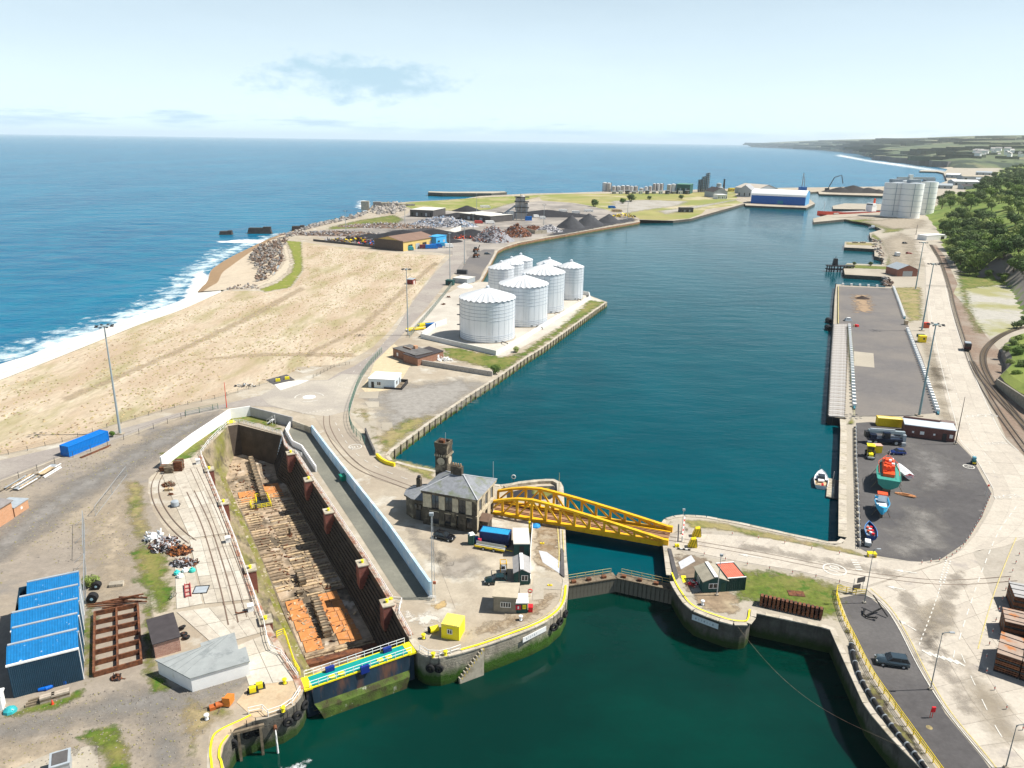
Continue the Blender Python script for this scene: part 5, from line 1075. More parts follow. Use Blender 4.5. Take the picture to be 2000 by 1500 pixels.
for k,(px,py)in enumerate(((359,1240),(364,1247),(356,1229))):
 o=thing('old_tyre',['upper worn tyre piled beside the black roofed hut','lower worn tyre piled beside the black roofed hut','small rusty wheel beside the hut wall'][k],'tyre',G(px,py)); t=obj('tread',TYRE or tyre_mesh(.6,.22),o,(0,0,.2+.1*k)); t.rotation_euler=(R(78),.2*k,k); MB().lathe([(.2,0),(.2,.1)],8,(0,0,.2+.1*k)).build('hub',m_rust,o)
scrap('scrap_heap','tangled brown scrap heap of pipes and plates beside the dock track',G(322,1066),2.6,3.0,1.5,260,[m_rust,m_dark,flat('scrap_grey',(.4,.4,.42)),flat('scrap_pale',(.62,.60,.58))],11,(.3,1.0))
scrap('scrap_heap','orange rusty scrap heap of castings next to the tangled pipes',G(352,1078),2.4,1.8,1.2,170,[m_rust,flat('rust_orange',(.36,.13,.04)),m_dark],12,(.3,.9))
scrap('scrap_heap','grey heap of rods and bags beside the turquoise sacks',G(360,1102),2.6,1.4,.9,150,[flat('scrap_grey',(.4,.4,.42)),m_dark,m_rust],13,(.3,1.0))
scrap('metal_sheet_pile','pale bent metal sheets at the edge of the scrap heap',G(300,1052),1.4,2.2,.6,26,[m_galv,m_white],14,(.6,1.6),'metal sheets',core=False)
for k,(px,py,c)in enumerate(((346,1122,(.05,.55,.50)),(362,1117,(.8,.8,.8)),(352,1128,(.75,.78,.8)),(376,1117,(.05,.50,.42)))):
 o=thing('bulk_bag',['turquoise sack left of the white sacks','white sack between the turquoise ones','pale sack in front of the turquoise one','green sack on the right of the bags'][k],'sack',G(px,py)); MB().lathe([(.45,0),(.6,.25),(.5,.6),(.15,.75),(.2,.9)],9).build('bag',flat('bag_%d'%k,c,.7),o); MB().tube([(.15,0,.7),(-.15,0,.7)],.06,5).build('tie',m_white,o)
sk=thing('red_skid','narrow red painted steel skid lying on the concrete','steel skid',G(367,1155),ang(O,axis))
for y in(-.45,.45):MB().box((0,y,.25),(4.2,.14,.4)).build('side',flat('dull_red_paint',(.34,.05,.05)),sk)
for k in range(4):MB().box((-1.9+k*1.27,0,.2),(.14,.8,.3)).build('cross_member',flat('dull_red_paint',(.34,.05,.05)),sk)
MB().box((0,0,.12),(4.0,.76,.08)).build('floor',flat('skid_floor',(.45,.33,.28)),sk)
pf=thing('steel_tray','square grey steel tray lying on the concrete apron','steel tray',G(393,1153),.15); MB().box((0,0,.1),(2.2,2.2,.06)).build('plate',m_greysheet,pf)
for s in(-1,1):MB().box((s*1.15,0,.14),(.1,2.4,.2)).build('edge',m_dark,pf); MB().box((0,s*1.15,.14),(2.2,.1,.2)).build('edge',m_dark,pf)
bk=thing('bicycle','bicycle lying on the grass beside the red skid','bicycle',G(338,1168),1.3)
for x in(-.55,.55):w_=obj('wheel',tyre_mesh(.38,.035,18,5),bk,(x,0,.38)); MB().cyl((0,-.05,0),(0,.05,0),.05,6).build('hub',m_galv,w_)
MB().tube([(-.55,0,.38),(-.15,0,.85),(.4,0,.85),(-.05,0,.35),(-.55,0,.38)],.025,5).build('frame',m_galv,bk); MB().tube([(.55,0,.38),(.38,0,1.0),(.38,.25,1.05)],.025,5).build('fork',m_galv,bk); MB().box((-.2,0,.95),(.25,.14,.07)).build('saddle',m_black,bk); MB().tube([(.38,-.28,1.02),(.38,.28,1.02)],.02,5).build('handlebar',m_black,bk)
for k,(px,py)in enumerate(((387,906),(446,1059),(490,1193))):
 o=thing('white_cabinet',['white steel cabinet on the apron near the dock head','white steel cabinet on the apron halfway along the dock','white steel cabinet with pipework near the grey roofed store'][k],'cabinet',G(px,py),ang(O,axis)); MB().box((0,0,.6),(1.0,.9,1.2)).build('cabinet_body',m_white,o); MB().box((-.1,0,1.23),(1.1,1.0,.06)).build('lid',m_wwall,o)
 if k==2:MB().tube([(-.3,.6,.3),(-.3,2,.3),(-.4,2.4,.6)],.12,6).build('pipe',m_rust,o)
for k,(px,py,n,w_)in enumerate(((332,922,6,1.5),(350,918,9,1.5),(322,918,4,1.2))):
 o=thing('block_stack',['loose grey-brown stack of dock timbers by the white wall end','neat tall stack of brown dock timbers by the white wall end','small stack of timbers touching the white wall'][k],'timber stack',G(px,py),.15); rnd=random.Random(k)
 for j in range(n):
  for i in range(3):MB().box((rnd.uniform(-.06,.06),-.8+i*.8,.16+j*.27),(1.9,.5,.25),rnd.uniform(-.05,.05)*(3 if k==0 else 1)).build('timber',m_timber if(k==0 or i%2)else m_rust,o)
scrap('scrap_heap','small brown heap of chocks below the timber stacks',G(330,948),1.6,1.2,.8,70,[m_rust,m_timber],15,(.3,.7))
o=thing('timber_baulk','short pale yellow timber baulk near the timber stacks','timber',G(330,958),.1); MB().box((0,0,.3),(1.8,.8,.55)).build('baulk',m_plank[0],o); MB().box((0,0,.62),(.12,.84,.06)).build('strap',m_dark,o)
o=thing('rope_coil','coil of brown rope on the apron below the timber stacks','rope',G(334,967)); MB().tube([(.5*math.cos(t*.6),.35*math.sin(t*.6),.1+.01*t)for t in range(32)],.07,5).build('rope',m_rust,o); MB().tube([(.5,0,.1),(1.0,.3,.05)],.06,5).build('rope_end',m_rust,o)
o=thing('grey_tank','small grey cylindrical tank standing on the apron','tank',G(342,988),.4); MB().lathe([(.8,0),(.8,1.0),(.7,1.15),(.2,1.25)],14).build('tank_body',m_greysheet,o); MB().b0(-.9,.9,-.9,.9,0,.12).build('base',m_dark,o); MB().tube([(.82,0,.3),(1.1,0,.3),(1.1,0,0)],.06,5).build('outlet',m_dark,o)
def bollard(label,p,m=None,group='yellow quay bollards'):
 o=thing('quay_bollard',label,'bollard',p,0,group); MB().lathe([(.32,0),(.24,.15),(.22,.55),(.36,.7),(.34,.82),(.1,.9)],12).build('bollard_post',m or m_brightyel,o); MB().lathe([(.42,0),(.42,.06)],12).build('base_plate',m_dark,o); return o
BL_=(('yellow bollard left of the caisson gate',556,1335),('yellow bollard on the curved quay by the white railing',553,1390),('yellow bollard on the pier beside the yellow drum',827,1247),('left yellow bollard on the railed nose of the pier',846,1284),('right yellow bollard on the railed nose of the pier',870,1280),('yellow bollard by the brick pier at the gate',764,1176))
for lb,a_,b_ in BL_:bollard(lb,G(a_,b_))
for lb,a_,b_ in(('white bollard on the pier near the stone hut',1017,1211),('white bollard at the tip of the right pier',1372,1181),('white bollard on the foreground grass by the yellow lines',404,1405)):bollard(lb,G(a_,b_),m_white,'white quay bollards')
for k,(px,py)in enumerate(((494,1352),(507,1344))):
 o=thing('mooring_winch',['front yellow mooring winch on the gate apron','rear yellow mooring winch with black drum on the gate apron'][k],'winch',G(px,py),.4); MB().box((0,0,.45),(.9,.6,.9)).build('winch_body',m_brightyel,o); MB().tube([(-.7,0,.5),(.7,0,.5)],.3,12).build('winch_drum',m_black,o); MB().box((0,0,.06),(1.6,1.0,.12)).build('base',m_dark,o)
for k,(px,py,c)in enumerate(((432,1380,(.45,.12,.03)),(447,1374,(.62,.20,.03)))):
 o=thing('plant_part',['rusty orange machine drum beside the gate apron','orange machine hopper beside the gate apron'][k],'machine part',G(px,py),.5+k); m_=flat('plant_orange_%d'%k,c)
 if k:MB().box((0,0,.6),(1.6,1.0,1.1),0,.2).build('hopper',m_,o); MB().box((-.7,0,.9),(.2,1.1,1.2)).build('plate',m_,o)
 else:drum(o,'machine_drum',m_,(-.7,0,.45),(.7,0,.45),.42); MB().box((-1.1,0,.3),(.8,.8,.5)).build('gearbox',m_,o)
 MB().bar((-2.2,.6,.1),(1,.8,.1),.14).build('beam',m_timber,o)
posts_and_rails('quay_railing','white railing round the curved quay left of the gate','railing',GG([(486,1395),(518,1388),(522,1400),(552,1390),(575,1374),(587,1352)]),1.1,1.8,2,m_white,.05)
posts_and_rails('quay_railing','white railing round the nose of the pier right of the gate','railing',GG([(820,1272),(836,1281),(848,1284),(870,1281),(899,1271)]),1.1,1.8,2,m_white,.05)
posts_and_rails('stair_railing','yellow railing on the stair into the dry dock by the gate','railing',GG([(541,1246),(556,1240),(575,1300),(586,1318)]),1.2,1.2,3,m_brightyel,.06)
def line(name,pts,wd,m,z=.10,parent=None,smooth=True):
 P=smooth_path(GG(pts),6)if smooth else GG(pts); return struct(name,MB().strip([Vector((p.x,p.y,z))for p in offset_path(P,-wd/2)],[Vector((p.x,p.y,z))for p in offset_path(P,wd/2)]),m,parent)
line('painted_line',[(416,1600),(414,1500),(411,1470),(416,1440),(432,1425),(470,1407),(490,1397)],.28,m_brightyel,.09); line('painted_line',[(438,1600),(434,1500),(428,1478),(432,1456),(446,1438)],.28,m_brightyel,.20)
sheet('quay_path',[(414,1600),(412,1500),(411,1470),(418,1440),(434,1424),(490,1398),(500,1405),(458,1424),(446,1440),(436,1456),(431,1480),(437,1500),(440,1600)],.07,MATS['gate_apron'])
line('painted_line',[(900,1271),(944,1258),(1000,1238),(1040,1223),(1070,1208),(1092,1190),(1102,1170),(1105,1145)],.35,m_brightyel,.24); line('painted_line',[(946,1251),(1000,1231),(1036,1218),(1064,1204),(1086,1186),(1095,1168),(1098,1145)],.14,m_wornyel,.10)
line('painted_line',[(1101,1080),(1099,1036)],.2,m_wornyel,.24); line('painted_line',[(1091,1110),(1092,1075),(1089,1030)],.2,m_wornyel,.10)
TY=tyre_mesh(.75,.26); ROPE=MB().tube([(0,0,.6),(0,.1,2.2)],.05,5).mesh('chain',m_dark)
def fender(label,px,py,z,rz,push,group):
 p=G(px,py); d=Vector((math.sin(rz),-math.cos(rz),0)); o=thing('tyre_fender',label,'tyre fender',(p.x+d.x*push,p.y+d.y*push,z),rz,group); obj('tyre',TY,o); obj('chain',ROPE,o)
FT=(('tyre fender on the lower left quay, first from the left',452,1430,.2,'a'),('tyre fender on the lower left quay, second from the left',482,1412,.3,'a'),('tyre fender on the lower left quay, third from the left',500,1407,.2,'a'),('tyre fender left of the gate, farthest from it',560,1389,.5,'b'),('tyre fender left of the gate, middle one',577,1377,.75,'b'),('tyre fender left of the gate, nearest to it',590,1358,1.2,'b'),('left tyre of the pair on the pier nose',841,1286,-.2,'c'),('right tyre of the pair on the pier nose',857,1286,0,'c'),('lowest tyre fender on the rounded pier end',1080,1207,.55,'d'),('middle tyre fender on the rounded pier end',1092,1196,.8,'d'),('highest tyre fender on the rounded pier end',1102,1182,1.1,'d'))
for lb,a_,b_,rz,g in FT:fender(lb,a_,b_,-1.6,rz,.32,{'a':'tyres on the lower left quay','b':'tyres left of the gate','c':'tyres on the pier nose','d':'tyres on the rounded pier end'}[g])
for k,(px,py,ww)in enumerate(((475,1417,4.2),)):
 o=thing('fender_beam','dark timber fender beam and piles on the lower left quay','fender',G(px,py)+Vector((.1,-.5,-.4)),.42); MB().box((0,0,0),(5.4,.4,.4)).build('beam',m_timber,o)
 for x in(-2.4,-.6,2.2):MB().box((x,-.1,-2.6),(.35,.35,5)).build('pile',m_timber,o)
wf=thing('outfall_pipe','outfall pouring water down the lower left quay','outfall',G(535,1398)+Vector((.2,-.5,-1.6)),.4); MB().tube([(0,.4,0),(0,-.3,0)],.25,10).build('pipe',m_rust,wf); MB().tube([(0,-.2,0),(0,-.6,-.6),(0,-.8,-1.8),(0,-.9,-3.4)],.07,7,r2=.16).build('falling_water',m_white,wf)
patch('splash_foam',[(500,1472),(530,1447),(560,1435),(595,1425),(575,1455),(545,1475),(515,1485),(490,1490)],mat('splash_foam_m',(.80,.86,.86),.05,1,.7,world=True,edge=True,eamp=1.7,escale=.9,esoft=.9),SEA_Z+.05,.3,1.8,'white splash where the outfall hits the water','foam')
so=thing('quay_steps','dirty yellow steps going down the face of the pier','steps',G(942,1262),ang(G(942,1262),G(905,1275)))
for k in range(10):MB().b0(k*.42,k*.42+.44,.02,.55,-5.5,-.25-k*.42).build('step',m_cope,so); MB().b0(k*.42-.02,k*.42+.05,.0,.58,-.55-k*.42,-.22-k*.42).build('step_nosing',m_yel,so)
sg=thing('pier_sign','long white painted sign on the pier wall between tyre and steps','sign',G(1036,1229)+Vector((.06,-.12,-1.2)),ang(G(1036,1229),G(1076,1209))); MB().box((.8,-.05,0),(5.0,.08,.9)).build('board',m_wwall,sg)
for k in range(6):MB().box((-.9+k*.42,-.1,.0+.04*(k%2)),(.05 if k%2 else .14,.03,.4),0,.3*(k%3-1)).build('faded_lettering',m_greysheet,sg)
m_cblue=mat('container_bright_blue',(.0,.165,.56),.08,1.5,.5)
container('bright blue shipping container lying at the roadside of the dirt yard',G(136,893),G(214,861),2.9,2.7,m_cblue)
o=thing('rusty_rails','bundle of rusty rails along the foot of the blue container','rails',G(150,896),ang(G(136,893),G(214,861)))
for k in range(4):MB().bar((.6,-.3-.2*k,.12),(9.6-k*.4,-.3-.2*k,.12),.12,.2).build('rail',m_rust,o)
for k,(px,py)in enumerate(((45,945),(95,920))):
 o=thing('panel_stack',['low stack of white cladding panels and boards beside the fence','smaller stack of frames and panels beside the fence'][k],'panel stack',G(px,py),ang(G(20,950),G(80,915))); rnd=random.Random(k+2)
 for j in range(12-4*k):MB().box((rnd.uniform(-1,1),rnd.uniform(-2.6,2.2)*(1-.3*k),.1+j*.06),(rnd.uniform(5,9)*(1-.3*k),rnd.choice((.25,.3,1.4)),.1),rnd.uniform(-.04,.04)).build('panel',rnd.choice((m_white,m_white,m_plank[0],m_galv,m_timber)),o)
hut('brick_building','orange brick building cut by the left picture edge',G(-50,1062),G(28,1012),7,3.8,'mono',brick_mat('orange_brick',(.56,.27,.13),(.48,.22,.10),(.55,.45,.35),dirt=.15),mat('roof_grey_felt',(.25,.23,.22)),.8,.3,'building',(('r',.3,0,1,2,'W'),))
hut('brick_lean_to','low brick lean-to beside the orange brick building',G(30,1010),G(57,992),4,2.0,'flat',MATS['orange_brick'],m_greysheet,cat='lean-to',openings=(('f',.5,.8,.5,.5,'W'),))
for k,(a_,b_,c_)in enumerate((((187,1008),(248,928),2.2),((166,1095),(165,1025),3.2),((168,1180),(168,1110),3.0))):
 P=[G(*a_),G(*b_)]; o=thing('fence_panel',['leaning temporary fence panels across the dirt yard','tall temporary fence panel behind the blue shed','temporary fence panel along the side of the blue shed'][k],'fence panel',P[0],ang(*P)); L=(P[1]-P[0]).length
 for x in(0,L/2,L):MB().cyl((x,0,0),(x,0,c_),.05,6).build('post',m_galv,o); MB().bar((x,0,1.6),(x,1.8,0),.06).build('brace',m_galv,o)
 for z in(.15,c_):MB().cyl((0,0,z),(L,0,z),.04,5).build('rail',m_galv,o)
 wr=MB()
 for j in range(int(L/.5)):wr.bar((j*.5,0,.15),(j*.5,0,c_),.02)
 wr.build('wire_infill',m_galv,o)['kind']='stuff'
mast('tall grey lighting mast beside the blue container',G(235,848),up_to(G(235,848),637),.32,arm=1.6)
mp=thing('marker_pole','slender bright red pole at the corner of the road','pole',G(443,797)); MB().tube([(0,0,0),(0,0,7.8)],.14,8,r2=.08).build('pole',flat('signal_red',(.7,.06,.02),.5),mp); MB().box((0,0,.1),(.5,.5,.2)).build('base',m_conc,mp)
m_post=flat('fence_post_dark',(.06,.065,.055),.8); m_greenf=flat('fence_green',(.02,.12,.08),.5)
posts_and_rails('wire_fence','post and wire fence between the dry field and the road','fence',GG([(-60,903),(60,879),(130,861),(215,834),(350,794),(430,777),(500,756),(548,742)]),1.2,4.0,3,m_post,.02,.06)
posts_and_rails('wire_fence','post fence between the road and the dirt yard','fence',GG([(-40,965),(60,925),(110,905),(240,860),(330,827),(362,815)]),1.6,4.5,2,m_post,.02,.06)
posts_and_rails('yard_gate','green tubular gate beside the white wall','gate',GG([(363,812),(426,799)]),1.7,3.8,4,m_greenf,.04,.07)
posts_and_rails('wire_fence','fence round the far side of the road junction','fence',GG([(612,738),(655,716),(683,712)]),1.1,2.2,3,m_post,.02,.05)
def palisade(label,pts,h,m,step=.28,sp=3.0,name='palisade_fence'):
 P=smooth_path(GG(pts),6); o=posts_and_rails(name,label,'fence',P,h,sp,2,m,.04,.07); D=resample(P,step); mb=MB()
 for p in D:q=p-D[0]; mb.bar((q.x,q.y,.1),(q.x,q.y,h+.1),.035)
 mb.build('pales',m,o)['kind']='stuff'; return o
palisade('green palisade fence curving round the white office yard',[(746,690),(722,716),(702,748),(690,780),(684,800),(682,820),(690,845),(712,868)],2.2,flat('palisade_green',(.10,.22,.17),.6),.55)
palisade('green palisade fence between the road and the tank yard',[(800,660),(832,622),(850,600),(870,575),(888,552)],2.2,flat('fence_pale_green',(.25,.32,.28),.6),.5,4)
m_ring=m_wornwhite
jd=struct('roundabout_disc',MB().lathe([(1.9,.10),(.01,.12)],24,G(604,776),False),m_white)
def arc_mark(c,r,a0,a1,wd,z=.10,n=10):P=[c+Vector((r*math.cos(R(a0+(a1-a0)*i/n)),r*math.sin(R(a0+(a1-a0)*i/n)),0))for i in range(n+1)]; return struct('painted_mark',MB().strip([Vector((p.x,p.y,z))for p in offset_path(P,-wd/2)],[Vector((p.x,p.y,z))for p in offset_path(P,wd/2)]),m_wornwhite)
for a0 in(20,140,260):arc_mark(G(604,776),4.2,a0,a0+60,.3)
def dashes(pts,L,gap,wd,m=None,z=.10):
 P=resample(smooth_path(GG(pts),8),(L+gap)); Q=smooth_path(GG(pts),8); S=resample(Q,.25); n1,n2=int(L/.25),int((L+gap)/.25); i=0
 while i+n1<len(S):
  seg=S[i:i+n1+1]; struct('painted_mark',MB().strip([Vector((p.x,p.y,z))for p in offset_path(seg,-wd/2)],[Vector((p.x,p.y,z))for p in offset_path(seg,wd/2)]),m or m_wornwhite); i+=n2
dashes([(655,826),(675,862),(700,890),(740,915),(800,938)],2.2,2.6,.15); dashes([(590,808),(650,800)],.6,.6,.3); dashes([(690,735),(660,752),(690,760)],.6,.6,.2)
dashes([(676,740),(710,708),(760,660),(800,612)],1.5,6,.15)
def rails(label,pts,gauge=1.43,wd=.10,m=None,z=.09,sleepers=False,sm=None):
 P=resample(smooth_path(GG(pts),8),1.0); o=thing('railway_track',label,'railway track',P[0]); rel=[p-P[0]for p in P]
 for s in(-1,1):
  Q=[p+Vector((0,0,z))for p in offset_path(rel,s*gauge/2)]; mb=MB()
  mb.strip([p for p in offset_path(Q,-wd/2)],[p for p in offset_path(Q,wd/2)])
  if sleepers:mb.strip([p+Vector((0,0,-.16))for p in offset_path(Q,wd/2)],[p for p in offset_path(Q,wd/2)][:]); mb.strip([p for p in offset_path(Q,-wd/2)],[p+Vector((0,0,-.16))for p in offset_path(Q,-wd/2)])
  mb.build('rail',m or m_rust,o)
 if sleepers:
  sp=MB().box((0,0,0),(.26,2.5,.12)).mesh('sleeper',m_timber); S=resample(P,.75 if len(P)<190 else 1.1)
  for i in range(len(S)-1):obj('sleeper',sp,o,S[i]-P[0]+Vector((0,0,z-.2)),ang(S[i],S[i+1]))
 return o
m_railrust=flat('embedded_rail',(.16,.11,.08),.6)
rails('embedded rails curving along the road beside the whitewashed wall',[(638,812),(640,836),(660,872),(700,912),(760,938),(850,968),(985,998)],1.6,.16,m_railrust,.085)
rails('straight sunken crane rails along the left apron of the dry dock',[(372,960),(400,1020),(420,1080),(440,1150),(456,1220)],1.5,.22,m_railrust,.12); rails('curved sunken rails at the corner of the left apron',[(318,918),(304,945),(306,975),(325,1010),(352,1040),(380,1062)],1.5,.18,m_railrust,.12)
rails('second line of sunken rails nearer the dry dock rim',[(378,915),(412,990),(440,1060),(470,1140),(492,1210)],1.3,.12,m_railrust,.12)
def road_text(txt,c,rz,size,m=None,z=.10,sx=1.0):
 cu=bpy.data.curves.new('letters','FONT'); cu.body=txt; cu.size=size; cu.align_x='CENTER'; cu.align_y='CENTER'; t=bpy.data.objects.new('tmp',cu); COL.objects.link(t)
 me=bpy.data.meshes.new_from_object(t.evaluated_get(bpy.context.evaluated_depsgraph_get())); bpy.data.objects.remove(t); me.materials.clear(); me.materials.append(m or m_wornwhite)
 o=obj('painted_lettering',me,None,(c.x,c.y,z),rz); o.scale=(sx,1,1); o['kind']='structure'; return o
def roundel(px,py,r,rz,txt):
 c=G(px,py); arc_mark(c,r,0,360,.28,.10,28); road_text(txt,c,rz,r*1.3)
bpy.context.view_layer.update()
roundel(694,873,1.6,R(205),'10')
pd=sheet('weighbridge',[(519,742),(560,731),(576,742),(535,751)],.09,m_asph)
for k,(px,py)in enumerate(((543,745),(561,741))):o=thing('concrete_block',['left yellow painted concrete block on the dark plate','right yellow painted concrete block on the dark plate'][k],'concrete block',G(px,py),.3); MB().box((0,0,.45),(1.5,.8,.9),taper=.9).build('block',m_brightyel,o); MB().tube([(-.2,0,.85),(0,0,1.05),(.2,0,.85)],.04,5).build('lifting_loop',m_dark,o)
scrap('bicycle_rack_scrap','small tangle of dark metal beside the field fence',G(478,755),3.5,.8,.9,40,[m_dark,m_galv],21,(.3,.9),'scrap',core=False)
m_pale=flat('pale_blue_cladding',(.62,.70,.74),.5)
of=hut('site_office','white flat roofed site office with dark decking in the fenced yard',G(720,757),G(771,760),7.6,2.9,'flat',m_pale,m_white,cat='office',openings=(('f',.16,0,.9,2.0,'d'),('f',.40,1,1.2,1.1,'w'),('r',.3,1,1.4,1.1,'w'),('r',.7,.2,1,2,'w')))
L_=(G(771,760)-G(720,757)).length; dk=MB().b0(L_+.05,L_+2.4,-.4,6.6,0,.35).build('deck',m_timber,of); MB().b0(L_+2.4,L_+2.5,-.4,6.6,.0,1.3).build('deck_screen',m_dark,dk); MB().b0(L_*.6,L_+2.5,-.5,-.4,0,.6).build('deck_skirt',m_dark,dk); MB().b0(L_+.1,L_+2.4,6.6,6.7,0,1.3).build('deck_screen',m_dark,dk)
bb=hut('brick_workshop','brown brick flat roofed workshop between office and storage tanks',G(768,697),G(812,712),7.5,3.2,'flat',m_brick,mat('old_roof_felt',(.13,.125,.12),.3,.5),cat='workshop',openings=(('f',.2,.9,.9,1.2,'W'),('f',.5,0,1,2,'d')))
hut('brick_workshop','lower wing of the brick workshop with dark patched roof',G(816,715),G(866,700),7,2.7,'mono',m_brick,m_felt,.4,.2,'workshop',(('f',.8,.8,.8,1.1,'W'),('r',.3,.8,.8,1.1,'W')))
MB().box((6,5.6,3.7),(1.2,1.2,1.4)).build('chimney',MATS['orange_brick'],bb); MB().b0(2.0,6.5,3.0,3.4,3.4,3.9).build('roof_upstand',m_brick,bb)
cw=thing('panel_wall','grey concrete panel wall across the quay below the brick workshop','wall',G(822,712),ang(G(822,712),G(962,735))); n=16; L_=(G(962,735)-G(822,712)).length; pm=MB().box((0,0,.85),(L_/n-.08,.5,1.7)).mesh('wall_panel',[mat('panel_concrete',(.40,.37,.33),.2,.8)])
for k in range(n):obj('wall_panel',pm,cw,((k+.5)*L_/n,.03*(k%2),0))
scrap('rubble_heap','white bags and rubble behind the concrete panel wall',G(868,704),3.2,1.2,.9,50,[m_white,m_wwall],22,(.5,1.2),'rubble',core=False)
for k,pts in enumerate(([(702,766),(740,764),(738,778),(700,778)],[(712,784),(740,784),(740,796),(720,796)],[(745,825),(766,825),(767,840),(746,840)],[(688,818),(712,816),(735,824),(738,885),(730,885),(722,850)])):sheet('slab',pts,.045,m_conc_l)
o=wall_path('yellow_wall','low bright yellow barrier wall beside the curved road',[(736,892),(745,901),(756,907),(771,911)],.9,.6,m_yel)
wall_path('dark_wall','short dark retaining wall at the quay corner',[(714,846),(718,858),(724,872),(732,890)],1.5,.4,m_asph)
QP=resample(GG(QUAY_W[1:]),3.4); qp=thing('quay_posts','row of dark timber fender posts along the long dock quay','fender posts',QP[0]); pm=MB().box((0,0,-1.1),(.3,.3,2.6)).mesh('fender_post',m_timber)
for i in range(len(QP)-1):
 d=(QP[i+1]-QP[i]).normalized(); obj('fender_post',pm,qp,QP[i]-QP[0]+Vector((d.y,-d.x,0))*.16,ang(QP[i],QP[i+1]))
def rock(rnd,r):
 mb=MB(); vs=[]; K=6
 for i,(f,z)in enumerate(((.7,-.5),(1,.1),(.55,.75))):
  for j in range(K):a=6.283*j/K; q=rnd.uniform(.7,1.25); vs.append((r*f*q*math.cos(a),r*f*q*math.sin(a)*.8,r*z*rnd.uniform(.7,1.2)))
 fs=[(i*K+j,i*K+(j+1)%K,(i+1)*K+(j+1)%K,(i+1)*K+j)for i in range(2)for j in range(K)]+[tuple(range(2*K,3*K))]
 return mb.add(vs,fs)
def rocks(name,label,pts,n,r0,r1,mats,seed,z0=0,z1=1.0,part='boulder',maxobj=300,cat='rocks'):
 P=GG(pts); o=thing(name,label,cat,P[0]); rnd=random.Random(seed); ms=[rock(rnd,1).mesh('boulder',m)for m in mats for _ in range(3)]; xs=[p.x for p in P]; ys=[p.y for p in P]; k=0; extra=[MB()for _ in mats]; c=sum(P,Vector())/len(P)
 while k<n:
  x,y=rnd.uniform(min(xs),max(xs)),rnd.uniform(min(ys),max(ys))
  if not inside(x,y,P):continue
  s=rnd.uniform(r0,r1); z=z0+rnd.random()*(z1-z0)
  if k<maxobj:
   q=obj(part,ms[rnd.randrange(len(ms))],o,Vector((x,y,z))-P[0]); q.scale=(s,s,s*rnd.uniform(.7,1.1)); q.rotation_euler=(rnd.uniform(-.5,.5),rnd.uniform(-.5,.5),rnd.uniform(0,6.28))
  else:
   g=extra[rnd.randrange(len(mats))]; g.box(Vector((x,y,z))-P[0],(s*1.5,s*1.2,s),rnd.uniform(0,6),rnd.uniform(-.5,.5),rnd.uniform(-.5,.5))
  k+=1
 for g,m in zip(extra,mats):
  if g.v:g.build('small_stones',m,o)['kind']='stuff'
 return o
m_rk=[mat('rock_grey',(.25,.235,.22),.3,.5,.95),mat('rock_brown',(.20,.14,.105),.3,.5,.95),mat('rock_pale',(.40,.36,.32),.25,.5,.95)]
rocks('rock_armour','bank of brown and grey boulders at the head of the beach',[(486,504),(490,495),(507,481),(534,472),(563,462),(556,478),(549,493),(557,506),(543,528),(526,543),(502,552),(500,540),(507,525),(490,514)],620,.5,1.25,m_rk[:2],5,-.8,1.6)
rocks('rock_armour','line of stones from the promenade end to the boulder bank',[(443,562),(470,556),(500,556),(510,565),(470,566),(445,567)],50,.4,.9,m_rk,6,-.3,.5)
rocks('rock_armour','long pale rock slope along the far shore',[(566,464),(600,448),(640,438),(700,425),(722,414),(724,409),(690,420),(630,433),(590,444),(556,459)],420,.9,2.0,[m_rk[0],m_rk[2]],7,-2.5,.6)
rocks('rock_armour','pale boulders round the foot of the ruined sea wall',[(724,413),(735,400),(760,396),(790,396),(795,410),(770,418),(735,420)],300,1.2,3.0,[m_rk[0],m_rk[2]],8,-2,1)
rw=thing('ruined_sea_wall','ruined concrete sea wall standing in the surf','sea wall',G(728,410,-4));
for k in range(6):MB().box((-6+k*9.5-(4 if k<1 else 0),8+k*2.0,2+(5-k)*.3),(9,7,8+(5-k)*.7),.1+.05*k).build('wall_block',m_rk[0]if k%2 else m_cope,rw)
for k,(px,py,sx,hh)in enumerate(((442,458,11,3),(508,456,21,5),(583,450,12,4))):
 o=thing('wreck_block',['small dark wrecked concrete block off the beach','long dark wrecked caisson off the beach','dark concrete block at the start of the rock slope'][k],'wreck',G(px,py,SEA_Z),.12); MB().box((0,0,hh/2-.6),(sx,6,hh+1),taper=.85).build('block',mat('wet_concrete',(.06,.05,.045),.4,.5,.7),o); MB().box((sx*.3,0,hh*.8),(sx*.3,4,hh*.7)).build('broken_edge',MATS['wet_concrete'],o)
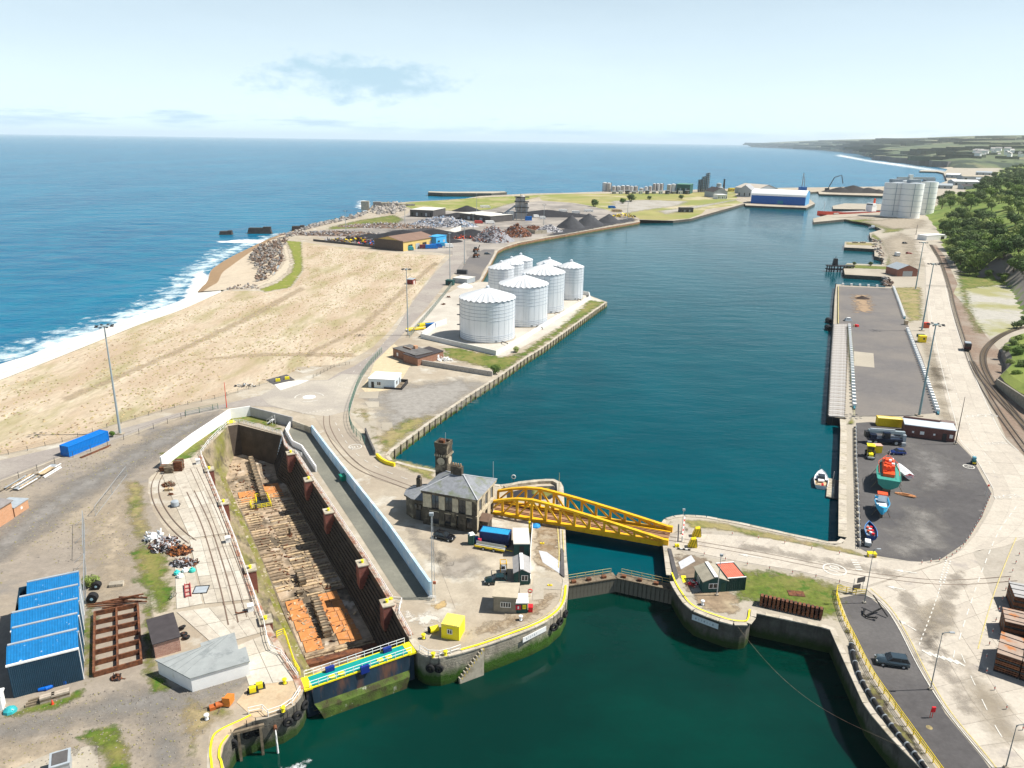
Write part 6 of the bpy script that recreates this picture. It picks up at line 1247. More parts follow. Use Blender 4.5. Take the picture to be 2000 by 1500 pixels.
 # office pier: vehicles, huts, containers
container('dark blue shipping container with bright blue roof beside the dock office',G(936,1062),G(993,1070),2.5,2.7,mat('container_navy',(.01,.035,.14),.15,1,.5),mat('container_roof_blue',(.02,.28,.50),.12,.8,.5,col3=(.40,.25,.16),s3=.6,t3=.72,w3=.03))
m_carblk=flat('black_car_paint',(.010,.010,.012),.15,coat=.6); m_cargrn=flat('dark_green_car_paint',(.008,.028,.03),.18,coat=.6); m_carblu=flat('blue_car_paint',(.01,.03,.16),.2,coat=.6); m_cargry=flat('slate_blue_car_paint',(.055,.085,.105),.25,.4,coat=.6)
car('black car parked in the shade of the dock office',G(868,1052),R(-24),m_carblk); car('dark green car parked behind the stone hut',G(968,1138),R(186),m_cargrn,4.0)
pt=thing('portable_toilet','dark portable toilet with white roof beside the blue container','portable toilet',G(921,1062),-.35); MB().b0(-.55,.55,-.55,.55,0,2.1).build('cabin',flat('toilet_green',(.015,.06,.05)),pt); MB().lathe([(.82,2.1),(.6,2.35),(.1,2.42)],4).build('roof',m_white,pt); MB().box((0,-.57,1.0),(.7,.04,1.8)).build('door',flat('toilet_green2',(.02,.085,.07)),pt)
for k,(px,py,c)in enumerate(((931,1058,(.0,.10,.5)),(937,1064,(.65,.05,.10)))):
 o=thing('barrel',['blue barrel beside the portable toilet','small red barrel on the yellow trailer end'][k],'barrel',G(px,py)+Vector((0,0,.6*k))); drum(o,'barrel_body',flat('drumc%d'%k,c,.4),(0,0,0),(0,0,1.1-.3*k),.42-.08*k); MB().tube([(.15,0,1.1-.3*k),(.15,0,1.14-.3*k)],.06,8).build('bung',m_black,o)
tr_=thing('flat_trailer','long flat trailer with yellow frame in front of the blue container','trailer',G(958,1073),ang(G(928,1068),G(985,1078))); MB().b0(-3,3,-.7,.7,.5,.62).build('bed',m_galv,tr_)
for y in(-.7,.7):MB().b0(-3,3,y-.05,y+.05,.45,.8).build('side_rail',m_yel,tr_)
wheels(tr_,(-1.2,.9),.75,.32); MB().bar((3,0,.5),(4.4,0,.4),.12).build('drawbar',m_yel,tr_); MB().b0(-2.9,2.9,-.03,.03,.8,1.4).build('load_rack',m_galv,tr_)
m_hutw=flat('hut_pale_roof',(.62,.60,.54),.7); m_hutg=flat('hut_dark_green',(.015,.07,.065),.6)
hut('site_cabin','dark green cabin with pale flat roof on the pier',G(1004,1086),G(1033,1086),6,2.5,'flat',m_hutg,m_hutw,cat='cabin',openings=(('f',.5,.2,.9,1.9,'d'),('r',.4,1,1.2,1,'w'),('r',.75,1,1.2,1,'w')))
hut('site_cabin','gabled cabin with grey roof and white ridge on the pier',G(1004,1142),G(1034,1142),5.2,2.4,'gable',m_hutg,mat('cabin_felt',(.33,.32,.31),.15,1),.7,.2,'cabin',(('f',.68,.9,1.1,1,'w'),('l',.5,1,1.2,.9,'w')),m_white,'y')
m_hutc=mat('hut_concrete',(.25,.225,.18),.25,1.0)
hut('stone_hut','grey stone hut with flat buff roof on the pier',G(964,1195),G(1008,1198),4.2,2.9,'flat',m_hutc,mat('buff_roof',(.45,.39,.29),.12,1),cat='hut',over=.22,openings=(('f',.42,1.1,.8,.9,'w'),('f',.64,1.1,.8,.9,'w')))
an=hut('stone_hut_annex','small dark annex with white roof and red lifebuoy board beside the stone hut',G(1008.5,1198),G(1030,1198),2.6,1.9,'flat',m_hutg,m_white,cat='hut')
q=MB().box((.3,-.08,1.2),(.9,.08,.9)).build('red_board',flat('board_red',(.55,.02,.05)),an); MB().box((.3,-.13,1.2),(.25,.03,.5)).build('board_mark',m_white,q); q=MB().box((1.3,-.08,1.3),(.6,.08,.8)).build('yellow_notice',m_brightyel,an); MB().box((1.3,-.13,1.3),(.4,.03,.08)).build('notice_text',m_dark,q)
o=thing('red_bin','bright red bin beside the annex of the stone hut','bin',G(1036,1194)); MB().box((0,0,.5),(.7,.7,1.0),taper=1.1).build('bin_body',flat('bin_red',(.75,.02,.03),.5),o); MB().box((0,.1,1.05),(.8,.7,.1),0,0,.2).build('lid',MATS['bin_red'],o)
o=thing('lifebuoy_stand','small stand with red and white lifebuoy behind the annex','lifebuoy',G(1035,1165)); MB().cyl((0,0,0),(0,0,1.4),.05,6).build('stand_post',m_yel,o); t=obj('lifebuoy',MB().tube([(.35*math.cos(k*.52),0,1.1+.35*math.sin(k*.52))for k in range(12)],.09,6,True).mesh('lifebuoy',MATS['bin_red']),o);
fk=thing('forklift','small yellow forklift with open roll frame in front of the cabins','forklift',G(983,1118),R(95)); MB().box((0,0,.7),(1.8,1.0,.7)).build('chassis',m_galv,fk)
for x in(-.8,.8):
 for y in(-.55,.55):MB().bar((x,y,.5),(x*.9,y,2.2),.1).build('frame_post',m_bridge,fk)
for y in(-.55,.55):MB().bar((-.75,y,2.2),(.75,y,2.2),.1).build('roof_rail',m_bridge,fk)
for x in(-.75,.75):MB().bar((x,-.55,2.2),(x,.55,2.2),.1).build('roof_rail',m_bridge,fk)
wheels(fk,(-.7,.7),.5,.3); MB().box((-.3,0,1.1),(.6,.6,.4)).build('seat',m_black,fk)
for y in(-.3,.3):MB().bar((.95,y,.1),(2.0,y,.1),.12,.05).build('fork',m_dark,fk)
yc=hut('yellow_cabin','bright yellow cabin with ribbed roof near the dry dock gate',G(862,1246),G(897,1252),3.0,2.4,'flat',m_brightyel,mat('yellow_rusty_roof',(.78,.66,.12),.1,2,.7,col3=(.55,.28,.10),s3=.8,t3=.64,w3=.05,stretch=(1,.2,1)),cat='cabin',over=.02,openings=(('f',.48,1.1,.75,.75,'w'),))
rb=MB(); corr(rb,(0,0,2.61),(2.6,0,0),(0,3.0,0),9,.05,(0,0,1)); rb.build('roof_ribs',MATS['yellow_rusty_roof'],yc)
o=thing('yellow_drum','bright yellow winch drum lying beside the yellow cabin','drum',G(848,1234),.5); drum(o,'drum_body',m_brightyel,(-.7,0,.55),(.7,0,.55),.5); MB().lathe([(.3,0),(.3,.1)],8,(-.8,0,.2)).build('drum_foot',m_dark,o); MB().box((-.8,.2,.6),(.3,.5,.7)).build('gearbox',m_black,o)
lm_=thing('lattice_mast','slender guyed lattice mast at the lower end of the whitewashed wall','mast',G(846,1168)); hh=up_to(G(846,1168),1003)
for a_ in range(3):MB().cyl((.35*math.cos(a_*2.1),.35*math.sin(a_*2.1),0),(.12*math.cos(a_*2.1),.12*math.sin(a_*2.1),hh),.045,5).build('leg',m_galv,lm_)
lc=MB()
for k in range(26):
 t0,t1=k/26,(k+1)/26; a_=k%3; r0_,r1_=.35-.23*t0,.35-.23*t1; lc.bar((r0_*math.cos(a_*2.1),r0_*math.sin(a_*2.1),t0*hh),(r1_*math.cos((a_+1)*2.1),r1_*math.sin((a_+1)*2.1),t1*hh),.03)
lc.build('lacing',m_galv,lm_); MB().box((0,-.2,hh),(.7,.5,.5)).build('lamp',m_galv,lm_); MB().box((.3,-.3,3.2),(.5,.2,.5)).build('junction_box',flat('box_rust',(.4,.12,.06)),lm_); MB().tube([(0,0,hh*.62),(4,-3,0)],.02,4).build('guy_wire',m_dark,lm_)
mast('dark timber pole beside the stone hut',G(1013,1168),up_to(G(1013,1168),1088),.14,None,m_dark,'utility_pole')
o=thing('gate_barrier','pile of white frames at the foot of the lattice mast','barrier',G(843,1176)); MB().tube([(-.6,0,0),(-.6,0,1.0),(.6,0,1.0),(.6,0,0)],.05,5).build('hoop',m_white,o); MB().tube([(-.3,.5,0),(-.3,.5,1.0),(.7,.3,1.0),(.7,.3,0)],.05,5).build('hoop',m_white,o)
o=thing('green_skip','small green skip against the whitewashed wall on the slipway','skip',G(672,938),.6); MB().box((0,0,.7),(1.6,1.3,1.2),taper=1.15).build('skip_body',flat('skip_green',(.01,.22,.15)),o); MB().box((0,0,1.38),(2.0,1.6,.12)).build('lid',MATS['skip_green'],o)
wall_path('sheet_kerb','thin white kerb wall along the cabins on the pier',[(1040,1030),(1036,1080),(1036,1140)],1.0,.1,m_white)
sheet('slab',[(1052,1075),(1068,1078),(1098,1100),(1096,1122),(1060,1098)],.06,flat('pale_grey_screed',(.52,.53,.55),.9,world=True)); sheet('slab',[(1042,1128),(1075,1128),(1098,1140),(1096,1152),(1062,1150),(1062,1170),(1040,1172)],.055,m_conc_l); sheet('slab',[(1096,1070),(1101,1075),(1103,1128),(1094,1120)],.24,m_asph)
for lb,px,py in(('yellow cleat on the brown pier ground',1059,1062),('yellow hatch on the concrete square of the pier',1074,1144)):o=thing('deck_hatch',lb,'hatch',G(px,py)); MB().box((0,0,.1),(.8,.4,.2)).build('cover',m_yel,o); MB().box((0,0,.22),(.2,.2,.06)).build('grip',m_dark,o)
o=thing('tarpaulin_bundle','bright blue tarpaulin heap beside the bridge on the pier','tarpaulin',G(1047,1028),.3); MB().lathe([(1.0,0),(.85,.3),(.3,.55),(.02,.6)],8).build('tarpaulin',flat('blue_tarp',(.02,.25,.6)),o); MB().box((.5,.3,.3),(.9,.5,.3),.4,.2).build('fold',MATS['blue_tarp'],o)
o=thing('bridge_control','yellow control post beside the swing bridge on the pier','control post',G(1034,1040)); MB().b0(-.2,.2,-.3,.3,0,2.4).build('cabinet',m_yel,o); MB().cyl((0,0,2.4),(0,0,4.2),.06,6).build('post',m_yel,o)
mast('thin flag post on the rounded quay behind the bridge',G(1091,972),6.0,.08,None,m_wornyel,'utility_pole')
o=thing('lifebuoy_stand','lifebuoy on a rail behind the dock office','lifebuoy',G(1003,941)); MB().cyl((0,0,0),(0,0,1.6),.06,6).build('stand_post',m_dark,o); MB().tube([(.45*math.cos(k*.52),-.1,1.3+.45*math.sin(k*.52))for k in range(12)],.1,6,True).build('lifebuoy',m_white,o)
# storage tanks
m_tank=mat('tank_white',(.74,.77,.80),.06,.25,.42,.25,col3=(.60,.62,.63),s3=.35,t3=.62,w3=.1,a3=.5,stretch=(1,1,.15)); m_troof=mat('tank_roof_grey',(.60,.62,.63),.06,.3,.45); m_tankrib=flat('tank_rib_grey',(.36,.41,.46),.5)
def tank(label,px,py,r,h,cap,K=28,ladder=False):
 p=G(px,py)+Vector((0,r,0)); o=thing('storage_tank',label,'storage tank',p,0,'white storage tanks')
 MB().lathe([(r,0),(r,h)],56,capb=False).build('shell',m_tank,o,True)
 for z in[h*(.03+.045*i)for i in range(4)]+[h*(.55+.085*i)for i in range(6)]:MB().lathe([(r+.02,z-.09),(r+.1,z),(r+.02,z+.09)],56,capb=False).build('hoop',m_tankrib,o)
 se=MB()
 for k in range(K):a=2*math.pi*k/K; se.bar(((r+.02)*math.cos(a),(r+.02)*math.sin(a),.1),((r+.02)*math.cos(a),(r+.02)*math.sin(a),h),.05)
 se.build('seams',m_tankrib,o)
 mb=MB(); vs=[(0,0,h+cap)]; fs=[]; N2=K*2
 for i,f in enumerate((.12,.5,1.0)):
  for k in range(N2):a=2*math.pi*k/N2; rr_=r*f*(1.03 if i==2 else 1); vs.append((rr_*math.cos(a),rr_*math.sin(a),h+cap*(1-f)*(1.04 if i==1 else 1)+(.34*f*r/9 if k%2 else-.06*f)))
 for k in range(N2):
  fs.append((0,1+k,1+(k+1)%N2))
  for i in range(2):fs.append((1+i*N2+k,1+(i+1)*N2+k,1+(i+1)*N2+(k+1)%N2,1+i*N2+(k+1)%N2))
 mb.add(vs,fs).build('conical_roof',m_troof,o); MB().lathe([(.7,h+cap-.1),(.7,h+cap+.5),(.1,h+cap+.8)],12).build('vent_cap',m_tank,o)
 MB().lathe([(r+.5,0),(r+.5,.25),(r,.25)],40).build('foundation',m_conc_l,o)
 pp=MB(); pp.tube([(r*.55,-r*.80,.5),(r*.6,-r*1.05,.9),(r*.75,-r*1.25,.9),(r*.78,-r*1.28,.0)],.18,7); pp.build('outlet_pipe',m_dark,o); MB().box((r*.35,-r*.94,.7),(.8,.5,.9)).build('manhole',m_greysheet,o)
 if ladder:
  l=MB()
  for s in(-.35,.35):l.bar((-r-.15,s,.2),(-r-.15,s,h+.6),.06)
  for k in range(int(h/.5)):l.bar((-r-.15,-.35,.3+k*.5),(-r-.15,.35,.3+k*.5),.05)
  for z in(h*.3,h*.55,h*.8):l.b0(-r-1.2,-r,-.8,.8,z,z+.1)
  l.build('ladder',m_dark,o)
 return o
tank('largest front white storage tank with ribbed conical roof',950,671,10.9,16.0,4.0,ladder=True); tank('second large white storage tank behind the front one',1022,640,10.4,16.8,4.0); tank('third large white storage tank in the middle of the row',1062,613,9.6,17.5,4.0)
for lb,px,py,r in(('slim white tank standing alone at the right end of the row',1115,587,6.3),('small white tank roof behind, leftmost of the back row',978,590,6.3),('small white tank roof behind, second in the back row',998,579,6.3),('small white tank roof behind, third in the back row',1016,570,6.3),('small white tank behind the third large one',1072,581,6.3)):tank(lb,px,py,r,15.8,2.8,18)
m_bund=flat('bund_wall_white',(.66,.66,.64),.85)
wall_path('bund_wall','long white bund wall round the storage tanks, quay side',[(822,660),(969,694),(1010,672),(1090,622),(1152,585),(1150,577),(1134,574)],1.8,.35,m_bund); wall_path('bund_wall','white bund wall end beside the large front tank',[(824,659),(850,640),(872,632)],2.2,.35,m_bund)
for k,(px,py,c,rz,L)in enumerate(((812,645,m_yel,.45,8),(830,636,m_brightyel,.45,6))):
 o=thing('loading_ramp',['long yellow and white loading ramp at the tank yard fence','short yellow loading ramp beside the blue skip'][k],'ramp',G(px,py),R(32)); MB().b0(-L/2,L/2,-1,1,.5,.7).build('deck',m_galv if k else m_white,o)
 for y in(-1,1):MB().b0(-L/2,L/2,y-.1,y+.1,.4,1.1).build('side_beam',c,o)
 for x in(-L/3,L/3):MB().box((x,0,.25),(.3,1.6,.5)).build('leg',m_dark,o)
o=thing('blue_skip','dark blue skip in the tank yard beside the yellow ramps','skip',G(841,640),.4); MB().box((0,0,.9),(3.6,2.2,1.8),taper=1.1).build('skip_body',flat('skip_blue',(.01,.09,.30)),o); MB().box((0,0,1.85),(4.1,2.5,.1)).build('rim',flat('skip_blue_rim',(.02,.13,.38)),o)
for k,(px,py)in enumerate(((866,595),(876,581))):scrap('pipe_cross',['near brown pipe fitting lying in the tank yard','far brown pipe fitting lying in the tank yard'][k],G(px,py),.9,.9,.5,18,[m_rust],31+k,(.5,1.0),'pipe fitting',core=False)
hut('green_container_store','small dark green store at the tank yard gate',G(870,557),G(884,558),3,2.6,'flat',m_hutg,m_hutg,cat='store',openings=(('f',.5,0,1,2,'d'),)); hut('pale_flat_store','pale flat roofed store by the far quay road',G(884,552),G(912,555),9,2.6,'flat',m_greysheet,m_hutw,cat='store',openings=(('f',.3,0,2,2,'g'),)); container('dark grey container on top of the far quay road',G(892,535),G(911,536),2.5,2.4,flat('cont_dkgrey',(.06,.065,.07)))
cone_heap('salt_heap','white heap beside the tank yard',G(908,560),4.5,2.2,m_white); hut('red_shed','tiny red shed standing on the dry field by the road',G(795,555),G(806,556),3.2,2.6,'mono',flat('shed_red',(.22,.045,.035)),m_greysheet,.3,.15,'shed',(('r',.5,0,.9,1.9,'W'),))
for lb,a_,b_,t_ in(('lighting mast on the field edge near the red shed',797,655,526),('lighting mast beside the tank yard gate',879,548,456),('lighting mast on the far asphalt quay',907,516,440),('lighting mast near the dark coal shed roof',924,460,418),('lighting mast behind the far white roofed sheds',931,414,378),('lighting mast on the rocky shore',676,454,412),('lighting mast behind the pale scrap heap',791,436,405),('lighting mast by the far coal cones',1062,439,400),('lighting mast at the end of the coal quay',1225,430,393)):
 mast(lb,G(a_,b_),up_to(G(a_,b_),t_),.28,'cluster',group='lighting masts')
 # east pier head
pd_=struct('pier_path',MB().sheet(GG([(1312,1015),(1345,1033),(1340,1044),(1322,1040),(1308,1046),(1300,1030)]),.045),MATS['dark_pier_ground'])
hut('green_hut','green gabled hut with white ridge on the right pier',G(1372,1158),G(1418,1156),4.6,2.3,'gable',m_hutg,mat('hut_roof_felt',(.33,.30,.23),.2,1),.8,.25,'hut',(('f',.42,.9,1.5,.9,'w'),('f',.85,0,.7,1.9,'D'),('l',.5,.9,1.2,.9,'w')),m_white,'y')
rc=container('dark green container with pinkish red roof on the right pier',G(1419,1156),G(1455,1153),5.2,2.6,flat('container_dark_green',(.012,.045,.04)),mat('red_roof_paint',(.60,.16,.10),.12,1.2,.7,col3=(.75,.72,.66),s3=.9,t3=.72,w3=.03))
for y in(.1,5.1):MB().b0(.0,(G(1455,1153)-G(1419,1156)).length,y-.1,y+.1,2.62,2.72).build('roof_edge',m_wwall,rc)
mast('slender grey lamp post beside the green hut on the right pier',G(1400,1163),up_to(G(1400,1163),1083),.1,'flood',m_galv,'street_lamp')
m_stripe=mat('black_stripe',(.03,.03,.03))
for k,(px,py)in enumerate(((1360,1047),(1352,1068))):
 o=thing('counterweight',['far yellow and black striped barrier counterweight','near yellow and black striped barrier counterweight'][k],'barrier',G(px,py),-.15,'striped barrier blocks'); MB().add([(-.9,-.5,0),(.9,-.5,0),(.9,.5,0),(-.9,.5,0),(-.3,-.5,1.8),(.6,-.5,2.0),(.6,.5,2.0),(-.3,.5,1.8)],[(0,1,5,4),(1,2,6,5),(2,3,7,6),(3,0,4,7),(4,5,6,7)]).build('block',m_yel,o)
 for j in range(3):MB().bar((-.75+j*.5,-.52,.1),(-.25+j*.42,-.52,1.7),.2,.03).build('stripe',m_stripe,o); MB().bar((.92,-.35+j*.3,.2),(.75,-.2+j*.3,1.6),.14,.03).build('stripe',m_stripe,o)
ba_=thing('road_barrier','red and white barrier arm raised at the bridge end','barrier',G(1332,1058),R(75)); MB().cyl((0,0,0),(0,0,1.3),.16,8).build('stand',m_white,ba_)
for k in range(8):MB().bar((k*.95,0,1.2+.05*k),((k+1)*.95,0,1.25+.05*k),.16).build('arm_band',m_white if k%2 else MATS['bin_red'],ba_)
mast('thin signal post at the bridge end',G(1331,1043),5.5,.07,'flood',m_galv,'signal_post')
o=thing('yellow_cleat','small yellow crossed cleat at the bridge end','cleat',G(1322,1068)); MB().box((0,0,.35),(.9,.2,.5),.6).build('cleat_arm',m_brightyel,o); MB().box((0,0,.35),(.9,.2,.5),-.6).build('cleat_arm',m_brightyel,o)
o=thing('striped_bar','low red white striped bar lying by the bridge end','barrier',G(1335,1074),-.2)
for k in range(5):MB().bar((k*.5-1.2,0,.2),(k*.5-.7,0,.2),.2).build('arm_band',m_white if k%2 else m_dark,o)
sheet('slab',[(1325,1098),(1350,1084),(1358,1096),(1330,1112)],.07,MATS['pale_grey_screed']); sheet('slab',[(1304,1070),(1311,1072),(1326,1128),(1318,1132)],.24,m_asph); sheet('slab',[(1330,1124),(1339,1124),(1342,1136),(1334,1138)],.07,m_brightyel)
scrap('rope_tangle','tangle of brown rope and red chain beside the green hut',G(1353,1141),1.5,.9,.6,46,[m_rust,MATS['bin_red'],m_white],41,(.3,.7),'ropes')
line('painted_line',[(1312,1120),(1320,1140),(1332,1160),(1348,1180),(1370,1193),(1400,1204),(1425,1212),(1448,1215),(1460,1212),(1464,1192)],.26,m_brightyel,.25)
sg2=thing('pier_sign','long pale sign board on the shaded wall of the right pier','sign',G(1378,1200)+Vector((0,-.16,-1.3)),ang(G(1370,1196),G(1405,1209))); MB().box((0,0,0),(4.6,.1,1.0)).build('board',flat('pale_board',(.70,.74,.76)),sg2)
for k in range(7):MB().box((-1.6+k*.5,-.07,.0),(.06 if k%3 else .2,.03,.35),0,.2*(k%2)).build('faded_lettering',m_greysheet,sg2)
sp_=thing('sheet_pile_stack','row of rusty steel sheet piles standing on the grass above the basin','sheet piles',G(1482,1182),ang(G(1482,1182),G(1606,1210))); L_=(G(1606,1210)-G(1482,1182)).length
for k in range(15):MB().box(((k+.5)*L_/15,.5,.85),(.42,1.7,1.7),0,0,-.25).build('sheet_pile',m_rust,sp_)
MB().b0(0,L_,1.0,1.2,.0,1.5).build('back_plate',m_dark,sp_)
o=thing('rusty_plate','dark rusty steel plate lying on the grass','steel plate',G(1555,1160),-.12); MB().box((-.7,0,.08),(1.35,1.7,.12)).build('plate',m_rust,o); MB().box((.7,0,.08),(1.35,1.7,.1)).build('plate',m_rust,o)
m_redpost=flat('post_red',(.6,.05,.03)); RPm=[MB().cyl((0,0,0),(0,0,.9),.07,6).mesh('post',m_wornwhite),MB().cyl((0,0,.35),(0,0,.6),.075,6).mesh('red_band',m_redpost)]
def posts(label,pts,step,group):
 for p in resample(smooth_path(GG(pts),6),step):o=thing('marker_post',label,'post',p,0,group); obj('post_shaft',RPm[0],o); obj('red_band',RPm[1],o)
posts('small red and white marker post on the dry grass bank',[(1430,1045),(1520,1060),(1600,1076),(1680,1090)],5.0,'marker posts on the dock bank'); posts('small red and white marker post along the lawn kerb',[(1375,1085),(1456,1104),(1520,1116),(1600,1130),(1640,1140)],4.0,'marker posts along the lawn'); posts('small red and white marker post round the boat yard corner',[(1800,1102),(1850,1092),(1885,1062),(1915,1012),(1935,968)],2.0,'marker posts round the boat yard'); posts('small red and white marker post on the right road edge',[(1990,1085),(1965,1150),(1940,1230),(1925,1300),(1940,1345),(1975,1400),(2000,1430)],4.0,'marker posts on the right road edge')
sb=thing('sign_board','pair of dark sign boards on posts at the road junction','sign',G(1676,1158),.35)
for k,(x,z)in enumerate(((.2,2.6),(-.6,1.3))):MB().box((x,0,z),(1.7,.08,1.0)).build('board',m_asph,sb); MB().box((x,.06,z),(1.6,.03,.9)).build('board_back',m_dark,sb)
for x in(-1.2,.9):MB().cyl((x,.1,0),(x,.1,3.1),.05,6).build('post',m_galv,sb)
for lb,a_,b_,t_,ar in(('dark lamp post at the fence corner by the sign boards',1688,1178,1073,0),('lamp post with short arm beside the parked grey car',1817,1347,1236,1.1),('lamp post at the bottom right road edge',1964,1500,1416,1.0)):mast(lb,G(a_,b_),up_to(G(a_,b_),t_),.09,'arm',flat('lamp_grey',(.16,.19,.20),.5),'street_lamp','street lamps on the basin road',ar or .6)
ac=thing('anchor','black ship anchor displayed on the asphalt','anchor',G(1706,1200),R(20)); MB().bar((-1.8,-.2,.3),(1.6,.1,.8),.2).build('shank',m_black,ac); MB().bar((1.4,-1.6,.3),(1.2,1.8,2.4),.16).build('stock',m_black,ac); MB().tube([(-1.0,-1.4,.5),(-1.9,-.6,.3),(-1.9,.3,.3),(-1.0,1.1,.5)],.14,6).build('arms',m_black,ac)
for y in(-1.4,1.1):MB().box((-.9,y,.5),(.5,.4,.12),.5).build('fluke',m_black,ac)
car('slate blue estate car parked on the asphalt beside the yellow fence',G(1741,1297),R(168),m_cargry,4.7,1.9,1.65,'suv')
posts_and_rails('yellow_fence','yellow railing along the basin edge','fence',smooth_path(GG([(1690,1163),(1660,1160),(1633,1155),(1645,1205),(1668,1252),(1700,1316),(1740,1375),(1778,1428),(1805,1466),(1840,1515)]),6),1.1,1.6,3,m_yel,.055)
pp_=thing('dock_pipe','black flanged pipe running along the basin wall','pipe',G(1662,1262)); PP=smooth_path(GG([(1662,1262),(1676,1318),(1705,1370),(1740,1420),(1785,1475),(1820,1520)]),6); MB().tube([p-PP[0]+Vector((0,0,.3))for p in PP],.3,9).build('pipe_run',m_black,pp_)
fl_=MB().tube([(-.08,0,0),(.08,0,0)],.4,10).mesh('flange',m_galv)
for i,p in enumerate(PP[:-1:2]):obj('flange',fl_,pp_,p-PP[0]+Vector((0,0,.3)),ang(PP[i*2],PP[min(i*2+1,len(PP)-1)]))
patch('grass',[(1648,1225),(1660,1225),(1690,1310),(1740,1385),(1775,1430),(1810,1475),(1795,1478),(1740,1420),(1690,1345),(1664,1285)],mat('wall_top_weeds',(.15,.14,.05),.5,.8,.95,col3=(.07,.055,.035),s3=.6,t3=.5,world=True,edge=True),.05,.4,1.0,'weeds and litter on the basin wall behind the pipe','weeds')
rp_=thing('mooring_rope','long slack mooring rope across the basin','rope',G(1430,1213)); e_=G(1760,1462)-rp_.location; MB().tube([Vector((e_.x*t,e_.y*t,.3-3.6*math.sin(math.pi*t)*(1.15-.3*t)))for t in[i/24 for i in range(25)]],.028,5).build('rope_line',m_timber,rp_); MB().tube([(.2*math.cos(k),.2*math.sin(k),.2)for k in range(7)],.06,5).build('eye',m_wornwhite,rp_)
lp=thing('lifebuoy_stand','red lifebuoy post on the asphalt near the bottom right','lifebuoy',G(1820,1402)); MB().cyl((0,0,0),(0,0,1.7),.05,6).build('stand_post',m_redpost,lp); MB().box((0,0,1.4),(.5,.2,.8)).build('housing',MATS['bin_red'],lp); MB().cyl((-.3,0,0),(-.3,0,1.4),.04,6).build('stand_post',m_redpost,lp)
cone_heap('weed_mound','small round mound of weeds on the asphalt',G(1815,1421),1.1,.2,mat('weed_mound_m',(.26,.21,.10),.4,1.5),'mound')
def stack(label,A,B,depth,h,n,topm,split):
 L=(B-A).length; o=thing('steel_stack',label,'steel stack',A,ang(A,B)); rnd=random.Random(n)
 for s in range(split):
  x0,x1=s*L/split+.06,(s+1)*L/split-.06
  for k in range(n):MB().b0(x0+rnd.uniform(0,.05),x1-rnd.uniform(0,.05),rnd.uniform(-.06,.06),depth,k*h/n,(k+.72)*h/n).build('layer',m_rust if k%3 else m_dark,o)
  MB().b0(x0,x1,0,depth,h,h+.08).build('top_sheet',topm if s%2==0 else m_rusttop,o)
  for k in range(3):MB().bar((x0-.3,depth*(k+.5)/3,h+.12),(x1+.2,depth*(k+.4)/3,h+.14),.08).build('bearer',m_dark,o)
m_rusttop=mat('rust_stained_sheet',(.36,.27,.21),.2,.6,.8,col2=(.42,.16,.05),s2=.5,t2=.58,w2=.06); m_grytop=mat('grey_sheet_top',(.38,.37,.36),.15,.6,.8)
stack('large near stack of rusty steel sheets beside the right road',G(1938,1310),G(2040,1345),6.5,3.2,9,m_rusttop,2); stack('middle stack of steel sheets with brown top beside the right road',G(1955,1245),G(2025,1262),4.4,3.0,9,m_rusttop,1); stack('far stack of steel sheets with grey top beside the right road',G(1974,1195),G(2050,1210),5.0,3.0,9,m_grytop,1); stack('rearmost steel stack partly out of frame on the right',G(2010,1300),G(2080,1320),6,2.6,8,m_grytop,2)
line('painted_line',[(1690,1163),(1722,1180),(1752,1222),(1792,1300),(1832,1366),(1880,1430),(1960,1525)],.14,m_wornwhite,.10); line('painted_line',[(1700,1150),(1738,1186),(1770,1236),(1810,1314),(1856,1390),(1930,1480),(1990,1560)],.16,m_wornyel,.10)
line('painted_line',[(1910,1268),(1935,1180),(1960,1110),(1985,1050)],.16,m_wornyel,.10)
dashes([(1873,1250),(1892,1190),(1920,1110),(1950,1040),(1985,990)],2.4,2.0,.16); dashes([(1848,1095),(1835,1140)],.6,.5,.3); dashes([(1856,1096),(1842,1142)],.6,.5,.3); dashes([(1795,1260),(1822,1190),(1840,1135)],.9,.6,.16); dashes([(1862,1285),(1870,1265),(1900,1330),(1950,1430),(1990,1480)],2.4,3.0,.14)
dashes([(1820,560),(1832,640),(1852,720),(1880,800),(1915,870),(1945,930)],2.0,4.0,.15); line('painted_line',[(1846,560),(1866,636),(1894,712),(1925,785),(1958,850),(1990,882)],.2,m_wornwhite,.10); line('painted_line',[(1812,570),(1822,640),(1842,730),(1868,830),(1875,858),(1902,890),(1940,955)],.16,m_wornwhite,.10)
for k in range(5):MB().box((0,0,0),(1.2,.35,.01)).build('painted_mark',m_wornwhite,loc=G(1668+k*2.5,1094+k*4.5,.10))['kind']='structure'
for k in range(6):o=MB().box((0,0,0),(.4,1.6,.01)).build('painted_mark',m_wornwhite,loc=G(1810+k*13,1275+k*4,.10)); o.rotation_euler=(0,0,.5); o['kind']='structure'
roundel(1630,1113,2.0,R(60),'10'); roundel(1892,912,1.2,R(20),'10')
for(px,py,rz,s,sx_)in((1916,812,R(186),3.0,1.2),(1943,866,R(190),2.2,1.1),(1965,970,R(190),2.2,1.1)):road_text('SLOW',G(px,py),rz,s,None,.10,sx_)
def arrow(px,py,rz,L=4.0):o=MB().add([(-L/2,-.12,0),(L*.1,-.12,0),(L*.1,-.5,0),(L/2,0,0),(L*.1,.5,0),(L*.1,.12,0),(-L/2,.12,0)],[(0,1,2,3,4,5,6)]).build('painted_arrow',m_wornwhite,loc=G(px,py,.10)); o.rotation_euler=(0,0,rz); o['kind']='structure'
arrow(1768,1116,R(165)); arrow(1465,1086,R(160),4.5); arrow(1750,1148,R(160),3); arrow(1770,1220,R(120),3.5)
